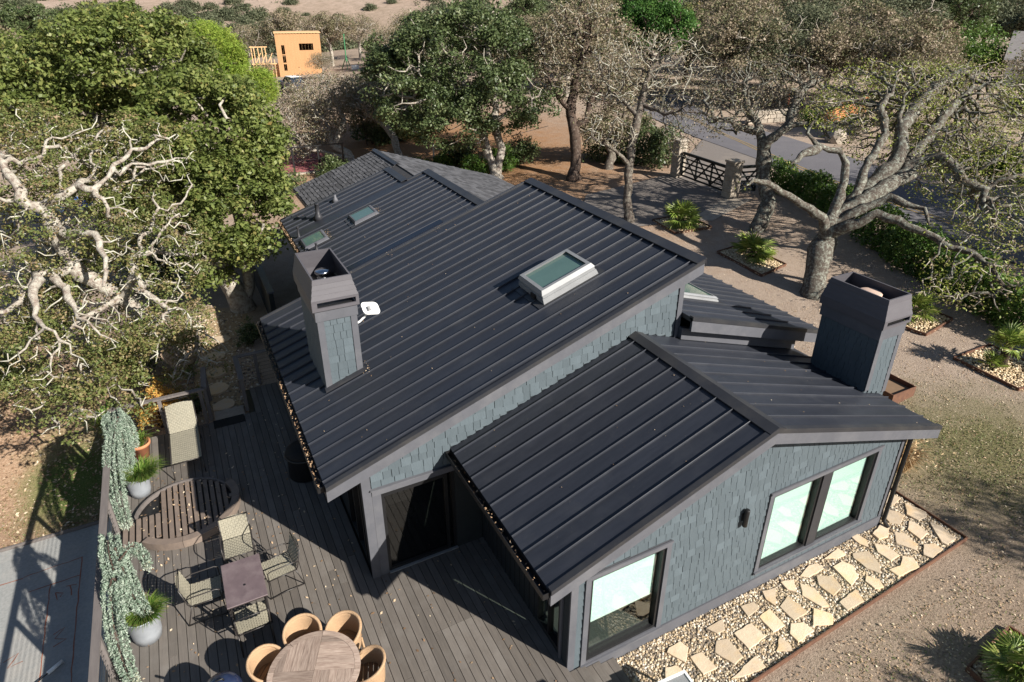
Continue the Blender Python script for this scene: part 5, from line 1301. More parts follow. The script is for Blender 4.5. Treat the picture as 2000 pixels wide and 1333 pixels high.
for pts in ([(-8.42, 8.15), (-8.36, 7.88)], [(-8.42, 8.15), (-8.28, 8.05), (-8.32, 7.95)], [(-8.15, 8.22), (-8.1, 7.9)], [(-8.22, 8.24), (-8.02, 8.2)], [(-8.36, 6.9), (-8.15, 7.0), (-8.32, 6.75), (-8.12, 6.65), (-8.33, 6.55)], [(-9.2, 6.6), (-8.95, 6.72), (-9.1, 6.4), (-8.85, 6.45)]): mark(pts, 0.022)
stk = thing('paint_stick', 'thin dark stick with a white tubular end lying on the grey court', 'stick', (-8.35, 5.85, -2.15), radians(38))
MB().tube([(-0.55, 0.0, 0.05), (0.0, 0, 0.045)], 0.012, 6).build('handle', 'black', stk, smooth=True)
MB().tube([(0.0, 0, 0.045), (0.30, 0, 0.04)], 0.04, 10).build('white_end', 'white', stk, smooth=True)

# ------------------------------------------------------------------ trees: limbs laid out, twigs grown towards the crown, leaves in clusters
CR = np.array([cos(_y), -sin(_y), 0.0]); CF = np.array([sin(_y), cos(_y), 0.0]); CZ = np.array([0, 0, 1.0])
def in_ellipsoids(ells, n, rng, hollow=0.0, clump=0.0):
    vol = np.array([e[1]*e[2]*e[3] for e in ells]); k = rng.choice(len(ells), n, p=vol/vol.sum())
    d = rng.standard_normal((n, 3)); d /= np.linalg.norm(d, axis=1)[:, None]
    r = rng.random(n)**(1/3); r = hollow+(1-hollow)*r
    d *= r[:, None]
    c = np.array([e[0] for e in ells])[k]
    a = np.array([[e[1], e[3], e[2]] for e in ells])[k]
    return c + d[:, :1]*a[:, :1]*CR + d[:, 1:2]*a[:, 1:2]*CF + d[:, 2:]*a[:, 2:]*CZ
def colonize(limbs, attr, step, kill, infl, iters, rng, jit=0.35, up=0.0, crook=0.07):
    """grow a skeleton from given limbs towards attraction points"""
    N = [np.array(limbs[0][0], float)]; par = [-1]
    def add_path(pts):
        # start at nearest existing node
        p0 = np.array(pts[0], float); A = np.array(N)
        i = int(np.argmin(((A-p0)**2).sum(1)))
        if len(N) == 1: i = 0
        prev = i
        P = [N[i]] + [np.array(p, float) for p in pts[1:]]
        for a, b in zip(P[:-1], P[1:]):
            L = np.linalg.norm(b-a); m = max(1, int(round(L/step)))
            for j in range(1, m+1):
                q = a+(b-a)*j/m + (rng.normal(0, step*crook, 3) if j < m else 0)
                N.append(q); par.append(prev); prev = len(N)-1
    paths = []
    for l in limbs:
        k0 = len(N); add_path(l); paths.append(np.arange(k0, len(N)))
    base_n = len(N)
    N = [np.array(p) for p in N]
    cap = base_n+iters*400
    arr = np.zeros((cap, 3)); arr[:base_n] = N; kids = np.zeros(cap, int)
    for p in par:
        if p >= 0: kids[p] += 1
    n = base_n
    A = attr.copy()
    d2 = ((A[:, None]-arr[None, :n])**2).sum(2); near = d2.argmin(1); nd_ = np.sqrt(d2.min(1)); del d2
    for it in range(iters):
        if len(A) == 0 or n > cap-500: break
        act = nd_ < infl
        if not act.any(): break
        v = A[act]-arr[near[act]]; v /= np.linalg.norm(v, axis=1)[:, None]+1e-9
        acc = np.zeros((n, 3)); np.add.at(acc, near[act], v)
        ids = np.unique(near[act]); ids = ids[kids[ids] < 3]
        if len(ids) == 0: break
        if len(ids) > 400: ids = rng.choice(ids, 400, replace=False)
        dv = acc[ids]; dv /= np.linalg.norm(dv, axis=1)[:, None]+1e-9
        dv += rng.normal(0, jit, dv.shape); dv[:, 2] += up
        dv /= np.linalg.norm(dv, axis=1)[:, None]
        new = arr[ids]+dv*step
        m = len(new); arr[n:n+m] = new; par += list(ids); kids[ids] += 1
        dd = np.sqrt(((A[:, None]-new[None])**2).sum(2)); j = dd.argmin(1); dm = dd[np.arange(len(A)), j]
        b = dm < nd_; near[b] = j[b]+n; nd_[b] = dm[b]
        n += m
        k = nd_ > kill; A, near, nd_ = A[k], near[k], nd_[k]
    return arr[:n], np.array(par), paths
def radii(par, rbase, p=2.2, rmin=0.0):
    n = len(par); w = np.zeros(n); ch = np.zeros(n, int)
    for i in range(1, n): ch[par[i]] += 1
    for i in range(n-1, -1, -1):
        if ch[i] == 0 and w[i] == 0: w[i] = 1
        if par[i] >= 0: w[par[i]] += w[i]
    r = w**(1/p); r = r/r[0]*rbase
    return np.maximum(r, rmin), ch
def tube_mesh(arr, par, r, sel, name, sides, smooth=True, knob=0.0, rng=None):
    """tubes along the chains of the selected nodes (each continues its thickest child)"""
    n = len(par); best = np.full(n, -1); br = np.zeros(n)
    for i in range(1, n):
        p = par[i]
        if r[i] > br[p]: br[p] = r[i]; best[p] = i
    V = []; F = []; k0 = 0
    done = np.zeros(n, bool)
    for s in range(n):
        if done[s] or not sel[s]: continue
        if par[s] >= 0 and best[par[s]] == s and sel[par[s]]: continue
        chain = ([par[s]] if par[s] >= 0 else []) + [s]; i = s; done[s] = True
        while best[i] >= 0 and sel[best[i]]:
            i = best[i]; chain.append(i); done[i] = True
        if len(chain) < 2: continue
        P = arr[chain]; R = r[chain].copy()
        if par[s] >= 0: R[0] = min(R[0], R[1]*1.25)
        if knob and rng is not None: R = R*(1+rng.normal(0, knob, len(R)))
        if best[i] < 0: R[-1] *= 0.4
        T = np.gradient(P, axis=0); T /= np.linalg.norm(T, axis=1)[:, None]+1e-9
        ref = np.array([0.31, 0.17, 0.93]) if abs(T[0, 2]) < 0.8 else np.array([1.0, 0.1, 0.0])
        m = sides if R[len(R)//2] > 0.05 else max(3, sides-3)
        if R[len(R)//2] < 0.018: m = 3
        ang = np.arange(m)*2*pi/m; ca, sa = np.cos(ang), np.sin(ang)
        U = np.zeros_like(P)
        for q in range(len(P)):
            ref = ref-T[q]*ref.dot(T[q]); ref /= np.linalg.norm(ref)+1e-9; U[q] = ref
        W = np.cross(T, U)
        ring = P[:, None]+(U[:, None]*ca[None, :, None]+W[:, None]*sa[None, :, None])*R[:, None, None]
        V.append(ring.reshape(-1, 3))
        a = np.arange(len(P)-1)[:, None]*m+k0; j = np.arange(m)[None]
        F.append(np.stack([a+j, a+(j+1) % m, a+m+(j+1) % m, a+m+j], 2).reshape(-1, 4))
        k0 += len(P)*m
    if not V: return None
    return npmesh(name, np.concatenate(V), np.concatenate(F), smooth=smooth)
def leaves(name, C, size, rng, aspect=0.55, tint=None, up=0.35, droop=0.0, nrm=None):
    """one folded leaf-sized quad at each point"""
    n = len(C); L = size*rng.uniform(0.6, 1.35, n)[:, None]
    a = rng.standard_normal((n, 3)); a[:, 2] = a[:, 2]*0.7-droop; a /= np.linalg.norm(a, axis=1)[:, None]
    b = rng.standard_normal((n, 3)); b[:, 2] += up*3
    if nrm is not None: b = b*0.5+nrm*1.3
    b -= a*(a*b).sum(1)[:, None]; b /= np.linalg.norm(b, axis=1)[:, None]+1e-9
    s = np.cross(a, b); w = L*aspect
    V = np.stack([C-a*L*0.5, C+s*w*0.5+b*L*0.10, C+a*L*0.5, C-s*w*0.5+b*L*0.10], 1).reshape(-1, 3)
    t = rng.random(n) if tint is None else tint
    return npmesh(name, V, np.arange(n*4).reshape(-1, 4), np.repeat(t, 4))
def clusters(P, per, sig, rng):
    k = np.repeat(np.arange(len(P)), per)
    return P[k]+rng.normal(0, sig, (len(k), 3))*np.array([1, 1, 0.75]), k
def clumps(P, per, rad, rng):
    """leaves gathered on the outside of leafy clumps"""
    n = len(P)*per; k = np.repeat(np.arange(len(P)), per)
    d = rng.standard_normal((n, 3)); d[:, 2] += 0.35; d /= np.linalg.norm(d, axis=1)[:, None]
    R_ = (rad*rng.uniform(0.6, 1.35, len(P)))[k]*rng.uniform(0.55, 1.08, n)
    return P[k]+d*R_[:, None]*np.array([1, 1, 0.72]), k, d
def tree(name, label, spec, rbase, bark, leaf, nleaf, lsize, seed, natt=900, step=0.4, infl=3.0, kill=0.55, twig='tw_grey', rtwig=0.022, dense=0, sig=0.3, group=None, base=None, tintmix=0.35, aspect=0.55, jit=0.35, knob=0.08, rmin=0.009, hollow=0.0, limb_r=None, shell=0.55, back=0.0, holes=0.0, clump=0.0, crook=0.07, pexp=2.2):
    rng = np.random.default_rng(seed)
    limbs = [[tuple(p) for p in l] for l in spec['limbs']]
    if back:      # carry the limbs out in front of the foliage
        limbs = [[tuple(np.array(p)-CF*back*min(1.0, max(0.0, (p[2]-0.5)/2.5))) for p in l] for l in limbs]
    b = np.array(limbs[0][0]) if base is None else np.array(base)
    b[2] = GH(b[0], b[1])
    # bury the foot and flare it
    limbs[0] = [tuple(b+np.array([0, 0, -0.3])), tuple(b)]+[p for p in limbs[0][1:]]
    att = in_ellipsoids(spec['ell'], natt, rng, hollow)
    arr, par, nb = colonize(limbs, att, step, kill, infl, 60, rng, jit, crook=crook)
    r, ch = radii(par, rbase, pexp, rmin=rmin)
    if limb_r:
        for q, ids in enumerate(nb):
            a_, b_ = limb_r if q == 0 else (limb_r[0]*0.60, limb_r[1]*0.8)
            r[ids] = np.maximum(r[ids], np.linspace(a_, b_, len(ids)))
    r[:3] *= [1.5, 1.25, 1.05][:min(3, len(r))]
    t = thing(name, label, 'tree', tuple(b), group=group)
    arr_l = arr-b
    big = r >= rtwig
    me = tube_mesh(arr_l, par, r, big, 'trunk', 8, knob=knob, rng=rng); link('trunk', me, bark, t)
    me = tube_mesh(arr_l, par, r, ~big, 'twigs', 6)
    if me: link('twigs', me, twig, t)['kind'] = 'stuff'
    tips = np.where((ch == 0) | ((r < rtwig*0.9)))[0]; tips = tips[tips >= 3]
    P = arr_l[tips]
    if dense:
        q = in_ellipsoids(spec['ell'], dense, rng, shell)-b
        ph = rng.uniform(0, 6.28, 6); f_ = np.sin(q[:, 0]*1.9+ph[0])*np.sin(q[:, 1]*1.7+ph[1])+np.sin(q[:, 2]*2.3+ph[2])*np.sin(q[:, 0]*1.1-q[:, 1]*0.9+ph[3])
        q = q[f_ > -1.4+holes]
        P = np.concatenate([P, q])
    per = max(1, nleaf//max(1, len(P)))
    c, k = clusters(P, per, sig, rng)
    base_t = rng.random(len(P))
    keep = rng.random(len(c)) < 0.35+0.65*(base_t[k] > 0.25)
    c, k = c[keep], k[keep]
    tint = np.clip(tintmix*base_t[k]+(1-tintmix)*rng.random(len(c)), 0, 1)
    nrm = None
    if clump:
        per = max(4, nleaf//len(q)); cc, kk, nn = clumps(q, per, clump, rng)
        bt = rng.random(len(q)); c = np.concatenate([c[::4], cc]); nrm = np.concatenate([np.tile([0, 0, 1.0], (len(c)-len(cc), 1)), nn])
        tint = np.concatenate([tint[::4], np.clip(tintmix*bt[kk]+(1-tintmix)*rng.random(len(cc)), 0, 1)])
    link('crown', leaves('crown', c, lsize, rng, aspect, tint, nrm=nrm), leaf, t)
    return t
TREE_T0 = 0
T = TREES
_c = np.array([-4.056, -5.843, 9.923])
T['bigoak']['ell'] = [((tuple(_c+(np.array(e[0])-_c)*1.05), e[1]*1.05, e[2]*1.05, e[3]) if e[0][2] > 4.2 else e) for e in T['bigoak']['ell']]
T['brownoak']['ell'] = T['brownoak']['ell'][:3]
tree('oak_tree', 'pale lichen crusted oak with sprawling bare limbs at the left', T['lichen'], 0.25, 'bk_pale', 'lf_autumn', 50000, 0.085, 31, natt=3600, dense=1500, shell=0.3, holes=1.1, step=0.24, infl=1.8, kill=0.34, rtwig=0.02, sig=0.15, clump=0.25, base=T['lichen']['hint'], knob=0.17, tintmix=0.6, limb_r=(0.18, 0.055), rmin=0.010, twig='tw_lichen', jit=0.55, back=1.35, crook=0.22, pexp=2.45)
tree('oak_tree', 'big dense green oak with forked pale trunk left of the house', T['greenoak'], 0.40, 'bk_pale', 'lf_live', 105000, 0.15, 32, natt=900, step=0.5, infl=3.5, kill=0.8, dense=1500, sig=0.20, clump=0.42, tintmix=0.45, twig='tw_brown', limb_r=(0.34, 0.10), shell=0.55, aspect=0.62, holes=0.7)
tree('pine_tree', 'bright yellow green pine rising behind the dense green oak', T['pine'], 0.25, 'bk_brown', 'lf_pine', 44000, 0.22, 33, natt=500, step=0.45, dense=420, sig=0.17, aspect=0.16, twig='tw_brown', tintmix=0.6)
tree('pine_tree', 'small bright green pine top by the framed building', T['pinesmall'], 0.16, 'bk_brown', 'lf_pine', 12000, 0.18, 34, natt=200, step=0.45, dense=130, sig=0.17, aspect=0.16, twig='tw_brown', tintmix=0.6)
tree('oak_tree', 'large leaning oak with thick crooked lichen limbs on the right', T['bigoak'], 0.42, 'bk_lichen', 'lf_spring', 27000, 0.10, 35, natt=8000, step=0.30, infl=2.2, kill=0.38, rtwig=0.026, sig=0.19, knob=0.09, tintmix=0.6, rmin=0.0065, limb_r=(0.34, 0.065), jit=0.5, crook=0.12)
tree('oak_tree', 'forked lichen oak by the small black gate', T['gateoak'], 0.32, 'bk_lichen', 'lf_brown', 6500, 0.10, 36, natt=2600, step=0.34, infl=2.4, kill=0.42, rtwig=0.028, sig=0.22, knob=0.09, rmin=0.009, limb_r=(0.27, 0.07), twig='tw_lichen', jit=0.5)
tree('oak_tree', 'slim dark trunked oak at the edge of the driveway', T['slimoak'], 0.22, 'bk_grey', 'lf_brown', 9500, 0.10, 37, natt=2600, step=0.34, infl=2.4, kill=0.42, rtwig=0.024, sig=0.22, knob=0.09, rmin=0.009, limb_r=(0.19, 0.05), twig='tw_lichen', jit=0.5)
tree('oak_tree', 'dark green oak with twin pale trunks behind the house', T['darkoak'], 0.36, 'bk_pale', 'lf_dark', 62000, 0.19, 38, natt=1900, step=0.5, infl=4, kill=0.7, dense=950, sig=0.27, clump=0.60, rmin=0.018, rtwig=0.03, limb_r=(0.28, 0.06), twig='tw_lichen', holes=1.25)
tree('oak_tree', 'brown leaved oak with dark trunk right of the twin trunk oak', T['brownoak'], 0.34, 'bk_brown', 'lf_brown', 21000, 0.15, 39, natt=3600, step=0.45, infl=4, kill=0.55, sig=0.28, rmin=0.020, rtwig=0.03, limb_r=(0.28, 0.06), twig='tw_lichen', jit=0.5)
tree('oak_tree', 'short forked oak standing in the brown mulch before the dark hedge', T['backoak'], 0.26, 'bk_grey', 'lf_brown', 9000, 0.12, 40, natt=700, step=0.4, sig=0.25, rmin=0.018, rtwig=0.03, limb_r=(0.2, 0.06), twig='tw_lichen')
tree('oak_tree', 'bare pale oak with several stems behind the red court', T['paleoak'], 0.30, 'bk_pale', 'lf_brown', 19000, 0.12, 41, natt=2800, step=0.4, infl=4, kill=0.5, sig=0.26, rmin=0.022, rtwig=0.03, limb_r=(0.22, 0.06), twig='tw_lichen', jit=0.5)
tree('oak_tree', 'leaning bare pale oak above the old shingled roof', T['leaningoak'], 0.26, 'bk_pale', 'lf_brown', 10000, 0.12, 42, natt=1600, step=0.4, infl=4, kill=0.5, sig=0.25, rmin=0.022, rtwig=0.03, limb_r=(0.22, 0.06), twig='tw_lichen', jit=0.5)

# ---- trees farther off: four crown forms, copied
def far_tree(label, leaf, bark, h, w, nleaf, lsize, seed, twiggy=True):
    rng = np.random.default_rng(seed)
    limbs = [[(0, 0, 0), (0.1, 0, h*0.18), (0.25, 0.1, h*0.34), (0.1, 0.2, h*0.55), (0.2, 0.1, h*0.75)]]
    for k in range(5):
        a = k*1.3+rng.random(); limbs.append([(0.2, 0.1, h*(0.26+0.06*k)), (cos(a)*w*0.3, sin(a)*w*0.3, h*(0.42+0.06*k)), (cos(a)*w*0.62, sin(a)*w*0.62, h*(0.55+0.06*k))])
    ell = [((cos(a)*w*0.45, sin(a)*w*0.45, h*rng.uniform(0.55, 0.8)), w*rng.uniform(0.45, 0.6), h*0.22, w*0.5) for a in np.arange(5)*1.26]+[((0, 0, h*0.8), w*0.5, h*0.2, w*0.5)]
    att = in_ellipsoids(ell, 900, rng)
    arr, par, nb = colonize(limbs, att, 0.55, 0.75, 6, 30, rng, 0.5)
    r, ch = radii(par, h*0.035, rmin=0.034)
    t = thing('oak_tree', label, 'tree')
    link('trunk', tube_mesh(arr, par, r, r > (0.0 if twiggy else 0.05), 'trunk', 6), bark, t)
    tips = np.where(ch == 0)[0]; P = np.concatenate([arr[tips], in_ellipsoids(ell, 160, rng, 0.3)])
    q = in_ellipsoids(ell, 260, rng, 0.45) if leaf in ('lf_dark', 'lf_round', 'lf_scrub') or nleaf > 14000 else None
    nrm = None
    if q is None: c, k = clusters(P, max(1, nleaf//len(P)), 0.42, rng)
    else: c, k, nrm = clumps(q, nleaf//len(q), 0.75, rng); P = q
    bt = rng.random(len(P)); tint = np.clip(0.5*bt[k]+0.5*rng.random(len(c)), 0, 1)
    link('crown', leaves('crown', c, lsize, rng, 0.6, tint, nrm=nrm), leaf, t)
    return remember(t)
FAR = {}
for key, args in dict(brown=('lf_brown', 'bk_pale', 8.5, 4.6, 14500, 0.22, 51), dark=('lf_dark', 'bk_brown', 9.5, 4.8, 20000, 0.27, 52), pale=('lf_brown', 'bk_pale', 7.0, 4.2, 7000, 0.17, 53), olive=('lf_scrub', 'bk_pale', 8.0, 4.5, 15000, 0.20, 57), scrub=('lf_scrub', 'bk_brown', 6.0, 4.0, 11000, 0.30, 54), round=('lf_round', 'bk_brown', 10.0, 5.0, 30000, 0.25, 55), rust=('lf_autumn', 'bk_brown', 8.5, 4.8, 15000, 0.27, 56)).items():
    FAR[key] = far_tree('', *args)
used = set()
def place_far(key, x, y, s, label, group=None, rz=None):
    z = GH(x, y)-0.15; rz = rr.uniform(0, 6.28) if rz is None else rz
    if key not in used:
        used.add(key); o = FAR[key]; o.location = (x, y, z); o.rotation_euler = (0, 0, rz); o.scale = (s,)*3
        o['label'] = label
        if group: o['group'] = group
        elif 'group' in o: del o['group']
        return o
    o = dup(FAR[key], (x, y, z), rz, label, group, s)
    if not group and 'group' in o: del o['group']
    return o
FARLIST = [
 ('round', 41.3, 50.9, 0.95, 'round bright green bay tree beyond the brown oaks', None),
 ('rust', 52.5, 58.0, 1.0, 'rust tinged oak right of the round green bay tree', None),
]
for a in FARLIST: place_far(*a)
WOOD = 'brown oaks in the wood across the road'
wood_lab = 'grey brown oak in the wood beyond the road'
r6 = random.Random(66)
for (x, y, s) in [(42.5, 38.5, .9), (44.5, 37.5, .9), (47, 33.5, .9), (47.5, 45, 1.0), (50, 42, 1.0), (54, 36.5, .95), (49, 28, .8), (53, 31.5, .9), (59, 38, 1.05), (52, 51, 1.05), (58, 46, 1.05), (64, 35, 0.8), (66, 52, 1.15), (62, 60, 1.15), (74, 47, 1.2), (71, 58, 1.2), (33, 52, .95), (38, 57, 1.0), (46, 63, 1.1), (46, 18.5, .6), (42, 22.5, .6), (40, 9, .75), (46, 11, .8), (37, 3, .7), (52, 20, .85), (82, 60, 1.2), (80, 70, 1.25), (72, 72, 1.2), (60, 72, 1.15), (53, 72, 1.1)]:
    place_far(r6.choice(['brown', 'brown', 'olive', 'pale', 'olive', 'brown']), x+r6.uniform(-1, 1), y+r6.uniform(-1, 1), s*r6.uniform(0.9, 1.1), wood_lab, WOOD)
for (x, y, s) in [(88, 66, 1.2), (92, 52, 1.15), (96, 60, 1.25), (100, 75, 1.3), (104, 66, 1.3), (90, 80, 1.3), (112, 84, 1.4), (108, 95, 1.4), (122, 96, 1.5), (96, 98, 1.4), (110, 74, 1.3), (118, 82, 1.4), (126, 84, 1.4)]:
    place_far('dark', x+r6.uniform(-1, 1), y+r6.uniform(-1, 1), s*r6.uniform(0.9, 1.1), 'dark green oak at the back of the right hand wood', 'dark oaks at the back of the wood')
for (x, y, s) in [(18, 60, .8), (23, 66, .85), (27, 76, .95), (32, 70, .9), (26, 58, .8), (31, 62, .85), (3, 84, .85), (22, 108, 1.0), (28, 116, 1.1), (10, 120, 1.0), (1, 110, 1.0), (35, 104, 1.0), (16, 118, 1.0), (33, 88, .9), (27, 92, .9), (5, 102, .8), (41, 96, .95), (44, 80, .95), (38, 78, .9), (15.6, 91, .5), (9.0, 92, .4), (25.5, 95, .6), (29, 99, .7), (17.5, 51, .6), (12, 50, .6), (7, 47, .55)]:
    place_far('pale' if r6.random() < 0.75 else 'brown', x+r6.uniform(-1, 1), y+r6.uniform(-1, 1), s*r6.uniform(0.9, 1.1), 'bare pale oak below the dry hillside around the framed building', 'bare pale oaks below the hillside')
for (x, y, s) in [(40, 118, 1.0), (-12, 116, 1.0), (46, 128, 1.1), (54, 118, 1.2), (58, 104, 1.1), (66, 118, 1.25), (76, 116, 1.3), (-22, 128, 1.1), (-32, 138, 1.1), (-4, 132, 1.0), (66, 96, 1.2), (80, 104, 1.3), (88, 120, 1.4), (98, 130, 1.5), (110, 120, 1.5), (120, 128, 1.6), (134, 112, 1.6), (146, 122, 1.7), (140, 100, 1.6), (150, 88, 1.7), (140, 76, 1.7), (152, 70, 1.8), (128, 66, 1.6), (124, 56, 1.5), (160, 100, 1.8)]:
    place_far('scrub' if r6.random() < 0.6 else 'dark', x+r6.uniform(-2, 2), y+r6.uniform(-2, 2), s*r6.uniform(0.9, 1.15), 'grey green tree at the foot of the dry hillside', 'trees at the foot of the hillside')
# left background beyond the green oak
for (x, y, s) in [(-9, 52, .95), (-16, 62, 1.0)]:
    place_far('rust' if r6.random() < 0.5 else 'brown', x, y, s, 'rusty leaved oak beyond the dense green oak on the left', 'oaks beyond the green oak')
# tell the far trees of each group apart by their order across the view
ORD = 'first second third fourth fifth sixth seventh eighth ninth tenth eleventh twelfth thirteenth fourteenth fifteenth sixteenth seventeenth eighteenth nineteenth twentieth twenty-first twenty-second twenty-third twenty-fourth twenty-fifth twenty-sixth twenty-seventh twenty-eighth twenty-ninth thirtieth'.split()
def order_labels(group, fmt):
    L = [o for o in COL.objects if o.get('group') == group and o.parent is None]
    L.sort(key=lambda o: (Vector((o.location.x+4.06, o.location.y+5.84, 0)).dot(Vector(CR)))/(Vector((o.location.x+4.06, o.location.y+5.84, 0)).dot(Vector(CF))))
    for o, w in zip(L, ORD): o['label'] = fmt % w
order_labels(WOOD, 'grey brown oak, %s from the left in the wood beyond the road')
order_labels('bare pale oaks below the hillside', 'bare pale oak, %s from the left below the dry hillside')
order_labels('trees at the foot of the hillside', 'grey green tree, %s from the left at the hillside foot')
order_labels('dark oaks at the back of the wood', 'dark green oak, %s from the left at the back of the right hand wood')
order_labels('oaks beyond the green oak', 'rusty oak, %s from the left, beyond the dense green oak')

# shrubs on the dry hillside
def bush_mesh(n, r, seed, size, leafmat_, name='crown'):
    rng = np.random.default_rng(seed)
    d = rng.standard_normal((40, 3)); d /= np.linalg.norm(d, axis=1)[:, None]; d[:, 2] = np.abs(d[:, 2])*0.9
    P = d*r*rng.uniform(0.45, 0.95, (40, 1))+np.array([0, 0, r*0.05])
    c, k = clusters(P, n//40, r*0.22, rng); bt = rng.random(40)
    return leaves(name, c, size, rng, 0.6, np.clip(0.5*bt[k]+0.5*rng.random(len(c)), 0, 1))
HB = []
for k in range(3):
    me = bush_mesh(2600, 1.0, 70+k, 0.15, 'lf_scrub', 'scrub_bush'); me.materials.append(M['lf_scrub']); HB.append(me)
rb_ = random.Random(15); cnt = 0
tries = 0
while cnt < 298 and tries < 9000:
    tries += 1
    s = rb_.uniform(140, 238); u = rb_.uniform(-0.74, 0.06)
    x = -4+CF[0]*s+CR[0]*u*s; y = -6+CF[1]*s+CR[1]*u*s
    dens = 0.5+0.5*sin(x*0.045+2)*cos(y*0.035)
    d_px = (u*1266+1000)
    if 560 < d_px < 860 and s > 205 and rb_.random() < 0.8: continue
    if dens < rb_.uniform(0.0, 0.55): continue
    o = bpy.data.objects.new('scrub_bush', HB[cnt % 3]); COL.objects.link(o)
    sc = rb_.uniform(1.2, 3.8)
    o.location = (x, y, GH(x, y)-0.2*sc); o.rotation_euler = (0, 0, rb_.uniform(0, 6.28)); o.scale = (sc, sc, sc*rb_.uniform(0.8, 1.2))
    props(o, 'grey green scrub bush dotted on the dry hillside', 'bush', 'scrub bushes on the hillside'); cnt += 1

# the rest of the low scrub, too small and dense to count
rng = np.random.default_rng(404); n = 2600
s_ = rng.uniform(138, 300, n); u_ = rng.uniform(-0.85, 1.0, n)
hx = -4+CF[0]*s_+CR[0]*u_*s_; hy = -6+CF[1]*s_+CR[1]*u_*s_
den = 0.5+0.35*np.sin(hx*0.05+1)*np.cos(hy*0.04)+0.3*np.sin(hx*0.13+hy*0.09)
kp = den > rng.uniform(0.2, 1.0, n); hx, hy = hx[kp], hy[kp]
kp = ~((hx > -4+CF[0]*200-0.30*200*0.9) & (np.abs(u_[kp]+0.21) < 0.07) & (s_[kp] > 205)); hx, hy = hx[kp], hy[kp]
hz = np.array([GH(a, b) for a, b in zip(hx, hy)])
cen = np.stack([hx, hy, hz], 1); c, k = clusters(cen, 26, 0.75, rng); c[:, 2] = np.maximum(c[:, 2], hz[k]+0.05)
o = link('hill_scrub', leaves('hill_scrub', c, 0.5, rng, 0.7, np.clip(0.5*rng.random(len(cen))[k]+0.5*rng.random(len(c)), 0, 1)), 'lf_scrub'); props(o, 'low dry scrub covering the far hillside', 'scrub', kind='stuff')

# ------------------------------------------------------------------ hedges, shrubs, small plants
def leafy_box(name, label, cat, pts, w, h, n, size, leaf, seed):
    """clipped hedge along a line: dark stems inside, a thick skin of leaves"""
    rng = np.random.default_rng(seed); P = np.array(pts, float)
    d = np.r_[0, np.cumsum(np.hypot(*np.diff(P, axis=0).T))]
    s = rng.uniform(0, d[-1], n); x = np.interp(s, d, P[:, 0]); y = np.interp(s, d, P[:, 1])
    i = np.clip(np.searchsorted(d, s)-1, 0, len(P)-2); tx = (P[i+1]-P[i]); tx /= np.linalg.norm(tx, axis=1)[:, None]
    side = np.stack([-tx[:, 1], tx[:, 0]], 1)
    a = rng.uniform(0, pi, n); bump_ = 1+0.13*np.sin(s*2.3)+0.09*np.sin(s*5.1+1)+0.05*np.sin(s*11)
    rad = rng.uniform(0.72, 1.02, n)*bump_
    off = np.cos(a)*w/2*rad; z = (0.12+0.88*np.abs(np.sin(a))**0.6)*h*rad
    z = np.where(rng.random(n) < 0.5, rng.uniform(0.1, 1, n)*z, z)
    X_ = x+side[:, 0]*off; Y_ = y+side[:, 1]*off
    o0 = np.array([P[0, 0], P[0, 1], G(*P[0])])
    c = np.stack([X_, Y_, gz(X_, Y_)+z], 1)-o0
    t = thing(name, label, cat, tuple(o0))
    link('foliage', leaves('foliage', c, size, rng, 0.6, np.clip(rng.random(n)*0.7+0.3*np.sin(s*3.1)**2, 0, 1)), leaf, t)
    b = MB()
    for q in np.arange(0.3, d[-1], 0.5):
        xx, yy = np.interp(q, d, P[:, 0]), np.interp(q, d, P[:, 1])
        for k in range(3):
            e = (xx+rng.uniform(-w/3, w/3), yy+rng.uniform(-w/3, w/3), G(xx, yy)+h*0.8)
            b.tube([(xx-o0[0], yy-o0[1], G(xx, yy)-0.1-o0[2]), (e[0]-o0[0], e[1]-o0[1], e[2]-o0[2])], [0.03, 0.012], 5)
    b.build('stems', 'bk_brown', t)
    return t
leafy_box('hedge', 'bright green hedge along the road beside the small gate', 'hedge', [(25.0, 19.2), (24.5, 15.4), (22.9, 11.7)], 1.3, 1.45, 15000, 0.13, 'lf_hedge', 81)
leafy_box('hedge', 'darker green hedge behind the leaning oak along the road', 'hedge', [(22.7, 11.2), (21.2, 8.2), (20.1, 5.1), (19.3, 2.8), (18.6, -0.5)], 1.7, 1.5, 24000, 0.13, 'lf_hedge', 82)
leafy_box('hedge', 'tall dark evergreen screen between house and mulch behind the leaning pale oak', 'hedge', [(9.2, 44.5), (12.5, 45.5), (15, 46.5)], 3.6, 4.6, 20000, 0.24, 'lf_dark', 83)
leafy_box('hedge', 'dark shrubs behind the left stone gate post', 'hedge', [(20.5, 30.5), (22.6, 27.5), (23.2, 25.2)], 2.0, 2.5, 14000, 0.16, 'lf_dark', 84)
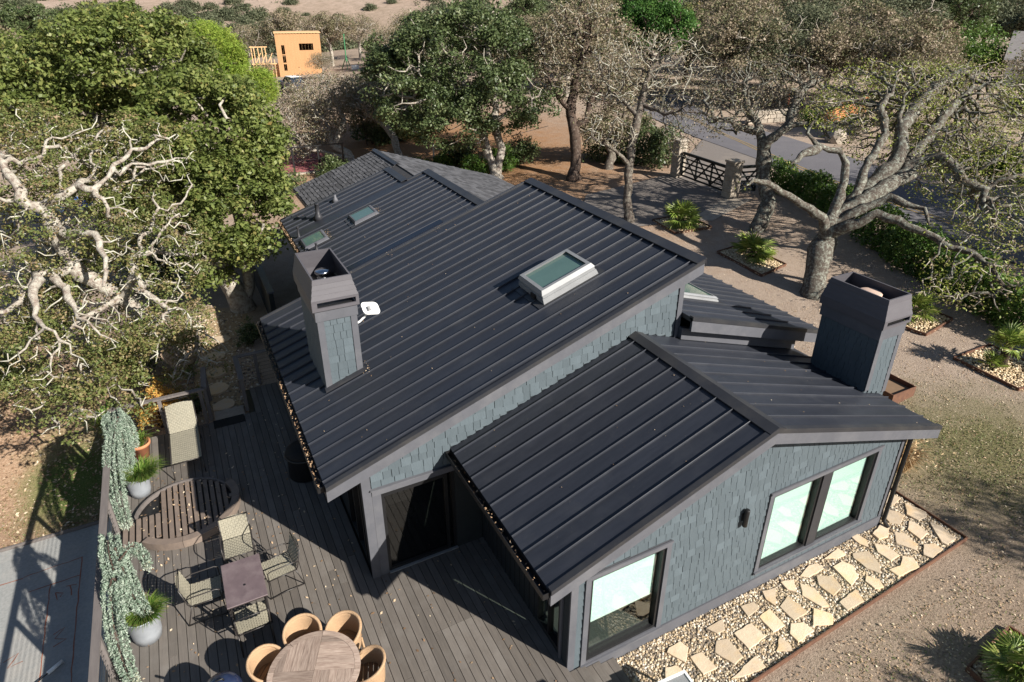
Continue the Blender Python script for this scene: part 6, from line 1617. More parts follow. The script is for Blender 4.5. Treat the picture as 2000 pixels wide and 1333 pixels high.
def shrub(label, x, y, r, h, n, size, leaf, seed, name='shrub', cat='shrub', z=None):
    rng = np.random.default_rng(seed); z = G(x, y) if z is None else z
    m = max(14, n//60)
    d = rng.standard_normal((m, 3)); d /= np.linalg.norm(d, axis=1)[:, None]; rad = rng.uniform(0.35, 1.0, (m, 1))
    P = np.abs(d)*np.sign(d*np.array([1, 1, 0])+np.array([0, 0, 1]))*rad*np.array([r, r, h*0.85])+np.array([0, 0, h*0.15])
    c, k = clusters(P, n//m, r*0.13, rng); bt = rng.random(m)
    t = thing(name, label, cat, (x, y, z))
    link('foliage', leaves('foliage', c, size, rng, 0.5, np.clip(0.5*bt[k]+0.5*rng.random(len(c)), 0, 1)), leaf, t)
    b = MB()
    for p in P[:16]: b.tube([(0, 0, -0.1), (p[0]*0.4, p[1]*0.4, p[2]*0.5), tuple(p)], [0.025, 0.018, 0.006], 4)
    b.build('stems', 'bk_brown', t)
    return t
shrub('bright green shrub behind the house near the white post', 11.6, 34.0, 0.9, 1.2, 3200, 0.14, 'lf_hedge', 91)
shrub('low bright shrub just left of the white post', 10.2, 34.8, 0.7, 0.9, 2200, 0.14, 'lf_hedge', 92)
shrub('dark green shrub in the shade left of the twin pale trunks', 12.4, 31.0, 1.0, 1.5, 4000, 0.13, 'lf_hedge', 93)
shrub('sunlit shrub under the twin pale trunks', 14.6, 31.6, 1.1, 1.6, 4000, 0.14, 'lf_hedge', 94)
shrub('loose grey green shrub between the two dark trunks', 16.4, 32.0, 1.3, 1.9, 4500, 0.14, 'lf_dark', 95)
shrub('shrub at the left edge of the mulch beyond the roof', 13.0, 34.0, 1.2, 1.7, 4000, 0.14, 'lf_dark', 96)
shrub('vivid green shrub between the left chimney and the low wall', -1.35, 15.2, 0.5, 1.25, 2600, 0.09, 'lf_hedge', 97)
shrub('golden leaved shrub behind the far deck railing', -5.75, 11.15, 0.55, 1.35, 4200, 0.07, 'lf_gold', 98)
shrub('small green shrub by the right chimney foot', 12.5, 4.2, 0.42, 0.7, 1500, 0.07, 'lf_hedge', 99)
shrub('green tree like shrub spilling by the grey roof at the far right', 84, 43.5, 4.6, 6.5, 9000, 0.32, 'lf_hedge', 100)
shrub('dark rounded shrub by the gravel walk on the left of the house', -3.0, 15.0, 0.5, 0.9, 2000, 0.07, 'lf_dark', 101)
shrub('low dark shrub beside the stone step', -4.95, 11.4, 0.35, 0.7, 1500, 0.06, 'lf_dark', 102)
shrub('dull green shrub under the lichen oak', -6.6, 14.4, 0.9, 1.3, 4000, 0.08, 'lf_dark', 103)
shrub('mixed green shrub at the left frame edge below the lichen oak', -10.2, 15.6, 1.4, 1.7, 6000, 0.09, 'lf_live', 104)
shrub('grey green shrub behind the dense green oak trunk', -5.2, 22.0, 1.5, 2.2, 7000, 0.12, 'lf_dark', 105)
shrub('dark shrub beside the fence post of the red court', 4.9, 36.4, 1.1, 1.3, 3000, 0.14, 'lf_dark', 106)
shrub('dark shrub below the red court at the old shingled eave', 1.0, 33.5, 1.6, 1.6, 5000, 0.14, 'lf_dark', 107)
shrub('green bank of shrubs on the far side of the road', 37.0, 14.5, 2.6, 1.5, 6000, 0.17, 'lf_hedge', 108)
shrub('low green shrub across the road by the slatted fence', 41.2, 29.6, 1.5, 1.3, 3500, 0.16, 'lf_hedge', 109)
# potted palm foliage inside the door
rng = np.random.default_rng(7)
c = rng.normal(0, 1, (900, 3))*np.array([0.22, 0.22, 0.2])+np.array([0, 0, 0.85])
link('foliage', leaves('foliage', c, 0.16, rng, 0.3), 'lf_tuft', ip)
def blades(name, mat, parent, n, r, h, seed, base=(0, 0, 0), spread=0.9, w=0.02, z0=0.0):
    """a tuft of arching grass blades"""
    rng = np.random.default_rng(seed); V = []; F = []; t = []
    for i in range(n):
        a = rng.uniform(0, 2*pi); q = rng.uniform(0, 1)**0.5; L = h*rng.uniform(0.6, 1.15); lean = spread*q*L*rng.uniform(0.7, 1.2)
        p0 = np.array([cos(a)*r*q, sin(a)*r*q, z0]); d = np.array([cos(a), sin(a), 0]); s = np.array([-sin(a), cos(a), 0])*w*0.5
        p1 = p0+d*lean*0.35+np.array([0, 0, L*0.7]); p2 = p0+d*lean+np.array([0, 0, L*(0.95-0.35*q*spread)])
        k = len(V); V += [p0-s, p0+s, p1-s*0.8, p1+s*0.8, p2]; F.append((k, k+1, k+3, k+2)); F.append((k+2, k+3, k+4, k+4)); t += [rng.random()]*5
    V = np.array(V)+np.array(base); F = np.array(F)
    q4 = F[0::2]; q3 = F[1::2, :3]
    return link(name, npmesh(name, V, [q4, q3], t), mat, parent)
tg = thing('straw_grass', 'pale straw coloured ornamental grass at the right wall corner', 'grass clump', (10.1, 0.95, G(10.1, .95)))
blades('blade_tuft', 'lf_straw', tg, 320, 0.22, 0.75, 5, spread=0.9)
link('seed_heads', leaves('seed_heads', np.random.default_rng(3).normal(0, 1, (160, 3))*np.array([.3, .3, .1])+np.array([0, 0, .7]), 0.10, np.random.default_rng(4), 0.3), 'lf_straw', tg)
sp_ = thing('strap_plant', 'strappy light green plant under the lichen oak', 'plant', (-7.3, 13.4, G(-7.3, 13.4)))
blades('blade_tuft', 'lf_tuft', sp_, 130, 0.25, 0.8, 6, spread=0.8, w=0.035)
for (x, y, z, r, lab, seed) in ((-6.05, 3.82, 0.50, 0.22, 'low green tuft in the near galvanised tub under the cedar', 11), (-6.08, 7.92, 0.47, 0.26, 'grassy green tuft in the far galvanised tub', 12)):
    t = thing('grass_tuft', lab, 'plant', (x, y, z)); blades('blade_tuft', 'lf_tuft', t, 520, r, 0.20 if seed == 11 else 0.30, seed, spread=1.25, w=0.016)
    blades('low_tuft', 'lf_tuft', t, 300, r*0.8, 0.16, seed+20, spread=1.3, w=0.016)
tp = thing('pot_plant', 'small green plant growing in the terracotta pot', 'plant', (-6.16, 9.36, 0.38)); blades('blade_tuft', 'lf_tuft', tp, 160, 0.16, 0.28, 15, spread=1.0)

def cedar(label, x, y, z, streams, seed, hgt):
    """weeping blue cedar: arched stems hung with curtains of needles"""
    rng = np.random.default_rng(seed); t = thing('weeping_cedar', label, 'shrub', (x, y, z)); b = MB(); C = []; tn = []
    for pts, rad, n in streams:
        rad *= 1.35; n = int(n*1.25)
        P = np.array(pts, float); d = np.r_[0, np.cumsum(np.linalg.norm(np.diff(P, axis=0), axis=1))]
        s = np.linspace(0, d[-1], 24); Q = np.stack([np.interp(s, d, P[:, i]) for i in range(3)], 1)
        for _ in range(3): Q[1:-1] = (Q[:-2]+Q[1:-1]*2+Q[2:])/4
        b.tube([tuple(p) for p in Q], list(np.linspace(0.022, 0.006, 24)), 5)
        u = rng.uniform(0, 1, n); i = np.minimum((u*23).astype(int), 22); c = Q[i]+(Q[i+1]-Q[i])*(u*23-i)[:, None]
        strand = rng.integers(0, 8, n); off = np.stack([np.cos(strand*0.785+seed), np.sin(strand*0.785+seed), 0.25*np.sin(strand*2.1)], 1)*rad*(0.75+0.05*strand)[:, None]
        # strands spread and hang below the stem
        c = c+off*rng.uniform(0.8, 1.05, (n, 1))*(0.55+0.45*np.sin(u*pi))[:, None]+rng.normal(0, 0.014, (n, 3)); c[:, 2] -= np.abs(rng.normal(0, 0.05, n))
        c[:, 2] = np.maximum(c[:, 2], 0.02-z)
        C.append(c); tn.append(np.where(u > 0.93, rng.uniform(0.75, 1, n), 0.85*rng.random(n)**0.8))
    b.build('stem', 'bk_brown', t)
    link('foliage', leaves('foliage', np.concatenate(C), 0.05, rng, 0.34, np.concatenate(tn), up=0.2, droop=0.9), 'lf_blue', t)
    return t
cedar('nearer weeping blue cedar draping over its galvanised tub', -6.22, 3.85, 0.45, [
    ([(0, 0, 0), (-0.12, 0.25, 0.55), (-0.2, 0.75, 0.95), (-0.22, 1.15, 0.95), (-0.25, 1.25, 0.6)], 0.15, 5200),
    ([(0, 0, 0.1), (-0.16, 0.35, 0.85), (-0.22, 0.2, 0.75), (-0.25, -0.35, 0.30), (-0.2, -0.75, -0.1), (-0.12, -0.98, -0.42)], 0.13, 5600),
    ([(-0.1, 0.8, 0.95), (-0.02, 0.45, 0.75), (0.05, 0.1, 0.4), (0.22, -0.15, 0.12)], 0.11, 3200),
    ([(-0.16, 0.9, 0.9), (-0.08, 0.6, 0.7), (0.0, 0.3, 0.35)], 0.10, 2400),
    ([(-0.05, 0.5, 0.9), (0.16, 0.75, 0.95), (0.28, 0.7, 0.7), (0.3, 0.6, 0.5)], 0.07, 1200)], 3, 1.0)
cedar('farther weeping blue cedar drooping along the railing', -6.32, 8.0, 0.4, [
    ([(0, 0, 0), (-0.05, 0.45, 0.75), (-0.12, 1.0, 1.0), (-0.15, 1.5, 0.9), (-0.15, 1.7, 0.7)], 0.17, 5600),
    ([(-0.05, 0.9, 1.0), (-0.16, 0.3, 0.85), (-0.2, -0.4, 0.5), (-0.18, -0.95, 0.1), (-0.12, -1.25, -0.3)], 0.13, 5600),
    ([(-0.05, 1.1, 0.98), (0.02, 0.7, 0.75), (0.02, 0.3, 0.45), (-0.02, -0.1, 0.2)], 0.12, 3600),
    ([(-0.02, 1.4, 0.9), (0.12, 1.0, 0.7), (0.16, 0.7, 0.4)], 0.09, 2200)], 4, 1.0)

def fan_frond(L, R_, seed, n=15):
    rng = np.random.default_rng(seed); V = []; F = []; t = []
    # stalk along +X, then a fan of folded blades
    b = MB().tube([(0, 0, 0), (L*0.5, 0, 0.05), (L, 0, 0)], [0.014, 0.011, 0.009], 4)
    V = [np.array(v) for v in b.V]; quads = [f for f in b.F if len(f) == 4]; t = [0.5]*len(V); tris = []
    for i in range(n):
        a = radians(-115+230*i/(n-1)); r = R_*rng.uniform(0.85, 1.1)*(1-0.18*abs(i/(n-1)-0.5)*2)
        d = np.array([cos(a), sin(a), 0]); s = np.array([-sin(a), cos(a), 0])*0.024; o = np.array([L, 0, 0])
        k = len(V); sag = -0.22*r*rng.uniform(0.6, 1.4)
        V += [o, o+d*r*0.55+s+np.array([0, 0, 0.02+sag*0.25]), o+d*r+np.array([0, 0, sag]), o+d*r*0.55-s+np.array([0, 0, 0.02+sag*0.25]), o+d*r*0.55+np.array([0, 0, sag*0.25-0.015])]
        tris += [(k, k+1, k+4), (k, k+4, k+3), (k+1, k+2, k+4), (k+4, k+2, k+3)]; t += [rng.random()]*5
    return npmesh('frond', np.array(V), [np.array(quads), np.array(tris)], t)
FR = [fan_frond(0.42, 0.46, 120+k) for k in range(4)]
for me in FR: me.materials.append(M['lf_palm'])
def fan_palm(label, x, y, s, seed, nf=24, trunk=0.35):
    r = random.Random(seed); t = thing('fan_palm', label, 'palm', (x, y, G(x, y)))
    MB().lathe([(0.16*s, -0.1), (0.13*s, 0.05), (0.15*s, trunk*0.6), (0.09*s, trunk), (0.0, trunk+0.02)], 12).build('trunk', 'bk_brown', t)
    for k in range(nf):
        o = link('frond', FR[k % 4], None, t, (0, 0, trunk*r.uniform(0.7, 1.0)))
        el = radians(r.choice([75, 60, 45, 35, 20, 8, -8]))
        o.rotation_euler = (r.uniform(-0.5, 0.5), -el, k*2.39996+r.uniform(-0.3, 0.3)); o.scale = (s*r.uniform(0.85, 1.1),)*3
    return t
fan_palm('fan palm in the rock bed nearest the driveway', 17.0, 17.0, 1.3, 1, nf=32)
fan_palm('fan palm in the rock bed left of the big leaning oak', 16.75, 12.2, 1.2, 2, nf=30)
fan_palm('fan palm with a tall tuft in the bed at the right edge', 16.6, 2.25, 0.85, 3, nf=22, trunk=0.85)
fan_palm('low fan palm beside the taller one in the right edge bed', 16.3, 2.35, 0.55, 4, nf=16, trunk=0.15)
fan_palm('fan palm half hidden behind the right chimney', 17.1, 5.6, 1.1, 5)
fan_palm('fan palm in the bottom right corner of the picture', 6.75, -3.5, 0.80, 6, nf=34)

# ------------------------------------------------------------------ gates, posts, far bank
P1, P2, P3 = Vector((22.33, 23.65, 0)), Vector((21.96, 18.95, 0)), Vector((23.75, 18.55, 0))
def stone_post(label, p, w, h):
    z = G(p.x, p.y); t = thing('gate_post', label, 'post', (p.x, p.y, z)); r = random.Random(int(p.x*10)); b0 = 0.0
    while b0 < h-0.05:
        hh = min(r.uniform(0.22, 0.34), h-b0)
        split = r.uniform(-0.15, 0.15)*w
        for x0, x1 in ((-w/2, split-0.006), (split+0.006, w/2)):
            MB().box(x0+r.uniform(0, .015), x1-r.uniform(0, .015), -w/2+r.uniform(0, .02), w/2-r.uniform(0, .02), b0, b0+hh-0.012).build('stone', 'stone', t, bevel=0.02)
        b0 += hh
    MB().box(-w*0.46, w*0.46, -w*0.46, w*0.46, -0.1, h-0.03).build('core', 'stone', t)
    MB().box(-w*0.56, w*0.56, -w*0.56, w*0.56, h, h+0.12).build('cap_stone', 'stone', t, bevel=0.03)
stone_post('pale stone gate post at the far end of the driveway gate', P1, 0.62, 2.05)
stone_post('pale stone gate post between the wide gate and the small gate', P2, 0.66, 1.85)
def gate(label, a, b, h, bays, name):
    z0 = max(G(a.x, a.y), G(b.x, b.y))+0.12; t = thing(name, label, 'gate', (a.x, a.y, z0))
    A, B = Vector((0, 0, 0)), Vector((b.x-a.x, b.y-a.y, 0)); d = B.normalized(); L = B.length
    A, B = d*0.38, d*(L-0.38); U = Vector((0, 0, 1)); side = d.cross(U)
    for k in range(6): MB().beam(A+U*(0.06+(h-0.1)*k/5), B+U*(0.06+(h-0.1)*k/5), 0.035, 0.10 if k in (0, 5) else 0.085).build('rail', 'gatewood', t)
    MB().beam(A+U*(h+0.04), B+U*(h+0.04), 0.12, 0.05).build('top_rail', 'gatewood', t)
    for k in range(bays+1):
        p = A+(B-A)*k/bays; MB().beam(p, p+U*h, 0.10, 0.06, up=side).build('upright', 'gatewood', t)
    for k in range(bays):
        p, q_ = A+(B-A)*k/bays, A+(B-A)*(k+1)/bays
        MB().beam(p+U*0.06+side*0.04, q_+U*(h-0.06)+side*0.04, 0.03, 0.09).build('brace', 'gatewood', t)
        MB().beam(p+U*(h-0.06)-side*0.04, q_+U*0.06-side*0.04, 0.03, 0.09).build('brace', 'gatewood', t)
gate('wide black cross braced driveway gate', P1, P2, 1.35, 3, 'driveway_gate')
gate('small black cross braced walk gate', P2, P3, 1.35, 1, 'walk_gate')
# far bank: boulders, low wall, slatted fence, pole
def rock(label, x, y, r, seed, sz=0.8):
    rng = np.random.default_rng(seed); V0, F0 = ico()
    bm = bmesh.new(); bmesh.ops.create_icosphere(bm, subdivisions=2, radius=1.0)
    for v in bm.verts:
        k = 1+0.22*sin(v.co.x*2.3+seed)+0.18*cos(v.co.y*3.1+seed*2)+rng.normal(0, 0.05); v.co = Vector((v.co.x*k*r, v.co.y*k*r*0.8, v.co.z*k*r*sz))
    me = bpy.data.meshes.new('boulder'); bm.to_mesh(me); bm.free()
    o = link('boulder', me, 'stone', None, (x, y, G(x, y)+r*sz*0.4)); props(o, label, 'boulder')
rock('pale boulder on the far road edge behind the crooked limb', 37.0, 24.6, 0.75, 1); rock('pale upright boulder left of the driveway opening across the road', 38.4, 25.5, 0.7, 2, 1.1); rock('long pale boulder below the orange slatted fence', 42.5, 26.6, 1.2, 3, 0.6)
wl = thing('stone_wall', 'low stone retaining wall across the road behind the gate oak', 'wall', (37.0, 32.5, G(37, 32.5)))
for k in range(7):
    for j in range(3): MB().box(k*0.62+(j % 2)*0.2, k*0.62+0.6+(j % 2)*0.2, 0.05*rr.random(), 0.5, j*0.33, j*0.33+0.31).build('stone', 'stone', wl, bevel=0.03)
wl.rotation_euler = (0, 0, radians(-8))
for lab, a, b, n in (('orange cedar slat fence panel left of the stepped gap across the road', (40.0, 28.0), (42.9, 28.8), 7), ('longer orange cedar slat fence panel higher up the far bank', (43.2, 29.3), (48.8, 30.9), 8)):
    f = thing('slat_fence', lab, 'fence', (*a, G(*a)+0.35)); d = Vector((b[0]-a[0], b[1]-a[1], 0))
    for k in range(n): MB().beam((0, 0, 0.1+k*0.16), (d.x, d.y, 0.1+k*0.16), 0.03, 0.115).build('slat', 'cedarslat', f)
    for s in (0.02, 0.5, 0.98): MB().beam(d*s+Vector((0.03, 0.05, -0.4)), d*s+Vector((0.03, 0.05, 0.15+n*0.16)), 0.09, 0.09).build('post', 'rust', f)
pl = props(MB().lathe([(0.09, -0.2), (0.085, 2.3), (0.0, 2.32)], 10, (0, 0, 0)).build('red_post', 'redpole', loc=(42.6, 33.8, G(42.6, 33.8))), 'red brown post standing across the road behind the gate oak', 'post')
# neighbour roof at the right edge
nb = thing('neighbour_house', 'grey shingled neighbour roof at the right edge of the picture', 'house', (88.0, 36.5, 0.9), radians(-64))
MB().box(-4, 10, -3.5, 3.5, -0.5, 3.0).build('wall', 'white', nb)
MB().prism([(-4.5, -4.2, 2.9), (-4.5, 0, 5.6), (-4.5, 4.2, 2.9), (-4.5, 4.0, 2.75), (-4.5, 0, 5.4), (-4.5, -4.0, 2.75)], (15, 0, 0)).build('roof', 'greyroof', nb)
MB().box(-4.5, 10.5, -4.26, -4.21, 2.70, 2.92).build('fascia_board', 'white', nb)

# ------------------------------------------------------------------ framed building, pole, car, court fence on the far side
fb = thing('framed_building', 'unfinished building sheathed in orange plywood among the bare oaks', 'building', (15.6, 100.0, GH(15.6, 100)-0.2), radians(-9))
def panel(x0, x1, z0, z1, holes, y=0.0, th=0.15, nm='wall'):
    b = MB(); xs_ = sorted({x0, x1, *[h[0] for h in holes], *[h[1] for h in holes]})
    for a, c in zip(xs_[:-1], xs_[1:]):
        hs = sorted([(h[2], h[3]) for h in holes if h[0] <= a and h[1] >= c]); z = z0
        for h0, h1 in hs: b.box(a, c, y, y+th, z, h0); z = h1
        b.box(a, c, y, y+th, z, z1)
    return b.build(nm, 'ply', fb)
panel(-3.5, 3.5, 0, 6.3, [(-2.7, -2.2, 0.9, 1.9), (-2.7, -2.2, 2.1, 3.2), (-2.7, -2.2, 3.35, 4.7), (0.1, 2.3, 3.9, 4.9)])
fb.scale = (0.9, 0.9, 0.92)
MB().box(-3.5, -3.35, 0.151, 5.5, 0, 6.3).build('wall', 'ply', fb); MB().box(3.35, 3.5, 0.151, 5.5, 0, 6.3).build('wall', 'ply', fb); MB().box(-3.34, 3.34, 5.35, 5.5, 0, 6.3).build('wall', 'moss', fb)
MB().box(-3.34, 3.34, 0.16, 5.3, 3.0, 3.1).build('floor', 'moss', fb)
MB().box(-3.6, 3.7, -0.12, 5.6, 6.42, 6.52).build('roof', 'stud', fb)
for k in range(15): MB().box(-3.45+k*0.47, -3.37+k*0.47, -0.05, 0.14, 6.301, 6.419).build('joist', 'stud', fb)
for k in range(14): MB().box(-3.45+k*0.5, -3.44+k*0.5, -0.012, -0.001, 0.05, 6.25).build('sheet_joint', 'stud', fb)
for x, z1 in [(-7.4, 4.6), (-7.0, 4.5), (-6.4, 4.4), (-5.8, 4.4), (-5.3, 4.4), (-4.6, 3.0), (-4.1, 2.6)]: MB().box(x, x+0.12, 0.3, 0.45, 0, z1).build('stud', 'stud', fb)
MB().box(-7.6, -4.9, 0.29, 0.46, 4.41, 4.55).build('plate', 'stud', fb); MB().box(-7.6, -3.55, 0.28, 0.47, 1.9, 2.05).build('plate', 'stud', fb)
MB().box(-7.4, -3.55, 0.6, 0.7, 0, 1.88).build('wall', 'ply', fb)
for x in (-6.9, -6.0, -5.1): MB().beam((x, 0.2, 2.1), (x+0.9, 0.2, 3.6), 0.08, 0.1).build('brace', 'stud', fb)
gp = thing('green_pole', 'tall green pole with braced foot right of the framed building', 'pole', (22.5, 100.4, GH(22.5, 100.4)))
MB().lathe([(0.09, 1.0), (0.09, 4.8), (0.14, 4.82), (0.14, 5.0), (0, 5.0)], 10).build('shaft', 'green', gp)
for a in (20, 140, 260): MB().beam((0, 0, 1.8), (0.9*cos(radians(a)), 0.9*sin(radians(a)), -0.1), 0.1, 0.1).build('brace', 'green', gp)
props(MB().box(22.9, 24.1, 99.2, 100.0, GH(23.4, 99.5)-0.1, GH(23.4, 99.5)+0.55).build('white_box', 'white', bevel=0.05), 'white box at the foot of the green pole', 'box')
car = thing('parked_car', 'dark blue parked car with pale roof half hidden by bare oaks', 'car', (11.1, 78.5, GH(11.1, 78.5)), radians(12))
MB().prism([(-0.9, 0, 0.35), (-0.9, 0, 1.0), (-0.8, 0, 1.08), (0.8, 0, 1.08), (0.9, 0, 1.0), (0.9, 0, 0.35)], (0, 4.3, 0)).build('body', 'carpaint', car, bevel=0.05)
MB().hexa([(-0.82, 0.35, 1.08), (0.82, 0.35, 1.08), (0.82, 3.1, 1.08), (-0.82, 3.1, 1.08)], [(-0.66, 0.75, 1.62), (0.66, 0.75, 1.62), (0.66, 2.5, 1.62), (-0.66, 2.5, 1.62)]).build('windows', 'carglass', car)
MB().box(-0.67, 0.67, 0.72, 2.5, 1.622, 1.68).build('roof', 'white', car, bevel=0.02)
for sx in (-0.86, 0.86):
    for y in (0.85, 3.4):
        w = MB().lathe([(0.2, -0.1), (0.33, -0.1), (0.34, 0), (0.33, 0.1), (0.2, 0.1), (0, 0.1)], 16).build('wheel', 'rubber', car, loc=(sx, y, 0.34)); w.rotation_euler = (0, pi/2, 0)
for sx in (-0.7, 0.7): MB().box(sx-0.12, sx+0.12, -0.01, 0.03, 0.75, 0.9).build('tail_light', 'redpole', car)
cf = thing('court_fence', 'thin dark posts and rail along the near edge of the red court', 'fence', (-0.5, 37.4, -0.4))
for x in (0, 1.6, 3.2, 4.8, 6.4): MB().box(x-0.05, x+0.05, -0.05, 0.05, 0, 1.75).build('post', 'black', cf)
MB().box(-0.1, 6.5, -0.03, 0.03, 1.76, 1.82).build('top_rail', 'black', cf); MB().box(-0.1, 6.5, 0.06, 0.075, 0.9, 0.92).build('wire', 'black', cf)
MB().box(-3.5, 6.0, 37.55, 37.79, -0.41, -0.30).build('court_curb', 'stone')
props(bpy.data.objects['court_curb'], 'pale kerb along the near side of the red court', 'kerb')
wp = thing('clothes_post', 'white post with a small cross arm among green shrubs behind the house', 'post', (11.67, 35.93, -0.3))
MB().tube([(0, 0, -0.2), (0, 0, 1.35)], 0.05, 8).build('shaft', 'white', wp); MB().tube([(0, 0, 1.3), (0.35, -0.1, 1.0), (0.8, -0.1, 0.95)], 0.025, 6).build('arm', 'white', wp); MB().tube([(0.8, -0.1, 0.8), (0.8, -0.1, 1.1)], 0.025, 6).build('hook', 'white', wp)
wr_ = props(MB().tube([(12.4, 35.8, 0.7), (15.5, 34.6, 1.2), (19.0, 33.2, 2.1)], 0.018, 5).build('wire', 'alu'), 'thin pale wire running from the white post to the trees', 'wire')
gw = thing('garden_wall', 'low dark garden wall in the shade left of the house', 'wall', (-2.15, 15.6, -0.4))
for k in range(4): MB().box(0, 0.16, k*2.0, k*2.0+1.985, 0, 1.35).build('panel', 'siding', gw)
MB().box(-0.03, 0.19, 0, 8.0, 1.36, 1.42).build('coping', 'trim', gw)
tarp = thing('tarp', 'crumpled blue and white tarp glimpsed through the green oak', 'tarp', (-11.5, 34.0, -0.4))
for k, (mt__, dx) in enumerate((('tarp', 0), ('white', 1.1), ('tarp', 2.3))):
    V = [(dx+i*0.3, j*0.35, 0.5+0.22*sin(i*2.1+k)+0.2*cos(j*1.7+i)) for j in range(5) for i in range(4)]
    MB().add(V, [(j*4+i, j*4+i+1, j*4+i+5, j*4+i+4) for j in range(4) for i in range(3)]).build('fold', mt__, tarp)
up = thing('utility_pole', 'white utility pole top in the wood at the upper right', 'pole', (112.0, 78.0, GH(112, 78)))
MB().tube([(0, 0, 0), (0.3, 0, 11.0)], [0.22, 0.16], 8).build('shaft', 'white', up); MB().beam((-0.9, 0, 10.3), (1.5, 0, 10.3), 0.12, 0.12).build('cross_arm', 'white', up)

# ------------------------------------------------------------------ fallen leaves, litter, turf
def litter(name, label, P, size, mat, seed, cat='leaf litter', lift=0.012, flat=0.25, tint=None):
    rng = np.random.default_rng(seed); n = len(P)
    a = rng.uniform(0, 2*pi, n); L = size*rng.uniform(0.55, 1.3, n)
    d = np.stack([np.cos(a), np.sin(a), rng.normal(0, flat, n)], 1); s = np.stack([-np.sin(a), np.cos(a), rng.normal(0, flat, n)], 1)
    C = P.copy(); C[:, 2] += lift
    V = np.stack([C-d*L[:, None]*0.5, C+s*L[:, None]*0.3, C+d*L[:, None]*0.5, C-s*L[:, None]*0.3], 1).reshape(-1, 3)
    o = link(name, npmesh(name, V, np.arange(4*n).reshape(-1, 4), np.repeat(rng.random(n) if tint is None else tint, 4)), mat)
    return props(o, label, cat, kind='stuff')
rng = np.random.default_rng(77)
P = np.concatenate([np.stack([rng.uniform(-6.6, -2.4, 420), rng.uniform(-1, 10.1, 420), np.zeros(420)], 1), np.stack([rng.normal(-5.2, 0.8, 260), rng.normal(6.3, 1.3, 260), np.zeros(260)], 1), np.stack([rng.uniform(-2.3, -0.1, 70), rng.uniform(-1, 3.2, 70), np.zeros(70)], 1)])
P = P[(P[:, 0] > -6.6) & (P[:, 1] < 10.1)]
inplat = (P[:, 0]-pcx)**2+(P[:, 1]-pcy)**2; P[inplat < 0.9**2, 2] += 0.108
P = P[(inplat < 0.9**2) | (inplat > 1.12**2)]
litter('fallen_leaves', 'small dry leaves scattered over the deck boards', P, 0.055, 'litter', 1)
def gutter_leaves(x, z, y0, y1, n, seed):
    r = np.random.default_rng(seed); return np.stack([r.uniform(x-0.105, x-0.01, n), r.uniform(y0, y1, n), z-0.06+r.uniform(0, 0.05, n)], 1)
P = np.concatenate([gutter_leaves(-2.955, 2.70, 2.96, 9.8, 420, 2), gutter_leaves(-0.613, 2.43, -0.36, 3.2, 90, 3), gutter_leaves(-1.153, z2(-1.15), 9.9, 17.4, 900, 4)])
litter('gutter_leaves', 'rust brown leaves lying in the roof gutters', P, 0.042, 'litter', 2, flat=0.6, tint=rng.random(len(P))*0.75)
Q = []
for zf, x0, x1, y0, y1, n in ((zmain, -2.9, 4.3, 2.9, 9.7, 60), (zwl, -0.5, 3.2, -0.3, 3.1, 16), (zwr, 3.7, 8.2, -0.3, 3.1, 26), (z2, -1.0, 3.4, 9.9, 17.2, 50)):
    x = rng.uniform(x0, x1, n); y = rng.uniform(y0, y1, n); Q.append(np.stack([x, y, np.array([zf(v) for v in x])+0.004], 1))
for x, y, n in ((1.42, 14.2, 70), (-0.24, 14.2, 90), (-1.5, 5.5, 30), (1.8, 9.86, 30), (0.4, 9.86, 40), (-0.8, 9.86, 40)):
    xx = rng.normal(x, 0.06, n); yy = rng.normal(y, 0.20, n); Q.append(np.stack([xx, yy, np.array([(z2(a) if b > 9.85 else zmain(a)) for a, b in zip(xx, yy)])+rng.uniform(0, 0.05, n)], 1))
litter('roof_leaves', 'stray pale leaves and specks on the metal roofs', np.concatenate(Q), 0.03, 'litter', 3)
def scatter(n, x0, x1, y0, y1, poly=None):
    x = rng.uniform(x0, x1, n); y = rng.uniform(y0, y1, n); return np.stack([x, y, gz(x, y)], 1)
P = np.concatenate([scatter(5200, 9.3, 16, -4, 8), scatter(5200, 2.5, 11, -6.5, -1.5), scatter(6500, 9.5, 22, 6, 22), scatter(8000, 8.8, 24, 19, 36), scatter(1500, 15, 20, -3, 6)])
bad = np.zeros(len(P), bool)
for lab, poly in BEDS: bad |= inpoly(P[:, :2], poly)
bad |= (P[:, 0] < 9.3) & (P[:, 1] > -1.6)
litter('ground_litter', 'pale dry leaves strewn over the bare yard soil', P[~bad], 0.046, 'litter', 4, tint=np.clip(rng.normal(0.60, 0.25, (~bad).sum()), 0, 1))
P = np.concatenate([scatter(5200, -13, -7.2, 10.3, 18), scatter(1500, -6.8, -3.6, 11, 19)])
litter('bark_chips', 'wood chips and dry leaves on the ground under the lichen oak', P, 0.09, 'litter', 5)
P = np.concatenate([np.c_[rng.normal(12.0, 1.5, 9000), rng.normal(-0.3, 1.7, 9000)], np.c_[rng.normal(-8.6, 1.0, 2500), rng.normal(11.3, 0.7, 2500)], np.c_[rng.uniform(3, 11, 3500), rng.uniform(-5.5, -1.8, 3500)]])
P = P[(P[:, 0] > 9.35) | (P[:, 1] < -1.65) | (P[:, 0] < -7.2)]
for lab, poly in BEDS: P = P[~inpoly(P, poly)]
rngb = np.random.default_rng(5); n = len(P); a = rngb.uniform(0, 6.28, n); hh = rngb.uniform(0.02, 0.05, n)
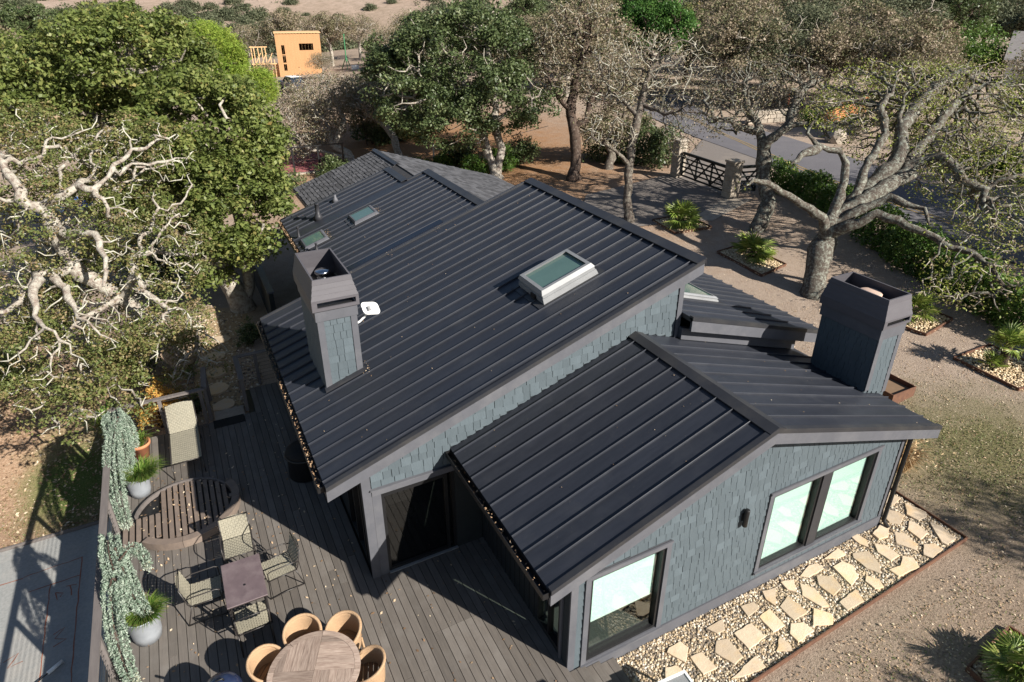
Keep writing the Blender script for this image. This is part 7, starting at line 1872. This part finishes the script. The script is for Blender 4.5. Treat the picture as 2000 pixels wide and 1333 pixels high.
B0 = np.c_[P, gz(P[:, 0], P[:, 1])]; s = np.c_[np.cos(a), np.sin(a), np.zeros(n)]*0.012; tip = np.c_[rngb.normal(0, 0.025, n), rngb.normal(0, 0.025, n), hh]
V = np.stack([B0-s, B0+s, B0+tip], 1).reshape(-1, 3)
g_ = link('turf', npmesh('turf', V, np.arange(3*n).reshape(-1, 3), np.repeat(rngb.random(n), 3)), 'grassblade'); props(g_, 'thin patches of short grass in the dry yard', 'grass', kind='stuff')
# gravel walk left of the house, with stepping stones
wk = ribbon('gravel_walk', [(-4.95, 10.9), (-4.8, 14), (-4.1, 18.5)], [(-3.75, 10.9), (-3.7, 14), (-2.6, 18.0)], 0.015, 'rockbed', 24)
a_ = wk.data.attributes.new('tint', 'FLOAT', 'POINT'); a_.data.foreach_set('value', np.full(len(wk.data.vertices), 0.05, np.float32))
nw = 1900; Pw = np.stack([rng.uniform(-4.9, -3.0, nw), rng.uniform(10.9, 18, nw)], 1)
pebbles('pebbles', np.c_[Pw, gz(Pw[:, 0], Pw[:, 1])+0.012], (0.02, 0.05), 'pebble', wk)
for x, y, r in ((-4.2, 11.4, .33), (-4.3, 12.4, .36), (-4.2, 13.4, .32), (-4.15, 14.5, .35), (-3.9, 15.6, .33)):
    m_ = 9; ring = [(r*rr.uniform(.8, 1.1)*cos(2*pi*i/m_), r*rr.uniform(.75, 1.05)*sin(2*pi*i/m_)) for i in range(m_)]
    MB().prism([(p[0], p[1], 0) for p in ring], (0, 0, 0.07)).build('flagstone', 'flag', wk, loc=(x, y, G(x, y)))
# two oaks standing outside the frame whose shade falls on the yard
place_far('pale', 15.2, -9.7, (0.42, 0.42, 0.95), 'oak outside the frame to the right, the one farther from the deck')
place_far('brown', 8.6, -10.4, (0.45, 0.45, 0.62), 'oak outside the frame to the right, the one nearer the deck')

for x, y, s_, w in ((31.0, -1.5, 1.0, 'nearest the yard'), (35.5, 4.0, 1.0, 'farthest up the road'), (30.0, -8.0, 0.95, 'farthest down the road')):
    place_far('olive', x, y, s_, 'roadside oak outside the frame at right, %s' % w)
